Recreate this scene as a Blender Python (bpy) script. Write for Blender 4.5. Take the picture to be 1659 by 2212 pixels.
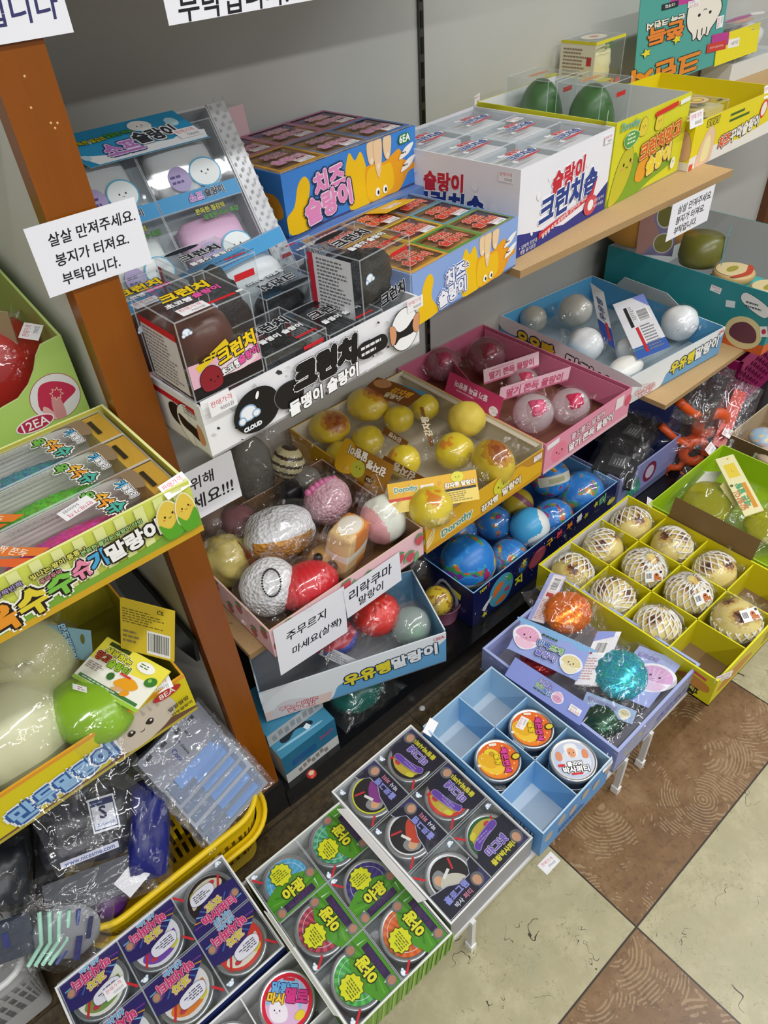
import bpy, math, random
import numpy as np
from mathutils import Matrix, Vector, noise
for o in list(bpy.data.objects): bpy.data.objects.remove(o)
S = bpy.context.scene
COL = S.collection
PI = math.pi
# ---------------------------------------------------------------- camera
RM = ((0.75125, -0.65714, -0.06153), (-0.47148, -0.46908, -0.74677), (0.46187, 0.59002, -0.66223))
FPX = 1554.6
CAM = Vector((0, 0, 1.44))
cd = bpy.data.cameras.new('camera'); cam = bpy.data.objects.new('camera', cd); COL.objects.link(cam)
cd.sensor_fit = 'VERTICAL'; cd.sensor_height = 36; cd.lens = FPX / 2212 * 36
cd.clip_start = 0.02
r, d, f = (Vector(x) for x in RM)
cam.matrix_world = Matrix(((r.x, -d.x, -f.x, CAM.x), (r.y, -d.y, -f.y, CAM.y), (r.z, -d.z, -f.z, CAM.z), (0, 0, 0, 1)))
S.camera = cam
# ---------------------------------------------------------------- light
W = bpy.data.worlds.new('store_ambience'); S.world = W; W.use_nodes = True
bg = W.node_tree.nodes['Background']; bg.inputs[0].default_value = (.93, .96, 1, 1); bg.inputs[1].default_value = .26
S.view_settings.view_transform = 'Standard'; S.view_settings.look = 'None'
S.view_settings.gamma = 1; S.view_settings.use_curve_mapping = False
S.view_settings.exposure = 0.33
S.cycles.transparent_max_bounces = 40
S.cycles.max_bounces = 8
def lamp(name, x, y, z, sx, sy, power, col=(.985, .99, 1)):
    l = bpy.data.lights.new(name, 'AREA'); l.shape = 'RECTANGLE'; l.size = sx; l.size_y = sy; l.energy = power; l.color = col
    o = bpy.data.objects.new(name, l); o.location = (x, y, z); COL.objects.link(o); return o
for lx in (-1.6, -.2, 1.2, 2.6, 4.0):
    lamp('ceiling_tube_light', lx, -.30, 2.6, 1.25, .10, 12 if lx > .5 else 8)
for lx in (-.9, .7, 2.3): lamp('ceiling_tube_light', lx, -1.75, 2.6, 1.25, .10, 21)

# ---------------------------------------------------------------- helpers
def pz(u, v, z):                      # where the sight line through a picture point meets the height z
    a = ((u - 829.5) / FPX, (v - 1106) / FPX, 1)
    dr = Vector((sum(a[i] * RM[i][k] for i in range(3)) for k in range(3)))
    return CAM + dr * ((z - CAM.z) / dr.z)
def py(u, v, y):
    a = ((u - 829.5) / FPX, (v - 1106) / FPX, 1)
    dr = Vector((sum(a[i] * RM[i][k] for i in range(3)) for k in range(3)))
    return CAM + dr * (y / dr.y)
def lin(h):
    if not isinstance(h, str): return tuple(h)
    h = h.lstrip('#')
    c = [int(h[i:i + 2], 16) / 255 for i in (0, 2, 4)]
    return tuple(x / 12.92 if x <= .04045 else ((x + .055) / 1.055) ** 2.4 for x in c)

MATS = {}
def mat(kind):
    if kind in MATS: return MATS[kind]
    m = bpy.data.materials.new(kind); m.use_nodes = True; MATS[kind] = m
    nt = m.node_tree; N = nt.nodes; L = nt.links.new
    P = N['Principled BSDF']; OUT = N['Material Output']
    A = N.new('ShaderNodeAttribute'); A.attribute_name = 'Col'
    TC = N.new('ShaderNodeTexCoord')
    def noi(scale, detail=3, rough=.5):
        n = N.new('ShaderNodeTexNoise'); n.inputs['Scale'].default_value = scale
        n.inputs['Detail'].default_value = detail; n.inputs['Roughness'].default_value = rough
        L(TC.outputs['Object'], n.inputs['Vector']); return n
    def tint(n, lo, hi):
        mr = N.new('ShaderNodeMapRange'); mr.inputs['To Min'].default_value = lo; mr.inputs['To Max'].default_value = hi
        L(n.outputs[0], mr.inputs[0])
        mx = N.new('ShaderNodeMix'); mx.data_type = 'RGBA'; mx.blend_type = 'MULTIPLY'; mx.inputs[0].default_value = 1
        L(A.outputs['Color'], mx.inputs[6]); L(mr.outputs[0], mx.inputs[7]); L(mx.outputs[2], P.inputs['Base Color']); return mx
    def bump(n, s, dist=.002, out=0):
        b = N.new('ShaderNodeBump'); b.inputs['Strength'].default_value = s; b.inputs['Distance'].default_value = dist
        L(n.outputs[out], b.inputs['Height']); L(b.outputs[0], P.inputs['Normal']); return b
    R = P.inputs['Roughness']
    if kind in ('film', 'clear', 'glass'):
        T = N.new('ShaderNodeBsdfTransparent'); G = N.new('ShaderNodeBsdfGlossy'); D = N.new('ShaderNodeBsdfDiffuse')
        mix = N.new('ShaderNodeMixShader'); mix2 = N.new('ShaderNodeMixShader')
        LW = N.new('ShaderNodeLayerWeight'); LW.inputs[0].default_value = .5
        pw = N.new('ShaderNodeMath'); pw.operation = 'POWER'; pw.inputs[1].default_value = 4; L(LW.outputs['Facing'], pw.inputs[0])
        mr = N.new('ShaderNodeMapRange'); mr.inputs['To Min'].default_value = .055 if kind == 'film' else .055; mr.inputs['To Max'].default_value = .32
        G.inputs['Roughness'].default_value = .085 if kind == 'film' else .05
        G.inputs['Color'].default_value = (1, 1, 1, 1); D.inputs[0].default_value = (.9, .92, .95, 1)
        L(A.outputs['Color'], T.inputs[0])
        mix2.inputs[0].default_value = .012 if kind == 'film' else .01
        L(T.outputs[0], mix2.inputs[1]); L(D.outputs[0], mix2.inputs[2])
        L(pw.outputs[0], mr.inputs[0]); L(mr.outputs[0], mix.inputs[0]); L(mix2.outputs[0], mix.inputs[1]); L(G.outputs[0], mix.inputs[2])
        if kind != 'glass':
            n = noi(30 if kind == 'film' else 9, 3, .6)
            b = N.new('ShaderNodeBump'); b.inputs['Strength'].default_value = 1.0 if kind == 'film' else .25
            b.inputs['Distance'].default_value = .022 if kind == 'film' else .004
            if kind == 'film':                 # sharp creases: folded noise
                s1 = N.new('ShaderNodeMath'); s1.operation = 'SUBTRACT'; s1.inputs[1].default_value = .5; L(n.outputs[0], s1.inputs[0])
                s2 = N.new('ShaderNodeMath'); s2.operation = 'ABSOLUTE'; L(s1.outputs[0], s2.inputs[0])
                gm = N.new('ShaderNodeMapRange'); gm.inputs['From Min'].default_value = .46; gm.inputs['From Max'].default_value = .66; L(noi(13, 2).outputs[0], gm.inputs[0])
                s3 = N.new('ShaderNodeMath'); s3.operation = 'MULTIPLY'; L(s2.outputs[0], s3.inputs[0]); L(gm.outputs[0], s3.inputs[1]); L(s3.outputs[0], b.inputs['Height'])
            else: L(n.outputs[0], b.inputs['Height'])
            L(b.outputs[0], G.inputs['Normal']); L(b.outputs[0], LW.inputs['Normal'])
        L(mix.outputs[0], OUT.inputs[0])
    elif kind == 'edge':
        T = N.new('ShaderNodeBsdfTransparent'); mix = N.new('ShaderNodeMixShader'); mix.inputs[0].default_value = .24
        L(A.outputs['Color'], P.inputs['Base Color']); R.default_value = .15
        L(T.outputs[0], mix.inputs[1]); L(P.outputs[0], mix.inputs[2]); L(mix.outputs[0], OUT.inputs[0])
    elif kind == 'jelly':
        T = N.new('ShaderNodeBsdfTransparent'); mix = N.new('ShaderNodeMixShader'); mix.inputs[0].default_value = .38
        L(A.outputs['Color'], T.inputs[0]); L(A.outputs['Color'], P.inputs['Base Color']); R.default_value = .12
        L(T.outputs[0], mix.inputs[1]); L(P.outputs[0], mix.inputs[2]); L(mix.outputs[0], OUT.inputs[0]); bump(noi(30), .3, .003)
    elif kind == 'glitter':
        v = N.new('ShaderNodeTexVoronoi'); v.inputs['Scale'].default_value = 420; L(TC.outputs['Object'], v.inputs['Vector'])
        mx = N.new('ShaderNodeMix'); mx.data_type = 'RGBA'; mx.blend_type = 'OVERLAY'; mx.inputs[0].default_value = .5
        L(A.outputs['Color'], mx.inputs[6]); L(v.outputs['Color'], mx.inputs[7]); L(mx.outputs[2], P.inputs['Base Color'])
        P.inputs['Metallic'].default_value = .45; R.default_value = .2
        b = N.new('ShaderNodeBump'); b.inputs['Strength'].default_value = .9; b.inputs['Distance'].default_value = .004
        L(v.outputs['Color'], b.inputs['Height']); L(b.outputs[0], P.inputs['Normal'])
    elif kind == 'knit':
        v = N.new('ShaderNodeTexVoronoi'); v.inputs['Scale'].default_value = 150; L(TC.outputs['Object'], v.inputs['Vector'])
        tint(noi(30), .93, 1.03); R.default_value = .55; bump(v, .9, .004)
    elif kind == 'plush':
        n = noi(160, 5, .8); tint(n, .75, 1.15); R.default_value = .95; bump(n, 1, .006)
    elif kind == 'foam':
        n = noi(220, 4); tint(n, .93, 1.05); R.default_value = .6; bump(n, .25, .001)
    elif kind == 'squishy':
        tint(noi(40), .95, 1.04); R.default_value = .32; bump(noi(55, 2), .12, .002)
        P.inputs['Subsurface Weight'].default_value = .0
    elif kind == 'rock':
        n = noi(90, 5, .7); tint(n, .5, 1.5); R.default_value = .28; bump(n, .9, .006)
    elif kind == 'steel':
        L(A.outputs['Color'], P.inputs['Base Color']); P.inputs['Metallic'].default_value = .8; R.default_value = .3; bump(noi(60), .05)
    elif kind == 'plastic':
        tint(noi(25), .96, 1.03); R.default_value = .3
    elif kind == 'kraft':
        tint(noi(260, 6, .75), .72, 1.2); R.default_value = .8
    elif kind == 'wall':
        n = noi(5, 4); tint(n, .93, 1.05); R.default_value = .5; bump(noi(300), .08, .001)
    elif kind == 'varnish':
        mp = N.new('ShaderNodeMapping'); mp.inputs['Scale'].default_value = (26, 26, 1.6); L(TC.outputs['Object'], mp.inputs['Vector'])
        n = noi(2.2, 5, .6); L(mp.outputs[0], n.inputs['Vector']); tint(n, .78, 1.2); R.default_value = .28
    elif kind == 'gloss':
        tint(noi(8), .97, 1.03); R.default_value = .22
    else:
        tint(noi(14, 4), .95, 1.03); R.default_value = .42
        P.inputs['Specular IOR Level'].default_value = .4
    return m

class MB:
    """gathers shapes, then links them as ONE mesh object"""
    def __init__(s): s.V = []; s.F = []; s.C = []; s.K = []; s.S = []; s.n = 0; s.M = Matrix()
    def add(s, vs, fs, col, kind='card', smooth=False, M=None):
        a = np.asarray([tuple(p) for p in vs] if not isinstance(vs, np.ndarray) else vs, float).reshape(-1, 3)
        m = s.M @ M if M is not None else s.M
        mm = np.array(m); a = a @ mm[:3, :3].T + mm[:3, 3]
        b = s.n; s.V.append(a); s.n += len(a)
        for i, f in enumerate(fs):
            s.F.append([b + k for k in f]); s.S.append(smooth)
            s.C.append(col[i] if isinstance(col, list) else col); s.K.append(kind)
    def slab(s, x0, y0, z0, x1, y1, z1, col, kind='card', **k):
        """axis box; k may give other colours for sides l r f b t d"""
        v = [(x, y, z) for x in (x0, x1) for y in (y0, y1) for z in (z0, z1)]
        F = {'l': (0, 1, 3, 2), 'r': (4, 6, 7, 5), 'f': (0, 4, 5, 1), 'b': (2, 3, 7, 6), 'd': (0, 2, 6, 4), 't': (1, 5, 7, 3)}
        s.add(v, list(F.values()), [k.get(q, col) for q in F], kind)
    def quad(s, p, col, kind='card'): s.add(p, [tuple(range(len(p)))], col, kind)
    def sheet(s, p, th, col, back=None, kind='card'):
        """four corners, given a thickness"""
        p = [Vector(q) for q in p]; n = (p[1] - p[0]).cross(p[-1] - p[0]).normalized() * th; k = len(p)
        v = p + [q - n for q in p]
        fs = [tuple(range(k)), tuple(range(2 * k - 1, k - 1, -1))] + [(i, k + i, k + (i + 1) % k, (i + 1) % k) for i in range(k)]
        s.add(v, fs, [col, back or col] + [back or col] * k, kind)
    def lathe(s, prof, col, kind='card', n=32, M=None, cols=None, smooth=True):
        v = []; fs = []; cc = []
        for r, z in prof:
            for i in range(n): a = 2 * PI * i / n; v.append((r * math.cos(a), r * math.sin(a), z))
        for j in range(len(prof) - 1):
            for i in range(n):
                fs.append((j * n + i, j * n + (i + 1) % n, (j + 1) * n + (i + 1) % n, (j + 1) * n + i)); cc.append(cols[j] if cols else col)
        s.add(v, fs, cc, kind, smooth, M)
    def ell(s, c, r, col, kind='squishy', n=24, amp=0, fr=1.5, seed=0, fn=None, shape=None, M=None):
        """lumpy ball; fn(dir) gives a colour, shape(dir) a radius factor"""
        m = n // 2 + 2; v = []; fs = []; cc = []
        rr = (r, r, r) if not hasattr(r, '__len__') else r
        for j in range(m + 1):
            t = PI * j / m
            for i in range(n):
                a = 2 * PI * i / n; q = Vector((math.sin(t) * math.cos(a), math.sin(t) * math.sin(a), math.cos(t)))
                k = 1 + (amp * noise.noise(q * fr + Vector((seed * 7.3, seed, 1))) if amp else 0)
                if shape: k *= shape(q)
                v.append((c[0] + q.x * rr[0] * k, c[1] + q.y * rr[1] * k, c[2] + q.z * rr[2] * k))
        for j in range(m):
            for i in range(n):
                fs.append((j * n + i, (j + 1) * n + i, (j + 1) * n + (i + 1) % n, j * n + (i + 1) % n))
                if fn:
                    t = PI * (j + .5) / m; a = 2 * PI * (i + .5) / n
                    cc.append(lin(fn(Vector((math.sin(t) * math.cos(a), math.sin(t) * math.sin(a), math.cos(t))))))
        s.add(v, fs, cc if fn else col, kind, True, M)
    def tube(s, pts, r, col, kind='plastic', n=8, closed=False):
        pts = [Vector(p) for p in pts]; v = []; fs = []; k = len(pts)
        for i, p in enumerate(pts):
            a = pts[(i + 1) % k] if closed or i < k - 1 else p; b = pts[i - 1] if closed or i > 0 else p
            t = (a - b).normalized(); x = t.cross(Vector((0, 0, 1)) if abs(t.z) < .9 else Vector((1, 0, 0))).normalized(); y = t.cross(x)
            for j in range(n): q = 2 * PI * j / n; v.append(p + x * r * math.cos(q) + y * r * math.sin(q))
        for i in range(k if closed else k - 1):
            for j in range(n): fs.append((i * n + j, i * n + (j + 1) % n, ((i + 1) % k) * n + (j + 1) % n, ((i + 1) % k) * n + j))
        if not closed: fs += [tuple(range(n)), tuple(range((k - 1) * n, k * n))]
        s.add(v, fs, col, kind, True)
    def grid(s, fun, nu, nv, col, kind='film', smooth=True, fn=None):
        v = [fun(i / nu, j / nv) for j in range(nv + 1) for i in range(nu + 1)]
        fs = [(j * (nu + 1) + i, j * (nu + 1) + i + 1, (j + 1) * (nu + 1) + i + 1, (j + 1) * (nu + 1) + i) for j in range(nv) for i in range(nu)]
        s.add(v, fs, [lin(fn((i + .5) / nu, (j + .5) / nv)) for j in range(nv) for i in range(nu)] if fn else col, kind, smooth)
    def build(s, name, parent=None, world=False, base=None):
        me = bpy.data.meshes.new(name)
        V = np.concatenate(s.V) if s.V else np.zeros((0, 3))
        loc = None
        if parent is None:
            loc = np.array(base) if base is not None else np.array([(V[:, 0].min() + V[:, 0].max()) / 2, (V[:, 1].min() + V[:, 1].max()) / 2, V[:, 2].min()])
            V = V - loc
        elif world:
            root = parent
            while root.parent: root = root.parent
            mi = np.array(root.matrix_basis.inverted()); V = V @ mi[:3, :3].T + mi[:3, 3]
        me.from_pydata(V.tolist(), [], s.F)
        ks = sorted(set(s.K)); ix = {k: i for i, k in enumerate(ks)}
        for k in ks: me.materials.append(mat(k))
        me.polygons.foreach_set('material_index', [ix[k] for k in s.K])
        me.polygons.foreach_set('use_smooth', s.S)
        at = me.attributes.new('Col', 'FLOAT_COLOR', 'FACE')
        at.data.foreach_set('color', [x for c in s.C for x in (*lin(c), 1)])
        me.update()
        o = bpy.data.objects.new(name, me); COL.objects.link(o)
        if parent: o.parent = parent
        else: o.location = loc
        return o

def thing(name, label, cat, loc=(0, 0, 0), rz=0, group=None, M=None):
    o = bpy.data.objects.new(name, None); COL.objects.link(o); o.empty_display_size = .02
    o.matrix_basis = M if M is not None else Matrix.Translation(loc) @ Matrix.Rotation(math.radians(rz), 4, 'Z')
    return tag(o, label, cat, group)
def tag(o, label, cat, group=None):
    o['label'] = label; o['category'] = cat
    if group: o['group'] = group
    return o
def struct(mb, name, label=None):
    o = mb.build(name); o['kind'] = 'structure'
    if label: o['label'] = label
    return o
def dup(root, M, label, group=None):
    c = root.copy(); COL.objects.link(c); c.matrix_basis = M; c['label'] = label
    if group: c['group'] = group
    for ch in root.children:
        k = ch.copy(); COL.objects.link(k); k.parent = c
        for g in ch.children:
            h = g.copy(); COL.objects.link(h); h.parent = k
    return c
def TR(x, y, z, rz=0, rx=0, ry=0):
    return Matrix.Translation((x, y, z)) @ Matrix.Rotation(math.radians(rz), 4, 'Z') @ Matrix.Rotation(math.radians(rx), 4, 'X') @ Matrix.Rotation(math.radians(ry), 4, 'Y')

# lettering ------------------------------------------------------------
TC = bpy.data.curves.new('lettering', 'FONT'); TC.size = 1; TC.resolution_u = 2
TO = bpy.data.objects.new('lettering', TC); COL.objects.link(TO)
TCACHE = {}
def glyphs(t):
    if t not in TCACHE:
        TC.body = t; dg = bpy.context.evaluated_depsgraph_get(); dg.update()
        ev = TO.evaluated_get(dg); m = ev.to_mesh()
        v = np.zeros(len(m.vertices) * 3); m.vertices.foreach_get('co', v); v = v.reshape(-1, 3)[:, :2]
        fs = [tuple(p.vertices) for p in m.polygons]; ev.to_mesh_clear()
        mn, mx = v.min(0), v.max(0); TCACHE[t] = (v - (mn + mx) / 2, fs, mx - mn)
    return TCACHE[t]
class Art:
    """flat print on a face: x to the right, y up, in metres from the lower left corner"""
    def __init__(s, mb, o, u, v, st=.00009, kind='card'):
        o, u, v = Vector(o), Vector(u).normalized(), Vector(v).normalized(); n = u.cross(v).normalized()
        s.mb = mb; s.M = Matrix(((u.x, v.x, n.x, o.x), (u.y, v.y, n.y, o.y), (u.z, v.z, n.z, o.z), (0, 0, 0, 1))); s.z = 0; s.st = st; s.kind = kind; s.flat = False; s.bx = None
    def put(s, p, fs, col, up=True):
        if up and not s.flat: s.z += s.st
        a = np.empty((len(p), 3)); a[:, :2] = p; a[:, 2] = s.z
        s.mb.add(a, fs, col, s.kind, False, s.M); return s
    def poly(s, p, col): return s.put(p, [tuple(range(len(p)))], col)
    def hold(s, on=True):
        s.z += s.st * 2; s.flat = on; return s
    def rect(s, x, y, w, h, col, rot=0):
        if not rot: return s.poly([(x, y), (x + w, y), (x + w, y + h), (x, y + h)], col)
        c, q = math.cos(math.radians(rot)), math.sin(math.radians(rot)); cx, cy = x + w / 2, y + h / 2
        return s.poly([(cx + c * a - q * b, cy + q * a + c * b) for a, b in ((-w / 2, -h / 2), (w / 2, -h / 2), (w / 2, h / 2), (-w / 2, h / 2))], col)
    def ell(s, cx, cy, rx, ry, col, rot=0, a0=0, a1=360, n=28):
        c, q = math.cos(math.radians(rot)), math.sin(math.radians(rot)); p = []
        for i in range(n + (a1 - a0 < 360)):
            t = math.radians(a0 + (a1 - a0) * i / n); a, b = rx * math.cos(t), ry * math.sin(t); p.append((cx + c * a - q * b, cy + q * a + c * b))
        return s.poly(p, col)
    def blob(s, pts, col, ol=None, w=.0015):
        """smooth closed outline"""
        k = len(pts); p = []
        for i in range(k):
            a, b, c, d = (np.array(pts[(i + j) % k], float) for j in (-1, 0, 1, 2))
            for t in (0, .25, .5, .75):
                p.append(tuple(.5 * (2 * b + (c - a) * t + (2 * a - 5 * b + 4 * c - d) * t * t + (3 * b - a - 3 * c + d) * t ** 3)))
        if s.bx: p = [(min(max(x, 0), s.bx[0]), min(max(y, 0), s.bx[1])) for x, y in p]
        if ol:
            ctr = np.mean(p, 0); q = []
            for i in range(len(p)):
                t = np.array(p[(i + 1) % len(p)]) - np.array(p[i - 1]); n = np.array([t[1], -t[0]]) / (np.hypot(*t) + 1e-9); q.append(tuple(np.array(p[i]) + n * w))
            area = sum(p[i - 1][0] * p[i][1] - p[i][0] * p[i - 1][1] for i in range(len(p)))
            if area < 0: q = [tuple(2 * np.array(a) - np.array(b)) for a, b in zip(p, q)]
            s.poly(q, ol)
        return s.poly(p, col)
    def burst(s, cx, cy, r, col, n=11, k=.8, ol=None):
        f = lambda e: [(cx + math.cos(PI * i / n) * (r + e) * (1 if i % 2 else k), cy + math.sin(PI * i / n) * (r + e) * (1 if i % 2 else k)) for i in range(2 * n)]
        if ol: s.poly(f(.0015), ol)
        return s.poly(f(0), col)
    def txt(s, t, cx, cy, size, col, ol=(), rot=0, sx=1, w=None, b=.022, sh=0):
        """ol: outline pairs (colour, width as a share of size), widest first"""
        v, fs, dim = glyphs(t)
        if w: size = w / dim[0] / sx
        c, q = math.cos(math.radians(rot)), math.sin(math.radians(rot)); A = np.array([[c, -q], [q, c]])
        def lay(off, col):
            s.z += s.st
            p = (v + np.array(off)) * size; p = np.column_stack([p[:, 0] * sx + p[:, 1] * sh, p[:, 1]]) @ A.T + (cx, cy); s.put(p, fs, col, False)
        for oc, ow in ol:
            z = s.z
            for i in range(8):
                s.z = z + i * 1e-6; lay((math.cos(i * PI / 4) * ow, math.sin(i * PI / 4) * ow), oc)
            s.z = z + s.st
        z = s.z
        for i, o in enumerate(((0, 0),) if not b else ((0, 0), (b, b), (-b, b), (b, -b), (-b, -b)) if b < .03 else ((0, 0), (b, b), (-b, b), (b, -b), (-b, -b), (b, 0), (-b, 0), (0, b), (0, -b))):
            s.z = z + i * 1e-6; lay(o, col)
        s.z = z + s.st
        return s
    def lines(s, x, y, w, h, n, col, seed=1):
        rd = random.Random(seed); s.z += s.st
        for i in range(n):
            yy = y + h * (1 - (i + .7) / n); k = w * rd.uniform(.6, 1); xx = x
            while xx < x + k:
                l = rd.uniform(.003, .008); s.put([(xx, yy), (min(xx + l, x + k), yy), (min(xx + l, x + k), yy + h / n * .45), (xx, yy + h / n * .45)], [(0, 1, 2, 3)], col, False); xx += l + .0014
        return s
    def bars(s, x, y, w, h, seed=1, bg='ffffff', n=26, vert=False):
        rd = random.Random(seed); s.rect(x, y, w, h, bg); s.z += s.st; L = h if vert else w; t = L * .05
        while t < L * .93:
            k = rd.choice((1, 1, 2, 3)) * L / 95
            p = [(x + t, y + h * .12), (x + t + k, y + h * .12), (x + t + k, y + h * .92), (x + t, y + h * .92)] if not vert else [(x + w * .1, y + t), (x + w * .9, y + t), (x + w * .9, y + t + k), (x + w * .1, y + t + k)]
            s.put(p, [(0, 1, 2, 3)], '202020', False); t += k + rd.choice((1, 1, 2)) * L / 80
        return s
    def face(s, cx, cy, r, col='2a2020', rot=0, cheek=None):
        c, q = math.cos(math.radians(rot)), math.sin(math.radians(rot)); g = lambda a, b: (cx + (c * a - q * b) * r, cy + (q * a + c * b) * r)
        for e in (-1, 1):
            s.ell(*g(e * .5, .1), r * .13, r * .16, col, n=10)
            if cheek: s.ell(*g(e * .72, -.2), r * .15, r * .1, cheek, n=10)
        s.poly([g(-.2, -.15), g(-.1, -.27), g(.1, -.27), g(.2, -.15), g(.12, -.34), g(-.12, -.34)], col)
        return s
    def price(s, cx, cy, t='7000원', rot=0, w=.032):
        c, q = math.cos(math.radians(rot)), math.sin(math.radians(rot)); g = lambda a, b: (cx + c * a - q * b, cy + q * a + c * b); h = w * .55
        s.rect(cx - w / 2, cy - h / 2, w, h, 'f4f3f4', rot)
        s.txt('판매가격', *g(-w * .04, h * .22), w * .22, 'd8506a', rot=rot, w=w * .78, b=0); s.txt(t, *g(w * .12, -h * .22), w * .26, '8c8c92', rot=rot, w=w * .5, b=0)
        return s
def logo(a, t, cx, cy, w, fill, o1='ffffff', o2=None, rot=0, sx=1, sh=0, k1=.085, k2=.15):
    return a.txt(t, cx, cy, 1, fill, ([(o2, k2)] if o2 else []) + ([(o1, k1)] if o1 else []), rot, sx, w, .044, sh)

def tray(mb, w, d, h, cout, cin, t=.003, bottom=None, edge=None, front=True, hf=None, kind='card'):
    """open carton; hf is a lower front"""
    e = edge or cout; hf = hf or h
    mb.slab(0, 0, 0, w, d, t, bottom or cin, kind, d=cout)
    if front: mb.slab(0, 0, 0, w, t, hf, cin, kind, f=cout, t=e, l=cout, r=cout)
    mb.slab(0, d - t, 0, w, d, h, cin, kind, b=cout, t=e, l=cout, r=cout)
    mb.slab(0, t, 0, t, d - t, h, cin, kind, l=cout, t=e)
    mb.slab(w - t, t, 0, w, d - t, h, cin, kind, r=cout, t=e)
def front(mb, w, h): a = Art(mb, (0, 0, 0), (1, 0, 0), (0, 0, 1)); a.bx = (w, h); return a
def left(mb, d): return Art(mb, (0, d, 0), (0, -1, 0), (0, 0, 1))
def top(mb, z, o=(0, 0), rot=0):
    c, s = math.cos(math.radians(rot)), math.sin(math.radians(rot)); return Art(mb, (o[0], o[1], z), (c, s, 0), (-s, c, 0))
def crease(v):
    """folded-film height: sharp ridges between soft hollows"""
    return abs(noise.noise(v)) * 1.6 + abs(noise.noise(v * 2.3 + Vector((5, 1, 3)))) * .8 - .55
def pillow(mb, L, Wd, B, seed=0, col='ffffff', M=None, kind='film', amp=.16):
    """crumpled plastic bag: two sheets sealed along the rim"""
    old = mb.M
    if M is not None: mb.M = mb.M @ M
    rd = random.Random(seed); ph = Vector([rd.uniform(0, 9) for _ in range(3)])
    for sg in (1, -1):
        def fun(a, b, sg=sg):
            x, y = 2 * a - 1, 2 * b - 1
            k = max(0, (1 - abs(x) ** 2.6)) ** .6 * max(0, (1 - abs(y) ** 2.6)) ** .6
            w = crease(Vector((x * 2.6, y * 2.6, sg * 2)) + ph); e = 1 + .06 * noise.noise(Vector((x * 3, y * 3, 0)) + ph)
            return (x * L / 2 * e, y * Wd / 2 * e, sg * B * k * (1 + .3 * w) + amp * B * w)
        mb.grid(fun, 24, 24, col, kind)
    mb.M = old
def wrap(mb, c, r, seed=0, col='ffffff', tail=(1, 0, 0), tl=.5, kind='film', amp=.12):
    """film pulled over a ball, with loose crumpled ends"""
    rr = (r, r, r) if not hasattr(r, '__len__') else r; sv = Vector((seed * 1.7, seed * .9, 2))
    mb.ell(c, [q * 1.05 for q in rr], col, kind, n=30, shape=lambda q: 1.03 + .10 * max(0, crease(q * 2.0 + sv)))
    c = Vector(c); R = sum(rr) / 3
    for s, ln in ((1, tl + .35), (-1, tl * .6 + .2)):
        t = (Vector(tail) * Vector((s, s, 1))).normalized(); x = t.cross(Vector((0, 0, 1))).normalized() if abs(t.z) < .9 else Vector((1, 0, 0))
        def fun(a, b):
            w = crease(Vector((a * 3.5, b * 2.2, s)) + sv) * R * .5
            e = 1 + .18 * noise.noise(Vector((a * 4, s, 7)) + sv)
            return c + t * (R * (.82 + b * ln * e)) + x * ((a - .5) * R * (1.0 + .9 * b)) + Vector((0, 0, 1)) * (w * (.3 + b) - R * .3 * b)
        mb.grid(fun, 16, 10, col, kind)
def clearbox(mb, x0, y0, z0, x1, y1, z1, col='f4f8fb'):
    col = 'f9fbfc'
    mb.slab(x0, y0, z0, x1, y1, z1, col, 'clear'); e = .0006  # whitish bars along the edges stand in for reflections on the plastic
    for a in (x0, x1):
        for b in (y0, y1): mb.slab(a - e, b - e, z0, a + e, b + e, z1, 'eef3f6', 'edge')
        for b in (z0, z1): mb.slab(a - e, y0, b - e, a + e, y1, b + e, 'eef3f6', 'edge')
    for a in (y0, y1):
        for b in (z0, z1): mb.slab(x0, a - e, b - e, x1, a + e, b + e, 'eef3f6', 'edge')
def sheetart(mb, P, th, colf, colb=None, kind='card'):
    """thin card from four corners (lower left, lower right, upper right, upper left), returns its print"""
    P = [Vector(p) for p in P]; c = sum(P, Vector()) / 4; u = (P[1] - P[0] + P[2] - P[3]) / 4; v = (P[3] - P[0] + P[2] - P[1]) / 4
    P = [c - u - v, c + u - v, c + u + v, c - u + v]; mb.sheet(P, th, colf, colb, kind)
    a = Art(mb, P[0], P[1] - P[0], P[3] - P[0]); a.w = (P[1] - P[0]).length; a.h = (P[3] - P[0]).length; a.kind = kind
    return a
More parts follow.
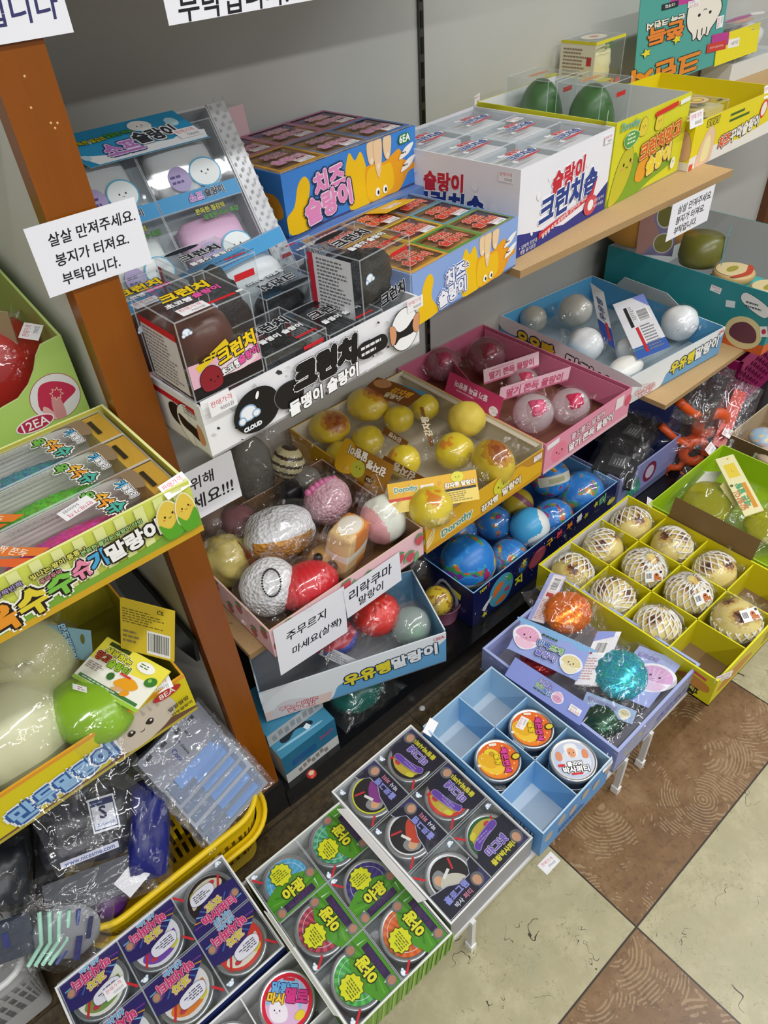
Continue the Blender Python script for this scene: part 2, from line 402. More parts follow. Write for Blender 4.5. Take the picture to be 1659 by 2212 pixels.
# ================================================================ SETTING
def floor_material():
    m = bpy.data.materials.new('floor_tiles'); m.use_nodes = True; nt = m.node_tree; N = nt.nodes; L = nt.links.new; P = N['Principled BSDF']
    G = N.new('ShaderNodeNewGeometry')
    mp = N.new('ShaderNodeMapping'); mp.vector_type = 'POINT'; mp.inputs['Location'].default_value = (-.586 / .6 + 8, -.115 / .6 + 8, .5); mp.inputs['Scale'].default_value = (1 / .6, 1 / .6, 0)
    L(G.outputs['Position'], mp.inputs['Vector'])
    def math_(op, a, b=None):
        n = N.new('ShaderNodeMath'); n.operation = op
        for i, x in enumerate((a, b)):
            if x is None: continue
            if isinstance(x, (int, float)): n.inputs[i].default_value = x
            else: L(x, n.inputs[i])
        return n.outputs[0]
    def ramp(fac, stops):
        r = N.new('ShaderNodeValToRGB'); L(fac, r.inputs[0]); e = r.color_ramp.elements
        while len(e) < len(stops): e.new(.5)
        for q, (p, c) in zip(e, stops): q.position = p; q.color = (*lin(c), 1)
        return r.outputs[0]
    def mixc(f, a, b, mode='MIX'):
        x = N.new('ShaderNodeMix'); x.data_type = 'RGBA'; x.blend_type = mode
        (L(f, x.inputs[0]) if not isinstance(f, (int, float)) else setattr(x.inputs[0], 'default_value', f))
        for i, c in ((6, a), (7, b)):
            if isinstance(c, str): x.inputs[i].default_value = (*lin(c), 1)
            else: L(c, x.inputs[i])
        return x.outputs[2]
    def noi(sc, det=4, rough=.6, vec=None):
        n = N.new('ShaderNodeTexNoise'); n.inputs['Scale'].default_value = sc; n.inputs['Detail'].default_value = det; n.inputs['Roughness'].default_value = rough
        L(vec or G.outputs['Position'], n.inputs['Vector']); return n.outputs[0]
    sep = N.new('ShaderNodeSeparateXYZ'); L(mp.outputs[0], sep.inputs[0]); x, y = sep.outputs[0], sep.outputs[1]
    chk = math_('MODULO', math_('ADD', math_('FLOOR', x), math_('FLOOR', y)), 2)     # 0 brown, 1 cream
    def edge(t): fr = math_('FRACT', t); return math_('MINIMUM', fr, math_('SUBTRACT', 1, fr))
    grout = math_('LESS_THAN', math_('MINIMUM', edge(x), edge(y)), .0028)
    # cream tile: marbled, with short dark hairline cracks
    cream = ramp(noi(7, 6, .65), ((.3, '9c9a7c'), (.5, 'b2aa88'), (.7, 'c0b896')))
    cream = mixc(ramp(noi(26, 6, .7), ((.42, '000000'), (.6, 'ffffff'))), cream, 'aaa280')
    cr = N.new('ShaderNodeTexNoise'); cr.inputs['Scale'].default_value = 16; cr.inputs['Detail'].default_value = 2; cr.inputs['Distortion'].default_value = 1.2; L(G.outputs['Position'], cr.inputs['Vector'])
    line = math_('LESS_THAN', math_('ABSOLUTE', math_('SUBTRACT', cr.outputs[0], .5)), .0045)
    gate = math_('GREATER_THAN', noi(11, 2), .565)
    cream = mixc(math_('MULTIPLY', line, gate), cream, '3f3a2c')
    fine = math_('LESS_THAN', math_('ABSOLUTE', math_('SUBTRACT', noi(45, 2), .5)), .006)
    cream = mixc(math_('MULTIPLY', math_('MULTIPLY', fine, math_('GREATER_THAN', noi(9, 2), .5)), .5), cream, '7d7655')
    # brown tile: fans of combed arcs
    vo = N.new('ShaderNodeTexVoronoi'); vo.inputs['Scale'].default_value = 6.5; L(G.outputs['Position'], vo.inputs['Vector'])
    dist = math_('ADD', vo.outputs['Distance'], math_('MULTIPLY', noi(8, 3), .16))
    arc = math_('SINE', math_('MULTIPLY', dist, 150))
    brown = ramp(noi(9, 6, .7), ((.3, '66492f'), (.52, '80613f'), (.72, '977a58')))
    arcm = math_('MULTIPLY', math_('GREATER_THAN', arc, .25), math_('GREATER_THAN', noi(10, 4, .7), .53))
    brown = mixc(math_('MULTIPLY', arcm, .5), brown, 'b29a78')
    brown = mixc(math_('MULTIPLY', math_('GREATER_THAN', noi(70, 4, .8), .56), .35), brown, '4b3320')
    dark = mixc(ramp(noi(60, 5, .8), ((.35, '000000'), (.65, 'ffffff'))), '3a2f20', '66573d')      # dark border tiles along the shelf base
    tile = mixc(math_('GREATER_THAN', y, 8 + (.585 - .115) / .6), mixc(chk, brown, cream), dark)
    colr = mixc(grout, tile, '33291d')
    L(colr, P.inputs['Base Color']); P.inputs['Roughness'].default_value = .33
    b = N.new('ShaderNodeBump'); b.inputs['Strength'].default_value = .12; b.inputs['Distance'].default_value = .002; L(math_('MULTIPLY', arcm, math_('SUBTRACT', 1, chk)), b.inputs['Height']); L(b.outputs[0], P.inputs['Normal'])
    return m
fl = MB(); fl.slab(-3, -3, -.05, 5, 1.25, 0, '9a9078'); fo = struct(fl, 'floor', 'floor of large cream and brown checkerboard tiles')
fo.data.materials.clear(); fo.data.materials.append(floor_material())
w = MB(); w.slab(-3, 1.21, 0, 5, 1.26, 2.7, 'bfbfb8', 'wall'); struct(w, 'wall_back', 'grey painted back panel')
w = MB(); w.slab(-3, -3, 2.7, 5, 1.26, 2.75, 'd8d8d4', 'wall'); struct(w, 'ceiling')
w = MB(); w.slab(.205, .762, 0, .245, 1.209, 2.7, 'cfccc3', 'wall'); struct(w, 'wall_left', 'cream partition panel behind the wooden post')
w = MB(); w.slab(.203, .735, .10, .253, .762, 2.7, '8a4a06', 'varnish')
rd = random.Random(4)
for u, v in ((53, 165), (67, 233), (110, 266), (124, 266), (119, 277)):
    p = py(u, v, .735); w.ell((p.x, .7349, p.z), (.0012, .0004, .0012), 'e0b070', 'card', 6)
struct(w, 'trim_1', 'orange-brown varnished wooden post')
w = MB(); w.slab(.199, .728, 0, .257, .765, .10, '141414', 'plastic'); struct(w, 'trim_2', 'black shoe at the foot of the wooden post')
w = MB(); w.slab(2.86, 1.18, 0, 2.95, 1.209, 1.5, '6b3d1c', 'varnish'); struct(w, 'trim_3', 'brown wooden strip at the far right')
def standard(n, x):
    m = MB(); m.slab(x - .006, 1.204, .05, x + .006, 1.2098, 2.6, '5a5a56', 'steel')
    for k in range(60): m.slab(x - .003, 1.2025, .08 + k * .042, x + .003, 1.2042, .108 + k * .042, '0c0c0c', 'plastic')
    struct(m, n, 'slotted metal shelf standard on the grey back panel')
standard('trim_4', 1.131); standard('trim_5', 1.92)

def board(x0, y0, x1, y1, zt, label, th=.013, col='caa878', kind='kraft', name='shelf_board', cat='shelf'):
    m = MB(); m.slab(x0, y0, zt - th, x1, y1, zt, col, kind, f='a98a5e', l='a98a5e', r='a98a5e'); return tag(m.build(name), label, cat)
board(.26, .74, 1.115, 1.205, 1.452, 'upper shelf board above the tilted tray, at the top edge of the photo', .018, 'c9c7bd', 'card')
board(.262, .765, .884, 1.205, .945, 'shelf board under the black-and-white rock toy carton')
board(.89, .727, 1.545, 1.205, .945, 'chipboard shelf under the white soap toy carton, bare front edge showing')
board(1.55, .93, 2.6, 1.205, .945, 'short chipboard shelf behind, under the yellow cheese mochi carton')
board(.285, .775, 1.432, 1.205, .44, 'chipboard shelf under the strawberry print carton and the pink carton')
board(1.437, .70, 2.15, 1.205, .438, 'chipboard shelf whose bare end sticks out in front of the white milk bun carton')
board(-1.2, .60, .2, 1.205, .935, 'left shelf board under the corn toy carton', .015, 'd8d6cf', 'card')
board(-1.2, .655, .135, 1.205, .60, 'dark glass shelf under the yellow dumpling carton', .012, '232a26', 'gloss')
m = MB(); m.slab(.2575, .725, 0, 3.2, 1.208, .06, '121316', 'gloss'); tag(m.build('base_deck'), 'long black bottom deck of the right-hand shelves', 'shelf')
m = MB(); m.slab(-1.5, .91, 0, .2, 1.208, .06, '121316', 'gloss'); tag(m.build('base_deck'), 'black bottom deck of the left-hand shelves behind the yellow basket', 'shelf')
m = MB()
m.add([(.1985, 1.118, .59), (.1985, .74, .59), (.1985, .757, .525), (.1985, 1.0, .40), (.1985, 1.118, .41), (.1925, 1.118, .59), (.1925, .74, .59), (.1925, .757, .525), (.1925, 1.0, .40), (.1925, 1.118, .41)],
      [(0, 1, 2, 3, 4), (9, 8, 7, 6, 5)] + [(i, i + 5, (i + 1) % 5 + 5, (i + 1) % 5) for i in range(5)], '1d211d', 'gloss')
tag(m.build('shelf_bracket'), 'dark shelf bracket against the cream partition', 'bracket')

def rack(x0, x1, legs, label, y0=.287, y1=.655, z=.128):
    t = thing('wire_rack', label, 'rack', ((x0 + x1) / 2, (y0 + y1) / 2, 0))
    m = MB(); wc = 'dcdcda'
    for y in (y0 + .010, y1 - .003): m.slab(x0, y - .004, z - .012, x1, y + .004, z, wc, 'plastic')
    for x in (x0, x1): m.slab(x - .003, y0 + .014, z - .012, x + .003, y1, z, wc, 'plastic')
    m.build('frame', t, True)
    m = MB(); k = int((x1 - x0) / .03)
    for i in range(1, k): x = x0 + (x1 - x0) * i / k; m.tube([(x, y0 + .007, z - .004), (x, y1 - .007, z - .004)], .0022, wc, n=6)
    m.build('wire_shelf', t, True)
    for x in legs:
        for y in (y0 + .004, y1 - .004):
            m = MB(); m.slab(x - .0045, y - .004, .018, x + .0045, y + .008, z - .001, wc, 'plastic'); lg = m.build('leg', t, True)
            m = MB(); m.slab(x - .0065, y - .006, 0, x + .0065, y + .010, .02, 'f0f0ee', 'plastic'); m.build('foot', lg, True)
rack(-.24, .79, (-.22, .344, .772), 'low white rack under the green, black and light blue tin cartons', y1=.605)
rack(.835, 2.02, (.857, 1.4, 1.98), 'low white rack under the lilac and yellow cartons')

# paper notices ----------------------------------------------------------
def notice(label, y, x0, x1, z0, z1, rows, ink='1d1d24', tilt=0, size=None, bend=0, group=None):
    t = TR((x0 + x1) / 2, y, (z0 + z1) / 2, 0, 0, tilt); w, h = x1 - x0, z1 - z0
    o = thing('paper_notice', label, 'notice', M=t)
    m = MB(); a = sheetart(m, [(-w / 2, 0, -h / 2), (w / 2, 0, -h / 2), (w / 2, 0, h / 2), (-w / 2, 0, h / 2)], .0004, 'eff0f6', 'e6e6ea')
    for s, cx, cy, ww in rows: a.txt(s, cx * w, cy * h, 1, ink, w=ww * w, b=.014, sh=.12)
    m.build('paper', o)
R3 = [('살살 만져주세요.', .56, .76, .80), ('봉지가 터져요.', .50, .47, .68), ('부탁입니다.', .43, .19, .54)]
notice('white notice across the wooden post, above the brown crunch ball pack', .731, .179, .291, 1.149, 1.216, R3)
notice('small white notice hanging under the chipboard shelf at the right', .715, 1.31, 1.46, .869, .94, R3)
notice('white notice at the very top left corner, on the post', .731, .09, .279, 1.355, 1.47, [('됩니다', .80, .19, .33), ('주시면', .28, .19, .3)], '3a3a6a')
notice('white notice at the top edge, hanging in front of the grey wall', .736, .371, .56, 1.347, 1.445, [('부탁입니다.', .40, .13, .66)])
notice('white notice low on the post between the rock toy carton and the corn carton', .731, .17, .325, .806, .885, [('안전을 위해', .48, .72, .62), ('조심하세요!!!', .52, .34, .84)])

# shared print bits ---------------------------------------------------------
def tearsticker(o, M, t='7000원', w=.034):
    m = MB(); m.M = M; m.slab(-w / 2, 0, 0, w / 2, .0006, w * .55, 'f4f3f4'); Art(m, (-w / 2, 0, 0), (1, 0, 0), (0, 0, 1)).price(w / 2, w * .275, t, w=w * .96)
    return m.build('price_sticker', o)
def cloudlogo(a, cx, cy, r, ol='8fb0d0'):
    a.ell(cx, cy, r, r * .85, ol); a.ell(cx, cy, r * .84, r * .7, 'f2f6fa'); a.ell(cx - r * .8, cy - r * .55, r * .45, r * .45, ol); a.ell(cx - r * .8, cy - r * .55, r * .32, r * .32, 'f2f6fa')
    a.ell(cx + r * .85, cy - r * .35, r * .5, r * .42, ol); a.ell(cx + r * .85, cy - r * .35, r * .37, r * .3, 'f2f6fa'); return a
def carton(label, x, y, z, rz, name='display_carton', cat='carton', group=None): return thing(name, label, cat, (x, y, z), rz, group)

# ================================================================ TOP SHELF
# --- black and white rock toy carton
c = carton('white carton with black rock print and black Korean lettering, front left of the top shelf', .266, .652, .9455, 3.6); w, d, h = .35, .225, .07
m = MB(); tray(m, w, d, h, 'eeeef0', 'd9d9d9')
a = front(m, w, h); rd = random.Random(3)
for i in range(46):
    x, y = rd.uniform(.004, w - .006), rd.uniform(.003, h - .004); r = rd.uniform(.002, .006)
    a.poly([(x + r * math.cos(t + rd.random()) * rd.uniform(.5, 1), y + r * math.sin(t) * rd.uniform(.5, 1)) for t in (0, 1.3, 2.7, 4, 5.2)], rd.choice(['c9cacd', 'b9babd', '3a3a3a', 'd2d2d4']))
a.blob([(.035, .035), (.05, .057), (.075, .062), (.095, .052), (.102, .03), (.09, .012), (.066, .006), (.044, .014)], '161617'); a.blob([(.095, .036), (.105, .047), (.125, .048), (.138, .038), (.136, .02), (.118, .013), (.1, .02)], '1b1b1c', '8d8d8d', .0007)
cloudlogo(a, .056, .036, .0125); a.txt('CLOUD', .058, .0165, .0075, 'ffffff', [('b8c4cc', .1)]); a.ell(.072, .053, .0022, .005, 'ffffff', -25)
a.txt('크런치', .178, .047, 1, '17171a', [('17171a', .15), ('f4f4f4', .13), ('17171a', .10), ('17171a', .05)], w=.098, b=.05, sh=.14)
logo(a, '돌맹이 슬랑이', .17, .014, .115, 'ffffff', '1b1b1d', None, 3, 1, .1, .11)
a.blob([(.232, .03), (.228, .042), (.24, .049), (.256, .048), (.276, .047), (.284, .036), (.279, .026), (.26, .025), (.244, .024)], '1b1b1d'); a.lines(.236, .028, .042, .017, 2, 'e8e8e8', 5)
a.ell(.316, .037, .027, .031, '2a2a2a'); a.ell(.316, .037, .0258, .0298, 'f6f6f6')
a.blob([(.296, .044), (.306, .037), (.32, .038), (.334, .046), (.334, .028), (.32, .026), (.306, .027), (.296, .022)], '1b1b1d'); a.blob([(.288, .05), (.297, .047), (.3, .036), (.296, .024), (.29, .025)], 'd99a72', '3a2a20', .0006); a.blob([(.344, .05), (.336, .049), (.331, .038), (.334, .027), (.342, .026)], 'd99a72', '3a2a20', .0006)
a.price(.026, .0655, '9000원', w=.036); a.price(.337, .0655, '9000원', w=.03)
a = left(m, d); a.rect(.12, .053, .09, .008, 'cf2430'); a.blob([(.15, .045), (.165, .052), (.178, .045), (.18, .025), (.165, .02), (.15, .028)], '1b1b1d'); a.ell(.192, .03, .028, .03, '2a2a2a', 0, 90, 270); a.ell(.192, .03, .0268, .0288, 'f6f6f6', 0, 90, 270); a.blob([(.17, .04), (.19, .035), (.21, .03), (.21, .015), (.19, .02), (.172, .025)], '1b1b1d'); a.blob([(.208, .04), (.216, .035), (.218, .018), (.21, .012), (.205, .02)], 'd99a72'); a.lines(.185, .046, .035, .012, 3, '9a9a9a')
m.build('tray', c)
m = MB(); m.slab(.002, -.0008, h - .012, .040, .0, h + .006, 'f2f2f2'); m.build('torn_price_tab', c)

def rockpack(label, M, brown=False, s=(.088, .088, .086), lab=True, seed=0, group='rock toy packs in clear boxes', up=True):
    x, y, z = s; o = thing('toy_pack', label, 'toy pack', M=M, group=group)
    m = MB()
    if brown: m.ell((x / 2, y / 2, z * .46), (x * .41, y * .41, z * .43), '5b3328', 'squishy', 26, .03, 2, seed); m.build('squishy_ball', o)
    else: m.ell((x / 2, y / 2, z * .45), (x * .43, y * .41, z * .41), '202022', 'rock', 34, .3, 2.4, seed); m.build('rock_toy', o)
    m = MB(); clearbox(m, 0, 0, 0, x, y, z, 'eef2f5'); a = top(m, z + .0004)
    if brown:
        logo(a, '크런치', x * .5, y * .62, x * .62, 'f5d21e', '2a1f12', None, 0, 1, .15, .12); logo(a, '초코빵', x * .3, y * .4, x * .34, 'f2f2f2', '2a1f1a', None, 0, 1, .1, .12); logo(a, '슬랑이', x * .68, y * .42, x * .36, 'e45aa0', '2a1f1a', None, 0, 1, .1, .12)
        a.rect(x * .52, y * .08, x * .36, y * .055, 'd2262c'); a.rect(x * .9, y * .09, x * .09, y * .05, 'f0f0f0'); a.price(x * .33, y * .14, '7000원', 0, x * .36)
        a = Art(m, (0, -.0004, 0), (1, 0, 0), (0, 0, 1))
        a.rect(.001, .001, x - .002, z * .16, '1d1618'); a.poly([(.001, z * .16), (x - .001, z * .16), (x - .001, z * .5), (x * .6, z * .42), (.001, z * .46)], 'e6b3c6'); a.ell(x * .66, z * .28, x * .32, z * .13, 'f0d5dc')
        a.rect(x * .1, z * .42, x * .5, z * .09, 'e4c520', 22); a.lines(x * .16, z * .42, x * .38, z * .09, 2, '3a2a10')
        logo(a, '크런치', x * .68, z * .44, x * .54, 'f5d21e', '2a1f12', None, 10, 1, .1, .12); logo(a, '초코빵', x * .55, z * .23, x * .3, 'f2f2f2', '2a1f1a', None, 10, 1, .1, .12); logo(a, '슬랑이', x * .82, z * .29, x * .3, 'e45aa0', '2a1f1a', None, 10, 1, .1, .12)
        a.blob([(x * .14, z * .1), (x * .13, z * .28), (x * .27, z * .37), (x * .4, z * .28), (x * .4, z * .1), (x * .27, z * .06)], '8e1f2b', '1c1012', .0008); a.face(x * .3, z * .19, x * .1, '1c0a0c'); cloudlogo(a, x * .1, z * .86, x * .055)
        a = Art(m, (-.0004, y, 0), (0, -1, 0), (0, 0, 1)); a.rect(y * .08, z * .05, y * .84, z * .7, 'dedad8'); a.rect(y * .08, z * .74, y * .84, z * .09, 'cf2430'); a.lines(y * .12, z * .08, y * .76, z * .64, 13, '8a8684')
    elif lab:
        logo(a, '크런치', x * .5, y * .62, x * .62, '17171a', 'f4f4f4', '17171a', 0, 1, .1, .1, .13); logo(a, '돌맹이 슬랑이', x * .52, y * .34, x * .68, 'f4f4f4', '17171a', None, 0, 1, .1, .13)
        a.ell(x * .38, y * .9, x * .28, y * .07, '1b1b1d'); a.rect(x * .56, y * .06, x * .34, y * .045, 'd2262c')
        a = Art(m, (0, -.0004, 0), (1, 0, 0), (0, 0, 1)); cloudlogo(a, x * .16, z * .7, x * .07); a.rect(x * .6, z * .82, x * .34, z * .06, 'd2262c'); logo(a, '크런치', x * .6, z * .3, x * .5, '17171a', 'e4e4e4', None, 5)
        a = Art(m, (-.0004, y, 0), (0, -1, 0), (0, 0, 1)); a.rect(y * .04, z * .1, y * .8, z * .84, 'e9e9ea'); a.rect(y * .04, z * .1, y * .1, z * .84, 'd02a3c'); a.lines(y * .2, z * .14, y * .6, z * .76, 14, '77777a', seed)
    m.build('clear_box', o); return o
B = c.matrix_basis
g = 'clear packs of black rock toys'
rockpack('brown crunch ball pack lying low in the front left corner of the rock carton', B @ TR(.006, .006, .004), True, (.088, .088, .070), group=None)
rockpack('brown crunch ball pack with yellow lettering on top at the front left', B @ TR(.0, .004, .075, -1.5), True, (.092, .092, .094), group=None)
rockpack('brown crunch ball pack behind the front one, half hidden by the post notice', B @ TR(.004, .118, .004), True, (.09, .09, .137), group=None)
rockpack('black rock toy pack in the front row, second from the left, lying flat', B @ TR(.1, .008, .004), seed=2, group=g, s=(.094, .092, .08))
rockpack('black rock toy pack standing tall in the back row behind the brown packs', B @ TR(.098, .125, .004, 0) @ TR(0, 0, 0, 0), seed=5, group=g, s=(.09, .088, .148))
rockpack('black rock toy pack low in the middle of the back row', B @ TR(.285, .215, .004, 180), seed=6, group=g, s=(.092, .09, .082))
rockpack('black rock toy pack low at the front right, under the upper one', B @ TR(.2, .01, .004), seed=7, group=g, s=(.092, .092, .066))
rockpack('black rock toy pack on top at the right, white text side facing left', B @ TR(.262, .012, .052, 6, 0, 0), seed=9, group=g, s=(.098, .094, .092))
rockpack('black rock toy pack in the back right corner of the rock carton', B @ TR(.345, .215, .004, 180), seed=8, group=g, s=(.055, .09, .1))

# --- cheese toy cartons
def cheese_front(m, w, h, pink=True):
    a = front(m, w, h); Y = 'f2c414'
    a.blob([(0, .3 * h), (.06 * w, .45 * h), (.1 * w, .75 * h), (.15 * w, .85 * h), (.18 * w, .7 * h), (.16 * w, .4 * h), (.22 * w, .1 * h), (.18 * w, .02 * h), (.02 * w, .02 * h)], Y)
    a.blob([(.45 * w, .02 * h), (.46 * w, .4 * h), (.43 * w, .62 * h), (.47 * w, .95 * h), (.51 * w, .8 * h), (.56 * w, .9 * h), (.6 * w, .5 * h), (.62 * w, .02 * h)], Y)
    a.blob([(.9 * w, .5 * h), (.97 * w, .42 * h), (.985 * w, .3 * h), (.93 * w, .27 * h), (.88 * w, .1 * h), (.84 * w, .05 * h), (.8 * w, .4 * h), (.84 * w, .6 * h)], 'e5992a')
    a.blob([(.6 * w, .03 * h), (.58 * w, .55 * h), (.63 * w, .64 * h), (.74 * w, .6 * h), (.86 * w, .72 * h), (.88 * w, .4 * h), (.86 * w, .04 * h), (.74 * w, .0 * h + .001)], 'f0a41c'); a.blob([(.6 * w, .05 * h), (.59 * w, .5 * h), (.64 * w, .6 * h), (.72 * w, .55 * h), (.79 * w, .52 * h), (.79 * w, .1 * h)], 'f3c21a')
    for k, (x, y) in enumerate(((.635, .62), (.685, .5), (.76, .62))): a.blob([((x - .028) * w, .99 * h), ((x - .026) * w, (y + .1) * h), (x * w, y * h - .012 * (k == 1)), ((x + .024) * w, (y + .1) * h), ((x + .032) * w, .99 * h)], 'f0d0a4', 'c99a62', .0005); a.ell(x * w, (y + .07) * h, .011 * w, .05 * h, 'f8e4c8')
    for x in (.665, .725): a.ell(x * w, .14 * h, .019 * w, .075 * h, 'ffffff'); a.ell((x + .005) * w, .13 * h, .008 * w, .038 * h, '1a1410')
    for x, y, r in ((.9, .62, 8), (.91, .4, 18)): a.blob([((x - .05) * w, (y - .08) * h), (x * w, (y + .08) * h), ((x + .075) * w, (y + .13) * h), ((x + .03) * w, (y - .03) * h)], 'f6f4ee'); a.lines((x - .03) * w, (y - .02) * h, .06 * w, .06 * h, 1, '5a4a3a')
    if pink:
        logo(a, '치즈', .31 * w, .67 * h, .21 * w, 'e58fc4', 'f8f4f8', '2d3358', 5, 1, 0, .08, .15); logo(a, '슬랑이', .29 * w, .31 * h, .33 * w, 'e58fc4', 'f8f4f8', '2d3358', 5, 1, 0, .08, .15); a.txt('6EA', .9 * w, .87 * h, .1 * h, 'ffffff', [('2a8a3a', .16)], w=.085 * w)
    else:
        logo(a, '치즈', .37 * w, .6 * h, .17 * w, 'f2f2f8', '2a4a9a', 'ffffff', 4, 1, 0, .12, .17); logo(a, '슬랑이', .34 * w, .28 * h, .25 * w, 'f2f2f8', '2a4a9a', 'ffffff', 4, 1, 0, .12, .17); a.txt('소', .475 * w, .66 * h, .01, '2a4a9a', [('ffffff', .2)])
def cheesepack(label, M, s, col='b5722c', txtc='c9739c', ol='5c3a58', band=None, group=None, st=True):
    x, y, z = s; o = thing('cheese_toy_pack', label, 'toy pack', M=M, group=group); m = MB()
    m.slab(x * .08, y * .08, .002, x * .92, y * .92, z * .90, 'dd9a35', 'squishy'); m.build('squishy_cheese', o)
    m = MB(); clearbox(m, 0, 0, 0, x, y, z - .001); m.slab(.001, .001, .001, x - .001, y - .001, z * .3, col, 'card'); a = top(m, z)
    if band: [a.rect(*q, band) for q in ((0, 0, x, y * .07), (0, y * .93, x, y * .07), (0, 0, x * .05, y), (x * .95, 0, x * .05, y))]
    logo(a, '치즈', x * .5, y * .68, x * .44, txtc, 'f0d9b8', ol, 0, 1, 0, .1, .2); logo(a, '슬랑이', x * .5, y * .36, x * .62, txtc, 'f0d9b8', ol, 0, 1, 0, .1, .2)
    if st: a.price(x * .66, y * .15, '7000원', 0, x * .34)
    m.build('clear_box', o); return o
m = MB(); m.slab(.60, .962, .9455, .90, 1.20, 1.028, '6a8cc8'); tag(m.build('closed_carton'), 'closed blue carton holding up the raised cheese toy carton', 'carton')
c1 = carton('blue cheese toy carton with pink lettering, raised at the back of the top shelf', .604, .951, 1.0285, 6.5); w, d, h = .303, .222, .092
m = MB(); tray(m, w, d, h, '3f86d6', '7a5a80'); cheese_front(m, w, h)
a = left(m, d); a.blob([(.02, .06), (.08, .07), (.12, .04), (.1, .01), (.03, .01)], 'f2c414'); a.blob([(.14, .05), (.2, .06), (.215, .03), (.17, .02)], 'e5992a'); a.ell(.17, .035, .025, .009, 'f6f4ee')
m.build('tray', c1)
m = MB(); m.blob = None; a = sheetart(m, [(.02, d, h - .01), (.13, d, h - .01), (.126, d + .008, h + .045), (.024, d + .008, h + .045)], .0012, 'dcb9bd', 'd8b3b8'); m.build('raised_flap', c1)
B = c1.matrix_basis; k = 0
for j in range(2):
    for i in range(3):
        cheesepack(['cheese toy pack at the front left of the raised cheese carton', 'cheese toy pack at the front centre of the raised cheese carton', 'cheese toy pack at the front right of the raised cheese carton', 'cheese toy pack in the back left corner of the raised cheese carton', 'cheese toy pack with pink box at the back centre of the raised cheese carton', 'cheese toy pack in the back right corner of the raised cheese carton'][k], B @ TR(.005 + i * .098, .005 + j * .107, .004), (.096, .104, h - .002), ['b98224', 'a08a90', '9b8ea0', 'b98080', 'c07a9a', 'b06a90'][k], 'd08ab4', '6a4466', ['d9a020', '7a8ab0', '4a7ac0', 'c87a94', 'c07a9a', 'b8628c'][k], 'packs in the raised cheese carton'); k += 1
c2 = carton('blue and orange cheese toy carton with white lettering, in front of the raised one', .640, .712, .9455, 7.5); w, d, h = .262, .228, .079
m = MB(); tray(m, w, d, h, '8caae0', '8a8ab0'); cheese_front(m, w, h, False); m.build('tray', c2)
m = MB(); a = sheetart(m, [(.13, d - .012, h + .002), (.225, d - .012, h + .002), (.205, d - .058, h + .012), (.15, d - .058, h + .012)][::-1], .001, 'eec21c', 'eec21c'); a.price(.04, .022, '6000원', 0, .034); m.build('folded_flap', c2)
B = c2.matrix_basis; k = 0
nm = ['front left', 'front middle', 'front right', 'middle left', 'centre', 'middle right', 'back left', 'back middle', 'back right']
for j in range(3):
    for i in range(3):
        cheesepack('small cheese toy pack at the %s of the lower cheese carton' % nm[k], B @ TR(.005 + i * .0845, .005 + j * .0735, .004), (.083, .072, h - .004), ['e8b040', '68b048', 'b5803c', 'dd9a50', 'e0a838', '8a9a80', 'c08a50', 'c08a50', 'a88a78'][k], 'd8402c', '8a2a2a', ['e0a838', '4a9a3a', '7a9a5a', 'd0a020', 'd8b820', '58a0b0', 'a87a48', 'b08a58', '6a8aa0'][k], 'packs in the lower cheese carton', k in (2, 4, 5, 7)); k += 1

# --- white soap toy carton
c = carton('tall white soap toy carton with red and blue lettering, on the chipboard shelf', .921, .764, .9455, 5.5); w, d, h = .28, .312, .14
m = MB(); tray(m, w, d, h, 'eeeef4', 'e4e4e8')
def soapface(a, w, h, sc=1, x0=.5):
    a.poly([(.0, 0), (w, 0), (w, h * .36), (w * .8, h * .17), (w * .5, h * .1), (w * .2, h * .2), (0, h * .28)], '2b3486') if x0 == .5 else a.rect(0, 0, w, h * .25, '2b3486')
    for x, y, r in ((.62, .62, .03), (.72, .7, .02), (.3, .74, .012), (.15, .2, .01), (.2, .6, .02), (.85, .5, .03)): a.ell(x * w, y * h, r * w, r * w, 'e0e0e4'); a.ell(x * w - .002, y * h + .002, r * w, r * w, 'f2f2f6')
    logo(a, '슬랑이', w * x0, h * .69, w * .34 * sc, 'c8283c', 'ffffff', None, 4, 1, .1); logo(a, '크런치솝', w * (x0 + .03), h * .44, w * .62 * sc, '27408c', 'ffffff', None, 4, 1, .15)
a = front(m, w, h); soapface(a, w, h); a.poly([(.22 * w, .17 * h), (.78 * w, .32 * h), (.85 * w, .5 * h), (.82 * w, .28 * h), (.22 * w, .09 * h)], 'cc2a3a'); a.txt('말랑함 속에 와작와작 크런치한 촉감!', .5 * w, .21 * h, 1, 'ffffff', w=.5 * w, b=.01, rot=12)
a.ell(.8 * w, .17 * h, .022, .022 * .5 + .006, 'd04a58'); a.ell(.8 * w, .17 * h, .0095, .0095, 'f2f2f2'); a.txt('입에 넣거나', .9 * w, .2 * h, .007, 'f2f2f2', b=0); a.txt('먹지 마세요.', .9 * w, .13 * h, .007, 'f2f2f2', b=0); a.txt('+ 입체적 모양과', .11 * w, .11 * h, .008, 'f2f2f2', b=0); a.txt('개별 용기포장', .11 * w, .05 * h, .008, 'f2f2f2', b=0)
a.price(.925 * w, .9 * h, '7000원', 0, .026)
a = left(m, d); soapface(a, d, h, .8, .5); a.price(d - .026, .9 * h, '7000원', 0, .03)
m.build('tray', c); B = c.matrix_basis
nm = ['front left', 'front right', 'middle left', 'middle right', 'back left', 'back right']
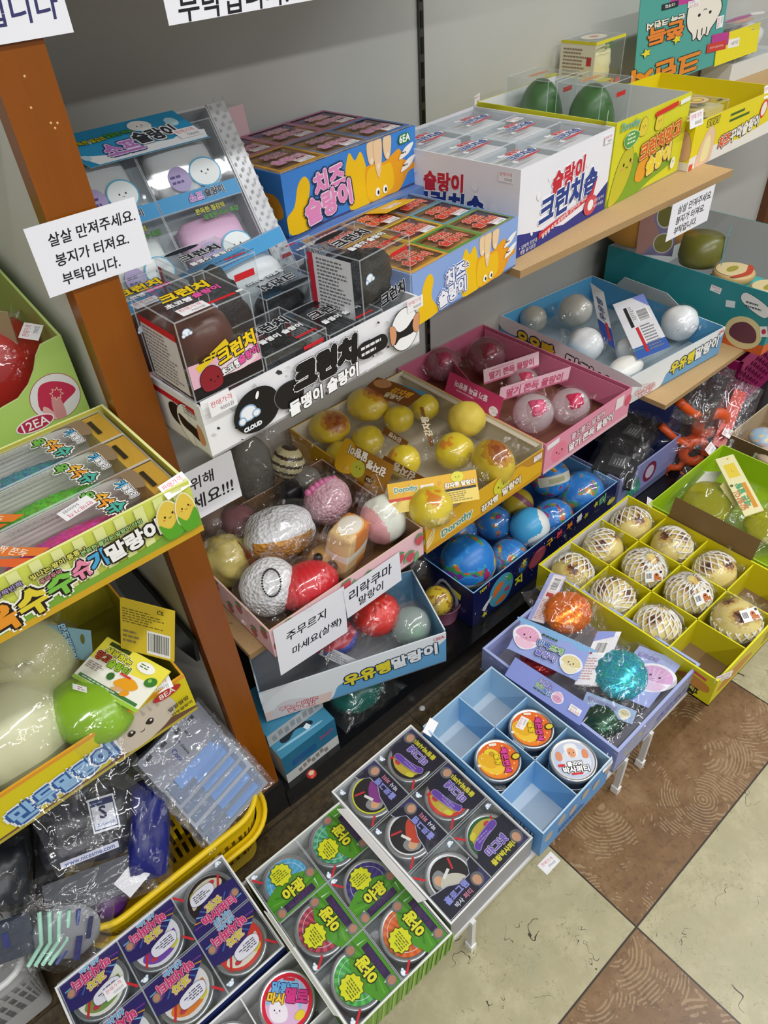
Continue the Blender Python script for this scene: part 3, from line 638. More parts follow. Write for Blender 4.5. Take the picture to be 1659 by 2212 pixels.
for j in range(3):
    for i in range(2):
        o = thing('soap_toy_pack', 'clear soap toy pack at the %s of the white soap carton' % nm[j * 2 + i], 'toy pack', M=B @ TR(.006 + i * .135, .006 + j * .1005, .004), group='clear packs in the white soap carton')
        m = MB(); m.slab(.012, .012, .06, .12, .086, .122, 'e9e9ea', 'squishy'); m.build('squishy_soap', o)
        m = MB(); clearbox(m, 0, 0, 0, .133, .098, .133); m.slab(.001, .001, .001, .132, .097, .05, 'e2e2e4'); a = top(m, .1335)
        for q in range(9): a.ell(.03 + q * .009, .03 + (q * 37 % 40) * .001, .005, .005, 'f8f8fa')
        logo(a, '슬랑이', .066, .062, .035, 'd0303c', 'ffffff'); logo(a, '크런치솝', .066, .044, .07, '2a4690', 'ffffff', None, 0, 1, .2); a.blob([(.03, .03), (.066, .026), (.104, .032), (.066, .033)], 'd0303c')
        if (i, j) == (1, 1): a.price(.1, .078, '7000원', 0, .034)
        m.build('clear_box', o)

# --- mango toy carton
c = carton('yellow mango toy carton with orange lettering and a smiling mango', 1.203, .79, .9455, 3.5); w, d, h = .264, .315, .145
m = MB(); tray(m, w, d, h, 'd9d62a', 'e6e6e2', edge='d9d62a')
a = front(m, w, h)
a.hold()
for q in range(40): a.ell((q * 67 % 97) / 97 * w, (q * 41 % 89) / 89 * h, .0012, .0012, 'e6e25a', n=8)
a.hold(False); a.blob([(.0, .0), (.02, .03), (.055, .065), (.08, .08), (.1, .06), (.13, .045), (.16, .05), (.2, .04), (.24, .03), (.2, .02), (.15, .012), (.1, 0)], '7ea626'); a.blob([(.006, .004), (.015, .05), (.034, .085), (.06, .095), (.074, .075), (.07, .045), (.05, .015), (.025, .001)], 'c8c12c', '5a641a', .001); a.face(.054, .066, .022, '2a1c10', 10, 'e8907a')
a.blob([(.09, .03), (.1, .06), (.13, .07), (.15, .05), (.13, .03), (.11, .02)], 'e8a028')
for x, y in ((.095, .12), (.15, .118)): a.blob([(x - .012, y - .012), (x - .012, y + .008), (x, y + .016), (x + .012, y + .006), (x + .01, y - .014)], 'e5cf3c', '8a7a1c', .0008); a.face(x, y, .008)
logo(a, '크런치망고', .168, .082, .145, 'd9662c', 'f3d36a', '7a3a1c', 7, 1, 0, .1, .15); logo(a, '슬랑이', .17, .047, .085, 'f0d22c', 'f7efb0', '7a4a1c', 7, 1, 0, .1, .17)
a.blob([(.035, .1), (.03, .112), (.045, .122), (.065, .12), (.08, .112), (.07, .1), (.05, .094)], '58a04a', 'dfe8b8', .0012); a.lines(.04, .1, .035, .02, 3, 'e8f0d0')
a.txt('Dorothy', .045, .133, .013, '6ab8b0', [('2f6f86', .03)], w=.062); a.rect(.13, .13, .08, .009, 'd8321e', 3); a.rect(.218, .132, .036, .008, 'f2f2ea', 3); a.ell(.23, .026, .009, .011, 'f2f0d8'); a.txt('12', .23, .029, .006, '3a5a2a')
m.build('tray', c); B = c.matrix_basis
def mangopack(label, M, s):
    x, y, z = s; o = thing('mango_toy_pack', label, 'toy pack', M=M, group='dark green mango packs'); m = MB()
    m.ell((x / 2, y / 2, z * .5), (x * .46, y * .46, z * .46), '3a6a2a', 'squishy', 24, .06, 2, x); m.build('squishy_mango', o)
    m = MB(); clearbox(m, 0, 0, 0, x, y, z, 'd6dcd2'); a = Art(m, (0, -.0004, 0), (1, 0, 0), (0, 0, 1)); logo(a, '크런치망고', x * .62, z * .42, x * .6, 'c86a3a', '5a2a16'); logo(a, '슬랑이', x * .62, z * .24, x * .4, 'd8b62c', '5a3a16'); a.blob([(x * .06, z * .1), (x * .05, z * .4), (x * .2, z * .5), (x * .32, z * .35), (x * .28, z * .1)], 'c0b03c', '3a3a1a', .001); a.face(x * .18, z * .28, x * .09)
    a.rect(x * .5, z * .84, x * .3, z * .05, 'c8281e')
    a = top(m, z + .0004); logo(a, '크런치망고', x * .5, y * .6, x * .6, 'd0703a', 'e8d8a0'); a.ell(x * .5, y * .3, x * .2, y * .1, 'b8b040'); m.build('clear_box', o)
mangopack('dark green mango pack at the back of the yellow mango carton', B @ TR(.085, .208, .004, 0), (.1, .1, .170)); mangopack('dark green mango pack at the front right of the yellow mango carton', B @ TR(.11, .104, .004, 0), (.105, .1, .166))
tearsticker(c, TR(.0, d, h - .004, 20), '7000원', .03); tearsticker(c, TR(.0, .02, h - .002, 30), '7000원', .03)

# --- yellow cheese mochi carton at the far end
c = carton('yellow and white cheese toy carton at the right end of the top shelf', 1.477, .79, .9455, 1.5); w, d, h = .36, .30, .09
m = MB(); tray(m, w, d, h, 'e9d81a', 'e2cf20', edge='e9d81a')
a = front(m, w, h); a.poly([(0, 0), (w, 0), (w, .03), (.2, .018), (.1, .03), (0, .024)], 'efeae0'); a.blob([(.03, .0), (.035, .04), (.06, .07), (.085, .06), (.09, .02), (.08, 0)], 'ecc9a6', 'b08a62', .0006); a.blob([(.045, .01), (.05, .045), (.065, .055), (.075, .04), (.072, .01)], 'f5e7a8')
a.txt('말랑말랑', .07, .08, .013, 'e9d81a', [('3a3420', .12)], w=.05); a.lines(.14, .06, .09, .022, 2, '3f6a2a'); logo(a, '치즈', .135, .03, .045, 'e2582c', 'f6efe0', '4a2a16', 5, 1, 0, .1, .17); logo(a, '꾸덕슬랑이', .22, .036, .12, 'f4f0e6', '5a4a3a', None, 5, 1, 0, .12); a.ell(.29, .06, .016, .018, 'd8402c'); a.ell(.29, .06, .012, .014, 'f4eee0'); a.rect(.004, .0, .012, .012, 'e8501e')
a = left(m, d); a.blob([(d - .07, .02), (d - .06, .07), (d - .03, .08), (d - .006, .06), (d - .006, .02)], 'e0b48c', '8a6a4a', .0006); a.rect(0, 0, d, .016, 'efeae0')
m.build('tray', c)
tearsticker(c, TR(.0, -.001, h - .006, 0, -12), '8000원', .05); tearsticker(c, TR(.30, -.001, h - .01, 0, -12), '8000원', .045)
# raised printed back card of that carton
m = MB(); yb = d - .001; P0 = [(.02, yb, h), (w, yb, h), (w, yb + .01, .145), (.22, yb + .01, .145), (.22, yb + .015, .25), (.02, yb + .015, .25)]
hx = py(1380, 170, 1.09).x - 1.477; hw = py(1565, 150, 1.09).x - 1.477 - hx; zb = py(1380, 172, 1.09).z - .9455; zt = py(1377, 3, 1.1).z - .9455; a = sheetart(m, [(hx, yb, zb - .03), (hx + hw, yb, zb - .03), (hx + hw, yb + .015, zt), (hx, yb + .015, zt)], .0014, '4fa39a', '4fa39a'); a.M = a.M @ Matrix.Diagonal((hw / .2, (zt - zb + .03) / .215, 1, 1))
a.blob([(.06, .19), (.08, .205), (.12, .2), (.14, .195), (.12, .18), (.08, .18)], 'c23a94'); a.blob([(.105, .145), (.11, .175), (.14, .19), (.17, .182), (.186, .15), (.178, .12), (.165, .1), (.16, .085), (.15, .092), (.142, .078), (.133, .09), (.125, .084), (.122, .1), (.11, .118)], 'efe9dc', '1f1f1f', .0025); a.face(.146, .145, .026, '1c1c1c', 180)
for x in (.132, .143, .154): a.rect(x, .09, .0022, .018, '1f1f1f')
logo(a, '쫀득 크런치', .058, .15, .08, 'f2eddc', '2a2a22', None, 180, 1, 0, .12); logo(a, '쫀득', .06, .125, .075, 'e8862a', '2a2a22', None, 180, 1, 0, .1); logo(a, '크런치', .07, .03, .15, 'e08a28', '2a2018', None, 180, 1, 0, .08); a.rect(.045, .178, .035, .014, '222a2a'); a.txt('12개입', .062, .185, .008, 'e8e8e0', rot=180); a.price(.115, .175, '7000원', 180, .026); a.price(.186, .11, '7000원', 90, .03)
for x, y in ((.02, .09), (.085, .1)): a.burst(x, y, .011, 'e6d82c', 5, .5, '2a2a22')
m.build('header_card', c)
m = MB(); a = sheetart(m, [(hx + hw * .93, yb - .004, h - .03), (hx + hw * 1.5, yb - .004, h - .03), (hx + hw * 1.5, yb + .004, zb + .035), (hx + hw * .93, yb + .004, zb + .035)], .0014, 'e9dc1c', 'e9dc1c'); a.poly([(-.03, .05), (.06, .04), (.06, .07), (-.03, .075)], 'b83a8c'); a.rect(-.05, .035, .1, .02, 'c83a30', -3); a.txt('입에 넣거나 절대로 먹지마세요', 0, .045, 1, 'f0e0d8', w=.07, b=0, rot=-3); a.rect(.06, .03, .06, .02, 'f2f0ea', -3); a.txt('14세 이상', .095, .04, .01, '3a3a3a', b=0); m.build('warning_flap', c)
B = c.matrix_basis
for k, (x, y, z, lb) in enumerate(((.012, .012, .074, 'front left'), (.115, .04, .086, 'front middle'), (.02, .15, .078, 'back left'))):
    o = thing('cheese_mochi_pack', 'pale cheese mochi pack at the %s of the yellow and white carton' % lb, 'toy pack', M=B @ TR(x, y, .004), group='cheese mochi packs'); m = MB(); m.slab(.006, .006, 0, .082, .085, z - .01, 'ead98c', 'squishy'); m.build('squishy_cheese', o)
    m = MB(); clearbox(m, 0, 0, 0, .088, .09, z, 'f0ead0'); a = top(m, z + .0004); a.ell(.045, .05, .033, .026, 'b07a4a'); a.ell(.045, .05, .029, .022, 'dcc88c'); a.ell(.045, .05, .018, .013, 'b07a4a'); a.ell(.045, .05, .014, .009, 'e8c84a'); a.rect(.06, .008, .02, .008, '4a3a20'); m.build('clear_box', o)
p = py(1320, 150, 1.10)
o = thing('cheese_block_pack', 'small upright clear pack of pale cheese with a yellow edge, behind the mango carton', 'toy pack', (p.x - .06, 1.105, 1.03), 4); m = MB(); m.ell((.06, .045, .05), (.052, .04, .05), 'efe6b0', 'squishy', 20, .18, 4, 3, shape=lambda q: .85 / max(abs(q.x), abs(q.y), abs(q.z)) ** .7); m.build('squishy_cheese', o)
m = MB(); clearbox(m, 0, 0, 0, .12, .09, .105, 'f2f0e4'); m.slab(-.0005, 0, .001, 0, .09, .1, 'e8e2d0'); a = Art(m, (-.001, .09, 0), (0, -1, 0), (0, 0, 1)); a.lines(.008, .008, .074, .085, 12, '9a8478'); a.rect(.07, .06, .012, .016, 'c83a44'); m.slab(0, -.001, .1, .12, .0, .106, 'dcd22c'); m.slab(-.001, 0, .1, .0, .09, .106, 'dcd22c'); a = Art(m, (0, -.0008, 0), (1, 0, 0), (0, 0, 1)); logo(a, '치즈', .075, .014, .035, 'e08a2c', '4a2a16'); a.ell(.107, .014, .009, .009, 'd8503c'); a.lines(.035, .085, .05, .016, 2, '4a7a3a'); a = top(m, .1055); a.ell(.06, .045, .04, .03, 'a8a090'); a.ell(.06, .045, .035, .026, 'd8d4c4'); a.ell(.06, .045, .012, .01, 'c88a7a'); m.build('clear_box', o)
m = MB(); m.slab(1.47, 1.115, .9455, 1.62, 1.203, 1.0295, 'e9d81a'); tag(m.build('closed_carton'), 'closed yellow carton behind the mango carton under the small cheese pack', 'carton')
p = py(1585, 135, 1.125); gz = p.z; gh = py(1600, 52, 1.125).z - gz
m = MB(); m.slab(p.x - .03, 1.112, .9455, p.x + .25, 1.2, gz, 'd9dcd8'); tag(m.build('closed_carton'), 'pale closed carton at the far right of the top shelf, under the white squishy pack', 'carton')
o = thing('ghost_toy_pack', 'clear pack of a white squishy at the top right edge of the photo', 'toy pack', (p.x - .02, 1.113, gz + .0005)); m = MB(); m.ell((.11, .045, gh * .45), (.085, .038, gh * .4), 'e9e9ea', 'squishy', 20, .06); m.build('squishy_toy', o); m = MB(); clearbox(m, 0, 0, .0, .22, .085, gh)
a = top(m, gh + .0005); a.blob([(.01, .06), (.1, .07), (.16, .06), (.1, .045), (.01, .05)], 'b0508c'); a.ell(.18, .055, .03, .016, 'efefe6'); a.ell(.06, .03, .05, .012, 'd8a08c'); a = Art(m, (0, -.0004, 0), (1, 0, 0), (0, 0, 1)); logo(a, '쫀득', .04, gh * .6, .06, 'e8e4d4', '3a342a'); logo(a, '크런치', .05, gh * .3, .08, 'd8702c', '3a2416'); m.build('clear_box', o)

# --- soap tray leaning on the wall
Mt = TR(.296, .918, .9465, -1, 57.5)
o = thing('display_tray', 'silvery tray of soap toys leaning on the grey wall, blue header at its top', 'display tray', M=Mt)
w, d, h = .252, .287, .045
m = MB(); m.slab(0, 0, 0, w, d, .003, 'c2c4c6', 'gloss', d='d9d9d6')
for q in ((0, 0, w, .003), (0, d - .003, w, d), (0, 0, .003, d), (w - .003, 0, w, d)): m.slab(q[0], q[1], 0, q[2], q[3], h, 'c9cbcd', 'gloss')
m.slab(w - .001, 0, h - .001, w + .028, d, h, 'cfd1d3', 'gloss'); m.slab(-.028, 0, h - .001, .001, d, h, 'cfd1d3', 'gloss')
a = Art(m, (w + .001, 0, h), (1, 0, 0), (0, 1, 0))
for i in range(4):
    for j in range(18): a.ell(.003 + i * .007, .01 + j * .016 + (i % 2) * .007, .0016, .003, 'aeb0b4', n=8)
m.build('tray', o)
m = MB(); a = sheetart(m, [(.055, d - .045, h + .012), (.23, d - .045, h + .012), (.2, d + .003, h + .001), (.022, d + .003, h + .001)], .001, '2a94c4', 'd0d0d0')
a.w = .197; a.M = a.M @ Matrix.Diagonal((.86, .78, 1, 1)) @ Matrix.Translation((.012, 0, 0))
a.poly([(.005, .002), (.19, .002), (.2, .02), (.17, .026), (.14, .016), (.1, .02), (.05, .012), (.01, .022), (-.01, .03)], 'eef2f4')
for x, y, r in ((-.02, .042, .012), (.03, .05, .004), (.17, .052, .01), (.12, .05, .004), (.0, .02, .006)): a.ell(x, y, r, r, 'b9dce6')
logo(a, '소프', .06, .024, .055, 'b87ac4', 'f0eaf4', '3a3a78', 0, 1, 0, .09, .16); logo(a, '슬랑이', .125, .034, .07, '2f333c', 'f4f6f8', '6a747c', 0, 1, 0, .12, .17); a.ell(.12, .058, .018, .012, 'f0f0ec'); a.face(.12, .057, .008); a.txt('쫀득한 질감의', .03, .05, .009, 'd8d020', [('3a4a20', .1)]); a.txt('말랑한 비누', .08, .052, .009, '58b040', [('2a4a20', .1)]); a.price(.17, .02, '7000원', 0, .04)
m.build('header_card', o)
def soap(label, x, y, col, wd=.135, hd=.105):
    q = thing('soap_toy_pack', label, 'toy pack', M=Mt @ TR(x, y, .004), group='soap toys in the leaning tray'); m = MB()
    m.ell((wd / 2, hd * .52, .018), (wd * .45, hd * .42, .018), col, 'squishy', 28, shape=lambda v: 1 / max(abs(v.x), abs(v.y), .72) ** .8 * .86); m.build('squishy_soap', q)
    m = MB(); clearbox(m, 0, 0, 0, wd, hd, .04, 'eef2f4'); a = top(m, .0405); a.rect(0, 0, wd, hd * .2, '3a96cc'); a.ell(wd * .36, hd * .37, wd * .13, hd * .16, 'a79ac4'); a.lines(wd * .26, hd * .3, wd * .2, hd * .14, 2, '4a3a7a'); a.ell(wd * .68, hd * .38, wd * .19, hd * .19, '5aaed4'); a.ell(wd * .68, hd * .38, wd * .175, hd * .17, 'e8efee'); a.face(wd * .68, hd * .38, wd * .08)
    logo(a, '소프', wd * .45, hd * .11, wd * .17, 'b87ac4', 'f0eaf4', '3a3a78'); logo(a, '슬랑이', wd * .68, hd * .12, wd * .24, '2f333c', 'f4f6f8'); a.txt('쫀득한 질감의', wd * .55, hd * .92, .008, 'c8c420', [('2f3a20', .1)]); a.txt('말랑한 비누 촉감', wd * .66, hd * .83, .008, '4a9a40', [('20361a', .1)])
    m.build('clear_box', q)
soap('white soap toy pack at the top left of the leaning tray', .004, .165, 'dcdedd', .115); soap('white soap toy pack at the top right of the leaning tray', .121, .165, 'e0e2e2', .126); soap('white soap toy pack at the lower left of the leaning tray, beside the pink one', .006, .06, 'e4eae6', .112); soap('pink soap toy pack in the leaning tray', .12, .06, 'e3b6d4', .126)
q = thing('soap_toy_pack', 'soap toy pack on its side with barcode showing, across the foot of the leaning tray', 'toy pack', M=Mt @ TR(.105, -.02, .052, 6, 8), group='soap toys in the leaning tray'); m = MB(); m.ell((.075, .055, .022), (.062, .042, .019), 'e6e8e8', 'squishy', 24); m.build('squishy_soap', q); m = MB(); clearbox(m, 0, 0, 0, .15, .105, .044, 'eef2f4'); m.slab(-.0005, .085, .0, .1505, .1055, .0445, '3a96cc'); a = Art(m, (.15, .1062, 0), (-1, 0, 0), (0, 0, 1)); a.rect(.02, .004, .11, .036, 'e2e4e6'); a.bars(.085, .008, .04, .022, 4); a.lines(.03, .008, .05, .028, 6, 'c87a6a'); a.rect(.078, .004, .016, .01, 'b82a4a'); a = top(m, .0449); a.lines(.02, .088, .1, .012, 3, '2a5a80'); m.build('clear_box', q)
# ================================================================ LOWER SHELF
def cardpx(name, label, pts, th, col, back=None, fn=None, cat='card', group=None):
    """a loose card whose corners (lower left, lower right, upper right, upper left) are sight lines met at given heights"""
    P = [pz(*q) for q in pts]; m = MB(); a = sheetart(m, P, th, col, back)
    if fn: fn(a, a.w, a.h)
    return tag(m.build(name), label, cat, group)
def toy(name, label, u, v, z, fn, group=None, cat='squishy toy', bag=None, r=.04, seed=0, tail=(1, .3, .2), M=None, part='toy', tl=.5):
    """a squishy standing where the sight line meets height z; fn draws it around the origin"""
    p = pz(u, v, z); o = thing(name, label, cat, (p.x, p.y, z), 0, group)
    if M: o.matrix_basis = o.matrix_basis @ M
    m = MB(); fn(m); m.build(part, o)
    if bag == 'wrap': m = MB(); wrap(m, (0, 0, 0), r, seed, tail=tail, tl=tl); m.build('clear_bag', o)
    elif bag: m = MB(); pillow(m, bag[0], bag[1], bag[2], seed, M=TR(*bag[3]) if len(bag) > 3 else None); m.build('clear_bag', o)
    return o
# --- strawberry print carton with assorted squishies
c = carton('pink strawberry print carton of assorted bagged toys, two white notices on its front', .314, .737, .4405, .5); w, d, h = .355, .31, .072
m = MB(); tray(m, w, d, h, 'f0c6cc', '8a6a4c', bottom='7a5a3c', edge='e8c8b8')
a = front(m, w, h); rd = random.Random(8)
for i in range(14):
    x, y = (i + .5) / 14 * w, rd.uniform(.014, h - .014); a.blob([(x, y - .013), (x + .011, y + .002), (x + .006, y + .01), (x - .006, y + .01), (x - .011, y + .002)], 'd0525e'); a.blob([(x - .012, y + .008), (x, y + .018), (x + .013, y + .009), (x, y + .011)], '5f9a5c')
    a.blob([(x + .01, y - .02), (x + .022, y - .012), (x + .02, y + .004), (x + .012, y - .004)], '7db078')
a = left(m, d)
for i in range(8): x, y = (i + .5) / 8 * d, .02 + .03 * (i % 2); a.blob([(x, y - .012), (x + .01, y), (x, y + .012), (x - .01, y)], 'c2525e'); a.blob([(x - .01, y + .01), (x + .004, y + .02), (x + .012, y + .012)], '5f9a5c')
m.build('tray', c)
notice('white notice on the front left of the strawberry print carton', .7335, .317, .468, .39, .511, [('주무르지', .43, .69, .56), ('마세요(살짝)', .56, .33, .72)], '16161c', 3)
notice('white notice on the front right of the strawberry print carton, torn top', .7325, .468, .602, .423, .5, [('리락쿠마', .46, .66, .76), ('말랑이', .44, .29, .44)], '16161c', -1)
G = 'assorted bagged squishies in the strawberry print carton'
toy('squishy_bun', 'big white knitted bun with orange belly in the strawberry print carton', 603, 1150, .505, lambda m: m.ell((0, 0, 0), (.078, .056, .052), 'f2f3f4', 'knit', 72, .08, 2, 1, fn=lambda q: 'd99a3a' if q.y < -.25 and q.z < .12 and q.x < .55 else 'f1f3f5', M=TR(0, 0, 0, 10, -15, 18)), G, bag='wrap', r=(.08, .058, .054), seed=1, tail=(.3, 1, .6), tl=.9)
toy('squishy_ball', 'pink and white knitted ball with pink loop trim in the strawberry print carton', 708, 1082, .50, lambda m: (m.ell((0, 0, 0), (.05, .046, .05), 'e2b4c0', 'knit', 28, .1, 2, 2), [m.ell((-.04 + i * .011, .005, .042 + .006 * math.sin(i * .6)), (.007, .008, .008), 'd878a8', 'squishy', 10) for i in range(7)]), G, bag='wrap', r=.052, seed=2, tail=(1, .4, .5))
toy('squishy_bun', 'white bun with pink side at the right end of the strawberry print carton', 828, 1120, .505, lambda m: m.ell((0, 0, 0), (.047, .046, .056), 'eef0e2', 'squishy', 72, .06, 2, 3, fn=lambda q: 'eeb0b4' if q.x < -.45 - .2 * q.z else 'eef1e2', shape=lambda q: 1 - .12 * max(q.z, 0)), G, bag='wrap', r=(.05, .05, .058), seed=3, tail=(-.2, .6, 1))
def cakeblk(m):
    m.ell((0, 0, 0), (.045, .03, .062), 'e8c48a', 'squishy', 72, 0, shape=lambda q: .9 / max(abs(q.x), abs(q.y), abs(q.z)) ** .75, fn=lambda q: 'e2852c' if (.15 < q.z < .75 and q.x > -.5 + q.z * .3) or -.75 < q.z < -.3 and q.x > 0 else ('f6efe0' if q.z > -.1 and q.z < .2 or q.z > .8 else 'ecca90'), M=TR(0, 0, 0, 20, 10, 8))
toy('squishy_cake', 'orange and white cake block in the strawberry print carton', 748, 1180, .505, cakeblk, G, bag='wrap', r=(.05, .042, .066), seed=4, tail=(-.6, -.3, 1), tl=.6)
toy('squishy_toy', 'tan squishy with a black button nose in the strawberry print carton', 700, 1215, .48, lambda m: (m.ell((0, 0, 0), (.036, .03, .036), 'c99a58', 'squishy', 24), m.ell((-.002, -.028, .012), .012, '15151a', 'gloss', 16), m.ell((-.018, -.012, .034), .009, '15151a', 'gloss', 12)), G)
def chainball(m):
    m.ell((0, 0, 0), (.055, .05, .053), 'f2f3f3', 'knit', 64, .06, 2, 5, fn=lambda q: 'efc4ca' if q.x > .5 and q.z < .35 else 'f3f4f5')
toy('squishy_ball', 'white knitted ball with a black ball chain at the strawberry print carton front', 582, 1268, .500, chainball, G, bag='wrap', r=.058, seed=5, tail=(-.6, -.6, .3), tl=.6)
o = bpy.data.objects[-1] if False else [q for q in bpy.data.objects if q.get('label', '').startswith('white knitted ball with a black ball chain')][0]
m = MB(); cdir = Vector((-.38, -.55, .74)).normalized(); e1 = Vector((.75, -.66, -.06)); e2 = Vector((.47, .47, .75)); cc_ = cdir * .0585 + e1 * .012 + e2 * .010
for i in range(34):
    t_ = i / 34 * 2 * PI; q_ = cc_ + e1 * (.017 * math.cos(t_)) + e2 * (.027 * math.sin(t_)); q_ = q_.normalized() * .061; m.ell(q_, .0019, '2a2a2c', 'steel', 8)
m.build('ball_chain', o)
toy('squishy_ball', 'red ribbed squishy in the front corner of the strawberry print carton', 664, 1266, .488, lambda m: m.ell((0, 0, 0), (.06, .045, .045), 'd8202c', 'squishy', 110, 0, shape=lambda q: 1 + .014 * math.sin(q.x * 34), M=TR(0, 0, 0, -8, 0, 5)), G, bag='wrap', r=(.062, .048, .048), seed=6, tail=(1, .5, .6), tl=.8)
toy('squishy_toy', 'pale yellow folded squishy at the left end of the strawberry print carton', 487, 1210, .495, lambda m: m.ell((0, 0, 0), (.046, .05, .05), 'dcca72', 'squishy', 28, .25, 2.5, 7), G, bag='wrap', r=(.05, .055, .054), seed=7, tail=(.2, -.2, 1), tl=.4)
toy('squishy_toy', 'grey fuzzy squishy standing behind the low post notice', 545, 1015, .54, lambda m: m.ell((0, 0, 0), (.046, .042, .085), '8d8a80', 'plush', 30, .1, 2, 8), G, bag='wrap', r=(.052, .046, .088), seed=8, tail=(.4, .4, .9))
toy('squishy_toy', 'cream and brown striped squishy at the back of the strawberry print carton', 622, 1000, .545, lambda m: m.ell((0, 0, 0), (.034, .034, .04), 'd8cf9a', 'squishy', 80, .1, 2, 9, fn=lambda q: '3a2a1c' if math.sin(q.z * 14 + q.x * 5) > .45 else 'd8d0a0'), G, bag='wrap', r=.045, seed=9, tail=(.8, .3, .4))
toy('squishy_toy', 'charcoal squishy block behind the pink knitted ball', 628, 1072, .50, lambda m: m.ell((0, 0, 0), (.026, .026, .036), '26262a', 'squishy', 20, .1, 2, 10, shape=lambda q: .9 / max(abs(q.x), abs(q.y), abs(q.z)) ** .6), G)
toy('squishy_toy', 'mauve squishy behind the big white bun', 520, 1135, .49, lambda m: m.ell((0, 0, 0), (.04, .04, .045), '9a6a70', 'squishy', 20, .15, 2, 11), G, bag='wrap', r=.044, seed=11)
toy('squishy_toy', 'dull pink squishy under the low post notice', 462, 1130, .49, lambda m: m.ell((0, 0, 0), (.036, .036, .044), '8f7a72', 'squishy', 20, .1, 2, 12), G, bag='wrap', r=.04, seed=12)
toy('squishy_toy', 'pale grey squishy between the striped one and the potato bread carton', 662, 1040, .505, lambda m: m.ell((0, 0, 0), (.032, .03, .034), 'a8a69e', 'plush', 20, .1, 2, 13), G, bag='wrap', r=.042, seed=13)
cardpx('paper_strip', 'rust red card strip between the yellow and white squishies', [(500, 1185, .49), (550, 1235, .49), (560, 1222, .525), (512, 1165, .525)], .001, '9a3a1c', cat='card')

# --- potato bread carton
c = carton('yellow and brown potato bread toy carton with a smiling potato on its front', .674, .738, .4405, 0); w, d, h = .345, .44, .084
m = MB(); tray(m, w, d, h, 'e3b01e', 'd6cdb8', edge='d8b048', hf=.072); a = front(m, w, .072)
a.blob([(.2, .074), (.24, .062), (.27, .066), (.3, .048), (.33, .044), (.344, .04), (.344, .074)], 'c08a2c'); a.poly([(0, 0), (w, 0), (w, .012), (.2, .008), (.0, .016)], 'd09a20')
for k in range(3): a.blob([(.004, .012 + k * .008), (.02, .03 + k * .012), (.028 - k * .004, .07), (.026 - k * .004, .07), (.018, .032 + k * .012), (.002, .016 + k * .008)], 'f2e2b0')
a.txt('Dorothy', .085, .026, .016, '5aa09a', [('f5e9c0', .16), ('2f6f86', .04)], w=.085, rot=4); a.ell(.215, .05, .026, .024, 'b2a81c'); a.ell(.215, .05, .0245, .0225, 'dcd63c'); a.face(.212, .048, .016, '2a2410', 6); logo(a, '감자빵', .18, .022, .05, 'f6f2e4', '7a5a1c', None, 5, 1, 0, .12); logo(a, '말랑이', .245, .03, .055, 'f6f2e4', '7a5a1c', None, 5, 1, 0, .12)
a.price(.325, .06, '7000원', 0, .026); m.build('tray', c)
m = MB(); m.slab(w - .016, .01, h - .006, w - .003, d - .01, h - .004, 'cfc4ae'); m.build('folded_side', c)
G = 'potato bread squishies in the yellow and brown carton'
def bun(label, u, v, z, r, burn=(.1, -.7, .6), big=False, bag=True, seed=0, s=(1, 1, .92), foam=False):
    b = Vector(burn).normalized()
    def colr(q):
        k = q.dot(b) + .12 * noise.noise(q * 4 + Vector((seed, 0, 0)))
        if foam: return 'd9c04c'
        if big: return '8a3f12' if k > .955 else 'a5611a' if k > .83 else 'c8921e' if k > .68 else 'dcc02c'
        return 'dd8a20' if k > .95 else 'e2bb22' if k > .9 else 'e3cc2a'
    return toy('potato_bread_squishy', label, u, v, z, lambda m: m.ell((0, 0, 0), [r * q for q in s], 'e3cc2a', 'foam' if foam else 'squishy', 64, .05, 2, seed, fn=colr, M=TR(0, 0, 0, seed * 40)), None if foam or big else G, bag='wrap' if bag else None, r=[r * q for q in s], seed=seed, tail=(math.cos(seed * 2), math.sin(seed * 2), .3), tl=.6)
bun('flat potato bread squishy with dark burnt spot, leftmost in the yellow carton', 712, 922, .505, .048, (.1, -.5, .8), True, seed=0, s=(1, 1, .7))
bun('flat potato bread squishy with burnt spot, second from left at the back', 795, 873, .515, .05, (.5, -.2, .8), True, seed=0, s=(1, 1, .72))
bun('small yellow potato squishy just right of the burnt flat ones', 862, 905, .495, .034, seed=3); bun('small yellow potato squishy below the two burnt flat ones', 795, 952, .49, .036, seed=4)
bun('small yellow potato squishy at the very back of the yellow carton', 918, 880, .495, .033, seed=5); bun('yellow potato squishy in the middle, beside the brown header cards', 872, 995, .495, .037, seed=6)
bun('yellow potato squishy in its bag, right half of the carton', 982, 975, .505, .042, (-.2, -.5, .8), seed=7); bun('plain matte yellow ball without a bag in the yellow carton', 1008, 905, .53, .042, foam=True, bag=False, seed=0)
bun('long yellow potato bread squishy with a brown toasted top at the right', 1065, 1000, .515, .046, (-.1, -.35, .9), True, seed=0, s=(.85, 1.05, 1.1))
bun('yellow potato squishy hanging from the yellow header card at the front', 930, 1095, .53, .043, (-.3, -.2, .9), seed=10); bun('yellow potato squishy under the brown header card at the left', 735, 985, .475, .034, seed=11)
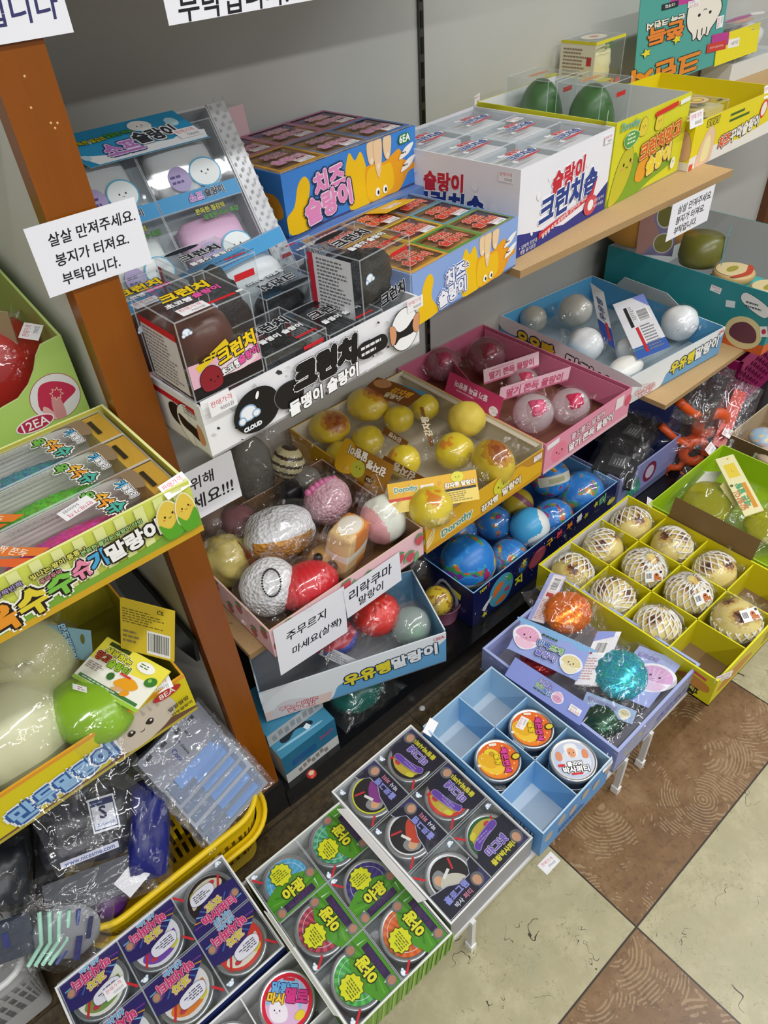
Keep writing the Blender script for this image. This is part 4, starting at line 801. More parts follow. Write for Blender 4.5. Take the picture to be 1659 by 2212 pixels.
def hdr(a, w, h):
    a.rect(0, 0, w, h * .42, 'ecd26a'); a.rect(0, h * .38, w * .35, h * .1, 'd83a28'); a.rect(w * .36, h * .42, w * .62, h * .08, '2a2418'); a.lines(w * .62, h * .05, w * .34, h * .34, 5, '8a7a3a', 3)
    a.txt('Dorothy', w * .2, h * .72, .01, '5aa09a', [('f5e9c0', .14), ('2f6f86', .04)], w=w * .26); a.rect(w * .36, h * .66, w * .15, h * .12, 'f2f0ea'); a.ell(w * .58, h * .75, w * .022, w * .022, 'd8a820'); a.ell(w * .78, h * .86, w * .07, w * .06, 'e2dc40'); a.face(w * .78, h * .85, w * .04); logo(a, '감자빵 말랑이', w * .8, h * .62, w * .34, 'f6f2e4', '7a5a1c', None, 0, 1, 0, .1)
cardpx('header_card', 'yellow header card with brand lettering at the front of the potato bread carton', [(845, 1112, .535), (1035, 1078, .535), (1029, 1014, .575), (835, 1046, .575)], .001, 'e8b422', fn=hdr)
def flap(a, w, h):
    a.blob([(0, 0), (w * .3, 0), (w * .35, h * .5), (w * .2, h), (0, h)], 'd8a820'); a.ell(w * .42, h * .3, w * .13, h * .3, 'b8b83a'); a.face(w * .42, h * .35, w * .07, rot=180); logo(a, '감자빵', w * .72, h * .62, w * .36, 'f2ead8', '6a4a1c', None, 180, 1, 0, .1); logo(a, '말랑이', w * .33, h * .78, w * .36, 'f2ead8', '6a4a1c', None, 180, 1, 0, .1); a.rect(w * .6, h * .04, w * .14, h * .22, '4a3416'); a.txt('12EA', w * .67, h * .15, .008, 'f0e0b0', rot=180, b=0)
    for q in range(16): a.ell(w * (.76 + .22 * ((q * 37) % 16) / 16), h * (.06 + .4 * ((q * 11) % 16) / 16), .0014, .0008, 'f5ecd8', 40, n=8)
cardpx('carton_flap', 'brown printed flap with upside-down lettering folded into the potato bread carton', [(722, 1010, .53), (830, 1062, .53), (852, 1010, .565), (745, 945, .565)], .0012, '9a6a22', fn=flap)
cardpx('header_card', 'dark brown header card with orange lettering at the back of the potato bread carton', [(778, 848, .535), (880, 876, .535), (922, 850, .57), (815, 812, .57)], .0012, '7a4a1e', fn=lambda a, w, h: (a.poly([(w * .4, h), (w, h), (w, h * .75), (w * .75, h * .9)], '4f8aa8'), a.ell(w * .2, h * .75, w * .17, h * .25, 'c08a5a'), logo(a, '감자빵', w * .66, h * .6, w * .4, 'd89a2a', '5a3416', None, 0, 1, 0, .08), logo(a, '말랑이', w * .6, h * .28, w * .32, 'd8c8a0', '5a3416', None, 0, 1, 0, .08)))
for lb, P in (('upper brown header card standing edge-on among the potato squishies', [(930, 965, .50), (936, 962, .50), (915, 880, .545), (905, 878, .545)]), ('lower brown header card lying between the potato squishies', [(876, 968, .52), (882, 955, .535), (832, 922, .545), (824, 935, .53)]), ('brown header card in front of the middle potato squishy', [(822, 1000, .52), (915, 1055, .52), (925, 1035, .54), (830, 985, .54)])):
    cardpx('header_card', lb, P, .001, '8a5a24', fn=lambda a, w, h: logo(a, '감자빵', w * .5, h * .5, max(w, h) * .5, 'e8dcc0', '5a3a16', None, 180 if w > h else 90, 1, 0, .08))

# --- pink jelly ball carton
c = carton('pink carton of clear jelly balls between the potato bread and milk bun cartons', 1.023, .736, .4405, .3); w, d, h = .31, .465, .08
m = MB(); tray(m, w, d, h, 'e493ac', 'cc6f8c', bottom='8a5a4a', edge='e08aa6'); a = front(m, w, h)
a.rect(0, 0, w, h * .12, 'e9b4c4'); a.ell(.05, .036, .026, .026, 'e8829c'); a.face(.05, .036, .018, '5a1a2a'); a.txt('쫄깃쫄깃 말랑한', .15, .056, .012, 'f4e4ea', [('8a3a54', .1)], w=.12, rot=3); logo(a, '딸기 쫀득 물랑이', .165, .03, .16, 'f6eef0', '5a2a3a', None, 3, 1, 0, .1); a.rect(.25, .045, .03, .03, 'f2e4e6'); a.ell(.3, .05, .012, .014, 'd85a72'); a.rect(.004, .064, .04, .013, 'f0eef0', 4)
m.build('tray', c)
m = MB(); m.sheet([(w - .02, .01, .02), (w - .02, d - .02, .02), (w - .012, d - .02, h - .004), (w - .012, .01, h - .004)], .002, 'd87a98'); m.sheet([(.006, .14, .01), (.15, d - .01, .01), (.15, d - .01, h - .006), (.006, .14, h + .01)], .002, 'b8506f'); m.build('divider', c)
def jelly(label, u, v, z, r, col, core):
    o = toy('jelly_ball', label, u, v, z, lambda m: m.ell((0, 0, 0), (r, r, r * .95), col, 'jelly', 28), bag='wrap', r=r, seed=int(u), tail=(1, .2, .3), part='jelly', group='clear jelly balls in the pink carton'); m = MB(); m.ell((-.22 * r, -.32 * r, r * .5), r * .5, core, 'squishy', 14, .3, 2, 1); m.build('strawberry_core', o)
jelly('clear jelly ball with pink core at the front of the pink carton', 1152, 893, .495, .047, 'fbf2f4', 'd85078'); jelly('clear jelly ball with red core at the front right of the pink carton', 1232, 878, .49, .045, 'fbeff2', 'd02a58')
jelly('jelly ball in the shaded back left of the pink carton', 955, 788, .49, .045, 'd0889a', 'a03050'); jelly('jelly ball behind the pink partition of the pink carton', 1050, 772, .49, .05, 'c07888', '8a2a40')  # darker jelly and core colours carry the shade at the carton's back
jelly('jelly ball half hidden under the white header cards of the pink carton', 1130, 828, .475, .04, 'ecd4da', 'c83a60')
cardpx('carton_flap', 'deep pink flap with upside-down lettering on the left wall of the pink carton', [(960, 848, .522), (1075, 902, .522), (1088, 862, .56), (972, 800, .56)], .0012, 'c23a66', fn=lambda a, w, h: (logo(a, '딸기 쫀득 물랑이', w * .45, h * .6, w * .6, 'f0d8e0', '8a2446', None, 180, 1, 0, .08), a.lines(w * .2, h * .25, w * .5, h * .16, 1, 'e8a8bc'), a.ell(w * .9, h * .22, w * .08, h * .22, 'eee8ea'), a.price(w * .9, h * .24, '3000원', 0, w * .13)))
hd = lambda a, w, h: (a.rect(0, 0, w, h * .12, 'c86a88'), logo(a, '딸기 쫀득 물랑이', w * .5, h * .45, w * .8, 'c85a78', 'f8f0f2', None, 0, 1, 0, .06), a.lines(w * .15, h * .75, w * .6, h * .14, 1, 'd88aa0'))
cardpx('header_card', 'white and pink header card at the back of the pink carton', [(1042, 830, .50), (1168, 792, .50), (1160, 758, .535), (1048, 800, .535)], .001, 'e9c8d0', fn=hd); cardpx('header_card', 'white and pink header card leaning over the front jelly balls', [(1078, 868, .515), (1225, 822, .515), (1235, 792, .55), (1080, 838, .55)], .001, 'e6bcc8', fn=hd)

# --- milk bun cartons
def milkart(m, w, d, h):
    a = front(m, w, h); a.blob([(0, h), (w, h), (w, h * .8), (w * .93, h * .62), (w * .86, h * .74), (w * .78, h * .55), (w * .66, h * .66), (w * .52, h * .5), (w * .4, h * .42), (w * .36, h * .1), (w * .3, 0), (0, 0)], 'e9eef0'); a.poly([(0, 0), (w * .34, 0), (w * .36, h * .3), (w * .12, h * .34), (0, h * .3)], 'e6cfc6') if h > .09 else None
    a.blob([(.01, h * .1), (.04, h * .5), (.09, h * .35), (.11, h * .1), (.06, 0.001)], 'd9d6d8'); a.txt('쭈욱~ 늘어나는', w * .18, h * .26, .01, 'f2ecec', [('c0505a', .14)], w=w * .2); a.txt('말랑 촉감', w * .19, h * .12, .01, 'f2ecec', [('c0505a', .14)], w=w * .14)
    logo(a, '우유빵', w * .56, h * .5, w * .26, 'ead93a', '223a5a', None, 3, 1, 0, .14); logo(a, '말랑이', w * .82, h * .56, w * .25, 'f2f5f7', '3a4a5a', None, 3, 1, 0, .12); a.txt('12EA', w * .96, h * .9, .008, 'd03a4a', w=w * .06, b=.01)
    a = left(m, d); a.blob([(0, h), (d, h), (d, h * .7), (d * .85, h * .55), (d * .7, h * .7), (d * .5, h * .45), (d * .3, h * .6), (d * .1, h * .5), (0, h * .6)], 'e9eef0'); logo(a, '말랑이', d * .7, h * .4, d * .42 if h > .09 else d * .3, 'f2f5f7', '2a3a4a', None, -4, 1, 0, .12); logo(a, '우유빵', d * .3, h * .5, d * .3, 'ead93a', '223a5a', None, 0, 1, 0, .14)
c = carton('light blue milk bun carton on the chipboard shelf, white bun toys inside', 1.368, .765, .4405, -4.5); w, d, h = .368, .44, .078
m = MB(); tray(m, w, d, h, '6ea6d2', '5da8d4', bottom='a8b8c0', edge='dfe9ee'); milkart(m, w, d, h); m.build('tray', c)
m = MB(); m.sheet([(w - .004, d * .25, h - .002), (w - .004, d * .8, h - .002), (w - .028, d * .7, h + .045), (w - .028, d * .38, h + .045)], .001, 'c9cdca'); m.build('white_flap', c)
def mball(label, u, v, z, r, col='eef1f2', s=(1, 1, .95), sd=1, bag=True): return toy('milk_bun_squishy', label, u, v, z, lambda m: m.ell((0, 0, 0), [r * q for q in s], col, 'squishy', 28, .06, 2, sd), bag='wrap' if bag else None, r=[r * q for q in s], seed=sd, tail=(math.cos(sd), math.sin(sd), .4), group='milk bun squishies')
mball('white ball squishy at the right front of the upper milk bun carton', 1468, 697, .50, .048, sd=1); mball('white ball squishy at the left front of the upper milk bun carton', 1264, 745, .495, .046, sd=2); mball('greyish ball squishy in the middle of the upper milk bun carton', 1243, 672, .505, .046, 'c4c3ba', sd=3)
mball('grey shaded ball squishy in the back left of the upper milk bun carton', 1152, 690, .485, .038, 'b5b2a6', sd=4); mball('white squishy under the barcode card in the upper milk bun carton', 1365, 757, .48, .04, sd=5); mball('flat folded white squishy without bag at the upper milk bun carton front', 1350, 797, .492, .05, 'f3f1ea', (1.15, .7, .55), 6, False)  # back left ball: shade on a white bun is put into its grey
def bc(a, w, h):
    a.rect(0, 0, w, h * .18, '3f66b8'); a.poly([(0, h), (w * .6, h), (w, h * .75), (w, h), (0, h)], '7f90d8'); a.bars(w * .5, h * .55, w * .4, h * .22, 5, vert=True); a.rect(w * .22, h * .5, w * .1, h * .36, '2a2a2c'); a.rect(w * .32, h * .06, w * .09, h * .42, 'd03238'); a.lines(w * .46, h * .06, w * .46, h * .44, 9, '8a8a8e'); a.lines(w * .36, h * .6, w * .12, h * .26, 7, '9a9aa0', 4); a.txt('Dorothy', w * .14, h * .14, .01, '7ac87a', w=w * .3, b=.01)
cardpx('header_card', 'white and blue card with barcode lying on the milk bun squishies', [(1378, 775, .52), (1448, 752, .52), (1390, 632, .545), (1323, 660, .545)], .001, 'e8e9ee', fn=bc)
cardpx('header_card', 'white and blue header card standing edge-on between the milk bun balls', [(1300, 742, .49), (1328, 745, .49), (1305, 640, .55), (1274, 601, .55)], .001, 'dde0e4', fn=lambda a, w, h: (a.rect(0, 0, w, h * .35, '3a52a0'), logo(a, '우유빵', w * .5, h * .6, h * .4, '5a6a8a', 'eef0f2', None, 90, 1, 0, .08), a.rect(w * .6, h * .1, w * .2, h * .3, 'c83a44')))

# --- teal carton, amber tub and packs at the far end
c = carton('dark teal carton with orange base at the far right of the lower shelf', 1.80, .655, .4385, 0); w, d, h = .42, .50, .165
m = MB(); tray(m, w, d, h, '2c8b92', 'c2c7c6', bottom='8a8f90', edge='3a9aa0')
a = left(m, d); a.rect(0, 0, d, h * .17, 'd8642a'); a.ell(d - .06, .045, .05, .044, 'e0cf9a'); a.blob([(d - .095, .03), (d - .09, .06), (d - .06, .075), (d - .03, .06), (d - .025, .03), (d - .06, .018)], '6a3a48'); a.blob([(d - .02, .1), (d - .085, .125), (d - .08, .15), (d - .015, .128)], 'e9e9ea', '1d3a40', .001); a.lines(d - .075, .112, .05, .02, 2, '4a5a60'); a.rect(d - .125, .1, .025, .018, 'dfe6ea', 8); a.rect(d - .02, .052, .02, .028, 'eeecec', 20); a.ell(d - .01, .066, .006, .007, 'c83a50'); a.price(d - .16, .135, '7000원', -6, .03)
a = front(m, w, h); a.rect(0, 0, w, h * .17, 'd8642a'); a.ell(.08, .09, .04, .05, '7ab0a0'); a.blob([(.06, .05), (.1, .06), (.1, .12), (.06, .12)], 'd8c89a'); m.build('tray', c)
q = [pz(1299, 500, .62), pz(1493, 497, .62)]; cx, cy = (q[0].x + q[1].x) / 2, (q[0].y + q[1].y) / 2; rr = min((q[1] - q[0]).length / 2, .13)
o = thing('toy_tub', 'big amber round tub with a purple printed sleeve under the chipboard shelf', 'tub', (cx, cy, .604)); m = MB(); m.lathe([(0, 0), (rr * .8, 0), (rr * .93, .012), (rr, .05), (rr, .19), (0, .19)], 'dc9c3c', 'plastic', 48); m.build('tub', o)
dv = Vector((CAM.x - cx, CAM.y - cy, 0)).normalized(); sd_ = Vector((-dv.y, dv.x, 0)); c0 = dv * (rr + .004) + sd_ * .03; m = MB()
a = sheetart(m, [c0 - sd_ * .045 + Vector((0, 0, -.002)), c0 + sd_ * .05 + Vector((0, 0, -.002)), c0 + sd_ * .05 + Vector((0, 0, .19)), c0 - sd_ * .045 + Vector((0, 0, .19))], .0015, '8c88ae'); a.blob([(.0, .0), (.03, .02), (.05, .06), (.03, .1), (.04, .15), (.0, .17)], 'b98a80'); a.ell(.06, .11, .024, .035, 'dcd8d2'); a.ell(.06, .11, .021, .031, '7d7a3c'); a.ell(.065, .035, .026, .028, 'dcd8d2'); a.ell(.065, .035, .023, .025, '8d8a44'); a.lines(.06, .13, .03, .05, 6, 'dcd8e4'); m.build('printed_sleeve', o)
o = thing('toy_tub', 'olive green round pack with a turquoise sleeve behind the small hanging notice', 'tub', tuple(pz(1508, 566, .605)), 0); m = MB(); m.lathe([(0, 0), (.05, 0), (.056, .018), (.052, .07), (0, .074)], '6a6a2c', 'plastic', 36); m.build('tub', o)
m = MB(); a = sheetart(m, [(.015, -.058, .0), (.08, -.03, 0), (.08, -.03, .08), (.015, -.058, .08)], .0015, '4fb0ae'); a.ell(.042, .045, .026, .036, 'e8e6e2'); a.ell(.042, .045, .023, .033, '8a6a66'); m.build('printed_sleeve', o)
for lb, u, v, cc in (('tan round sweet pack with a red band lying in the teal carton', 1575, 600, 'd0b078'), ('tan round pack at the photo edge in the teal carton', 1655, 640, 'c8a878')):
    p = pz(u, v, .555); o = thing('round_sweet_pack', lb, 'toy pack', (p.x + .02, p.y, .545)); m = MB(); m.lathe([(0, 0), (.05, 0), (.055, .012), (.055, .022), (.05, .026), (0, .027)], cc, 'plastic', 32); a = top(m, .0275); a.ell(0, 0, .048, .048, 'e4d2a0'); a.ell(0, .006, .024, .012, 'a8a040'); a.blob([(-.048, -.016), (0, -.03), (.048, -.014), (.045, -.03), (0, -.047), (-.042, -.032)], 'c84a32'); m.build('pack', o); m = MB(); m.slab(-.06, -.06, -.012, .06, .06, -.001, '4fb6b4'); m.build('backing_card', o)
# ================================================================ BASE DECK
c = carton('light blue milk bun carton set askew on other boxes near the floor', .289, .80, .198, -21.5); w, d, h = .386, .185, .1
m = MB(); tray(m, w, d, h, '6aa9d6', '72a9cc', bottom='a9abad', edge='e3eaee', hf=.094); milkart(m, w, d, .094)
m.slab(.003, .003, .001, .15, d - .003, .006, '8f9194'); m.build('tray', c)
G = 'bagged balls in the askew milk bun carton'
toy('spiky_ball', 'red rubber spiky ball in a clear bag in the askew carton', 812, 1325, .275, lambda m: m.ell((0, 0, 0), (.05, .05, .045), 'e8362a', 'squishy', 64, 0, shape=lambda q: 1 + .05 * math.sin(q.x * 28) * math.sin(q.z * 28)), None, bag=(.15, .12, .052), r=.05, seed=21)
toy('clear_ball', 'clear ball with a green inside in the askew milk bun carton', 888, 1352, .26, lambda m: (m.ell((0, 0, 0), (.042, .042, .042), 'dcece6', 'jelly', 28), m.ell((.004, -.01, -.012), (.02, .02, .014), '2aa64a', 'squishy', 16, .3, 3)), None, bag='wrap', r=.044, seed=22)
toy('bagged_toy', 'dark red bagged toy with blue print in the askew milk bun carton', 728, 1382, .262, lambda m: m.ell((0, 0, 0), (.045, .035, .03), 'b83a4a', 'squishy', 48, .2, 3, fn=lambda q: '4a54a0' if q.y < -.4 and q.z < .3 else 'b8404c'), None, bag=(.14, .10, .04), r=.05, seed=23)
cardpx('paper_card', 'white printed card sticking out under the dark red bagged toy', [(690, 1412, .262), (760, 1450, .262), (775, 1425, .28), (700, 1395, .28)], .001, 'd8dade', fn=lambda a, w, h: a.lines(w * .1, h * .1, w * .7, h * .7, 4, '8a8a90'), cat='card')

o = thing('watch_box', 'dark blue and white watch box on the black deck beside the post', 'box', (.272, .738, .0605), 0); w, d, h = .133, .115, .094
m = MB(); m.slab(0, 0, 0, w, d, h, '2a7294', t='3f86a4', l='c2c0b4'); a = front(m, w, h); a.rect(0, 0, w, h * .34, 'd2d4d2'); a.rect(.02, h * .46, .06, .02, '1f5f94'); a.txt('Smart', .108, h * .7, .02, 'c0407a', w=.034, rot=2)
for i in range(7): a.rect(.03 + i * .011, .008 + (i % 3) * .004, .008, .014, '8d8d88', 6)
a = left(m, d); a.rect(0, 0, d, h, 'c6c4ba')
a = top(m, h); a.blob([(.02, .03), (.03, .05), (.05, .055), (.07, .045), (.095, .03), (.09, .022), (.06, .034), (.035, .024)], '14202c'); a.rect(.075, .018, .012, .012, 'd8e4ea', 20); a.blob([(.012, .018), (.1, .012), (.104, .016), (.016, .022)], '8fc0d4'); m.build('box', o)
o = thing('watch_box', 'second blue watch box lying on top, half hidden by the askew milk bun carton', 'box', (.27, .775, .1555), 0); w, d, h = .135, .115, .038
m = MB(); m.slab(0, 0, 0, w, d, h, 'b9bcbc', t='3a7f9e', l='3a7f9e'); a = front(m, w, h)
for i in range(8): a.rect(.01 + i * .015, .008 + (i % 2) * .005, .01, .018, '94979a', 4)
a = top(m, h); a.rect(.07, .07, .045, .02, 'c8b83a'); m.build('box', o)
toy('bagged_toy', 'dark teal toy in a crinkled clear bag on the black deck', 770, 1490, .115, lambda m: m.ell((0, 0, 0), (.06, .05, .045), '14655a', 'squishy', 24, .2, 2, 3), None, bag=(.17, .14, .05), r=.05, seed=31)
toy('bagged_toy', 'dark brown toy in a bag behind the pink basket on the black deck', 888, 1238, .13, lambda m: m.ell((0, 0, 0), (.045, .06, .07), '2a211b', 'squishy', 24, .15, 2, 4), None, bag='wrap', r=(.048, .064, .074), seed=32)
o = toy('ball_toy', 'yellow ball with brown spots in a small mauve cup on the deck', 945, 1298, .135, lambda m: m.ell((0, 0, 0), .036, 'd8b82a', 'squishy', 56, .03, 2, 5, fn=lambda q: 'a8761c' if noise.noise(q * 3) > .28 else 'd9bb2e'), None, bag='wrap', r=.037, seed=33, tail=(1, -.4, -.4), tl=.8)
m = MB(); m.M = TR(.022, .004, -.074); m.lathe([(.034, 0), (.042, .05), (.045, .055), (.041, .052), (.033, .004), (0, .004)], 'a0607c', 'plastic', 24); m.build('cup', o)

c = carton('navy space print carton of earth balls on the black deck', .835, .757, .0605, .8); w, d, h = .566, .30, .124
m = MB(); tray(m, w, d, h, '141a4c', '6aa4d8', bottom='2a5a9a', edge='8cc0e4'); a = front(m, w, h); rd = random.Random(12); a.hold()
for i in range(60): r = rd.uniform(.0006, .0018); a.ell(rd.uniform(.004, w - .004), rd.uniform(.004, h - .004), r, r, rd.choice(['dfe6f4', 'f2f0d0', 'a8c0e8']), n=8)
a.hold(False); a.ell(.1, .06, .044, .052, '4a9ab4'); a.blob([(.07, .05), (.075, .08), (.1, .09), (.105, .075), (.09, .06)], 'd8702c'); a.blob([(.115, .095), (.135, .09), (.14, .07), (.125, .075)], '3f9a4a'); a.blob([(.08, .02), (.1, .035), (.12, .03), (.11, .016)], 'd8702c'); a.blob([(.11, .05), (.13, .055), (.125, .04)], 'c83a6a')
logo(a, 'TOY', .033, .112, .026, 'e8e22c', '3a3a10', None, 4); a.txt('7', .052, .114, .014, 'd8342a', rot=4); a.ell(.235, .075, .035, .026, 'a84a5a', 30); a.ell(.235, .075, .03, .02, 'c4606e', 30)
for t, x, y, s, cc in (('지', .165, .045, .028, 'e3e23a'), ('구', .28, .095, .026, 'e8b02c'), ('본', .318, .1, .024, 'e04a5a'), ('부', .36, .1, .024, 'e8862a'), ('를', .40, .1, .024, 'e8e8ea'), ('터', .50, .1, .028, '6ac08a')): logo(a, t, x, y, s * .9, cc, '0c0f2a', None, 6)
for x, y in ((.04, .02), (.43, .09), (.18, .1), (.47, .105)): a.burst(x, y, .012, 'd8d23c', 5, .45)
a.blob([(.03, .045), (.045, .06), (.062, .068), (.06, .06), (.048, .045), (.04, .032)], 'dfe2e6'); a.ell(.545, .07, .018, .01, 'd6d62e')
a = left(m, d); a.rect(d - .09, .07, .05, .02, 'd8d63a', -8); a.blob([(d - .13, .03), (d - .1, .1), (d - .05, .07), (d - .06, .01)], 'b8bcc4'); a.blob([(d - .12, .035), (d - .1, .09), (d - .06, .065), (d - .066, .018)], '1d2350'); m.build('tray', c)
def earthcol(sd):
    def f(q):
        n = noise.noise(q * 2.1 + Vector((sd * 3.7, 1, 2))); n2 = noise.noise(q * 2.6 + Vector((sd, 4, 2)))
        if n > .22: return ['b8305a', '7a3a9a', '3f9a52', 'd86a3a', 'd8c84a'][int((n2 + .6) * 4) % 5]
        return '3f9ad8' if n > .14 else ('2c7fd0' if n2 < .25 else '3a92dc')
    return f
G = 'earth balls in the navy carton'
def earth(label, u, v, z, r, sd, bag=True, fn=None, grp=True, band=False):
    o = toy('earth_ball', label, u, v, z, lambda m: m.ell((0, 0, 0), r, '2c7fd0', 'squishy', 88, fn=fn or earthcol(sd)), G if grp else None, cat='ball', bag='wrap' if bag else None, r=r, seed=sd, tail=(math.cos(sd * 1.7), math.sin(sd * 1.7), .4), tl=.7)
    if band:
        m = MB(); k = 30; R = r * 1.012; M = TR(0, 0, 0, 0, *band); fun = lambda a, b: M @ Vector((R * math.cos((a - .5) * 2.9 - PI / 2) * math.cos((b - .5) * .5), R * math.sin((a - .5) * 2.9 - PI / 2) * math.cos((b - .5) * .5), R * math.sin((b - .5) * .5)))
        m.grid(fun, 40, 4, 'd6d2bc', 'card', fn=lambda a, b: '3a3a38' if .72 < a < .9 and int(a * 160) % 2 and .15 < b < .85 else ('b7b58c' if .2 < a < .5 and .3 < b < .7 else 'd8d5c4')); m.build('paper_band', o)
earth('big earth ball with a paper barcode band at the front of the navy carton', 1010, 1214, .165, .069, 1, False, grp=False, band=(18, -14)); earth('bagged earth ball right behind the banded front one', 1100, 1205, .14, .048, 2)
earth('plain light blue and white wave ball in the navy carton', 1144, 1138, .165, .051, 3, False, lambda q: 'e8eae4' if q.dot(Vector((.56, -.75, -.30))) > .22 + .22 * math.sin(q.z * 4 + q.x * 2) else '4aa8d8', False)
earth('blue earth ball just behind the wave ball', 1196, 1120, .14, .052, 4); earth('largest bagged earth ball at the right end of the navy carton', 1255, 1066, .15, .062, 5)
earth('earth ball with a pale band high in the shade under the pink carton', 1188, 1032, .20, .052, 6, False, grp=False, band=(-30, 10)); earth('earth ball in a bag left of the yellow star ball', 1068, 1130, .15, .046, 7)
earth('yellow ball with a mauve stripe in the shade of the navy carton', 1118, 1088, .165, .042, 8, False, lambda q: '8a5060' if abs(q.x * .8 + q.z * .5 - .25) < .17 else 'b9a22c', False)
earth('dark blue earth ball in the back left of the navy carton', 985, 1150, .135, .055, 9)

c = carton('periwinkle carton of black clear-wrapped packs on the black deck, right of the earth balls', 1.41, .762, .0605, 0); w, d, h = .29, .30, .124
m = MB(); tray(m, w, d, h, '8a90c4', '34509a', bottom='1f2a50', edge='a8b0dc'); a = front(m, w, h); a.blob([(.03, .02), (.05, .07), (.09, .085), (.1, .06), (.06, .03)], '4a8a7a'); a.ell(.15, .07, .032, .036, '7a2a44', 30); a.ell(.15, .07, .02, .024, 'c8c0d4', 30); logo(a, '괴물', .08, .04, .06, '3fae8a', '1d2a4a', None, 8); m.build('tray', c)
G = 'dark wrapped packs in the periwinkle carton'
for lb, u, v, z, rz in (('dark wrapped pack lying at the front of the periwinkle carton', 1335, 1000, .175, 20), ('dark wrapped pack lying at the back of the periwinkle carton', 1368, 935, .18, 10)):
    o = toy('wrapped_pack', lb, u, v, z, lambda m: m.slab(-.07, -.055, -.03, .07, .055, .015, '34363a', 'gloss'), G, cat='toy pack', bag=(.19, .15, .045), seed=int(u), M=TR(0, 0, 0, rz)); m = MB(); a = top(m, .0155); a.rect(-.04, -.03, .06, .05, '5a5d60'); a.lines(-.03, -.02, .04, .03, 4, 'b8b8b4'); m.build('label', o)

# --- magenta basket, orange toys
o = thing('plastic_basket', 'magenta perforated plastic basket at the right edge of the photo', 'basket', (2.02, .78, .0605), 4); w, d, h = .34, .30, .215
m = MB()
def wall(m, o, u, v, nx, nz, L, H, hole, col, thk=.003):
    """perforated panel: a grid of cells with round holes"""
    u, v = Vector(u), Vector(v); n = u.cross(v).normalized(); o = Vector(o); cw, ch = L / nx, H / nz
    for i in range(nx):
        for j in range(nz):
            ce = o + u * (cw * (i + .5)) + v * (ch * (j + .5)); K = 12; V = []; F = []
            for k in range(K):
                t = 2 * PI * k / K; cx, sx = math.cos(t), math.sin(t); q = 1 / max(abs(cx), abs(sx))
                for dn in (0, -thk): V += [ce + u * (cw / 2 * cx * q) + v * (ch / 2 * sx * q) + n * dn, ce + u * (hole * cx) + v * (hole * sx) + n * dn]
            for k in range(K): a, b = k * 4, ((k + 1) % K) * 4; F += [(a, b, b + 1, a + 1), (a + 2, a + 3, b + 3, b + 2), (a + 1, b + 1, b + 3, a + 3)]
            m.add(V, F, col, 'plastic')
wall(m, (0, d, .03), (0, -1, 0), (0, 0, 1), 8, 6, d, h - .06, .0105, '9a1c5c'); wall(m, (0, 0, .03), (1, 0, 0), (0, 0, 1), 9, 6, w, h - .06, .0105, '9a1c5c')
m.slab(0, 0, 0, .004, d, .03, '9a1c5c', 'plastic'); m.slab(0, 0, 0, w, .004, .03, '9a1c5c', 'plastic'); m.slab(-.004, -.004, h - .03, .006, d, h, 'c02a72', 'plastic'); m.slab(-.004, -.004, h - .03, w, .006, h, 'c02a72', 'plastic'); m.slab(0, d - .004, 0, w, d, h, '8a1850', 'plastic'); m.slab(w - .004, 0, 0, w, d, h, '8a1850', 'plastic'); m.slab(0, 0, 0, w, d, .004, '6a1440', 'plastic')
m.build('basket', o)
def hook(m, s=1, col='e0561c'):
    m.tube([(s * .042 * math.cos(t), 0, s * .042 * math.sin(t)) for t in [i / 16 * 2 * PI for i in range(16)]], .0175 * s, col, 'plastic', 10, True)
    m.tube([(-.03 * s, 0, .03 * s), (-.085 * s, 0, .065 * s), (-.14 * s, 0, .12 * s)], .0135 * s, col, 'plastic', 8); m.tube([(-.03 * s, 0, -.03 * s), (-.05 * s, 0, -.06 * s), (-.09 * s, 0, -.055 * s), (-.1 * s, 0, -.09 * s), (-.05 * s, 0, -.11 * s), (-.03 * s, 0, -.085 * s)], .0135 * s, col, 'plastic', 8)
toy('plastic_toy', 'bright orange plastic ring-handled toy in clear bags, upper one at the right', 1535, 915, .21, lambda m: hook(m, .95), None, 'toy', bag=(.18, .13, .018, (-.05, 0, .02, 0, 90)), seed=41, M=TR(0, 0, 0, -30, 10)); toy('plastic_toy', 'bright orange plastic ring-handled toy, lower one behind the lime carton', 1500, 975, .125, lambda m: hook(m, .8), None, 'toy', bag=(.15, .10, .018, (-.04, 0, 0, 0, 90)), seed=42, M=TR(0, 0, 0, -35, -10))
for lb, u, v, z, cc, L in (('crinkled clear bag hanging down below the bare chipboard end', 1520, 850, .30, None, .2), ('long clear bag with a red strip beside the orange toys', 1575, 905, .22, 'c83a2c', .24)):
    o = toy('clear_bag_pack', lb, u, v, z, lambda m: (m.slab(-.09, -.018, -.003, .09, .018, .003, cc or 'd8dcdf', 'gloss') if cc else m.slab(-.07, -.05, -.002, .07, .05, .002, 'c4c8cc', 'clear')), None, 'toy pack', bag=(L, .12, .02), seed=int(u), M=TR(0, 0, 0, 30, 20, -38))
m = MB(); m.slab(1.72, .86, .0605, 1.9, 1.03, .13, '2f3f7a'); tag(m.build('closed_carton'), 'dark blue closed carton behind the orange toys', 'carton')

# ================================================================ FRONT RACK
Z = .1285
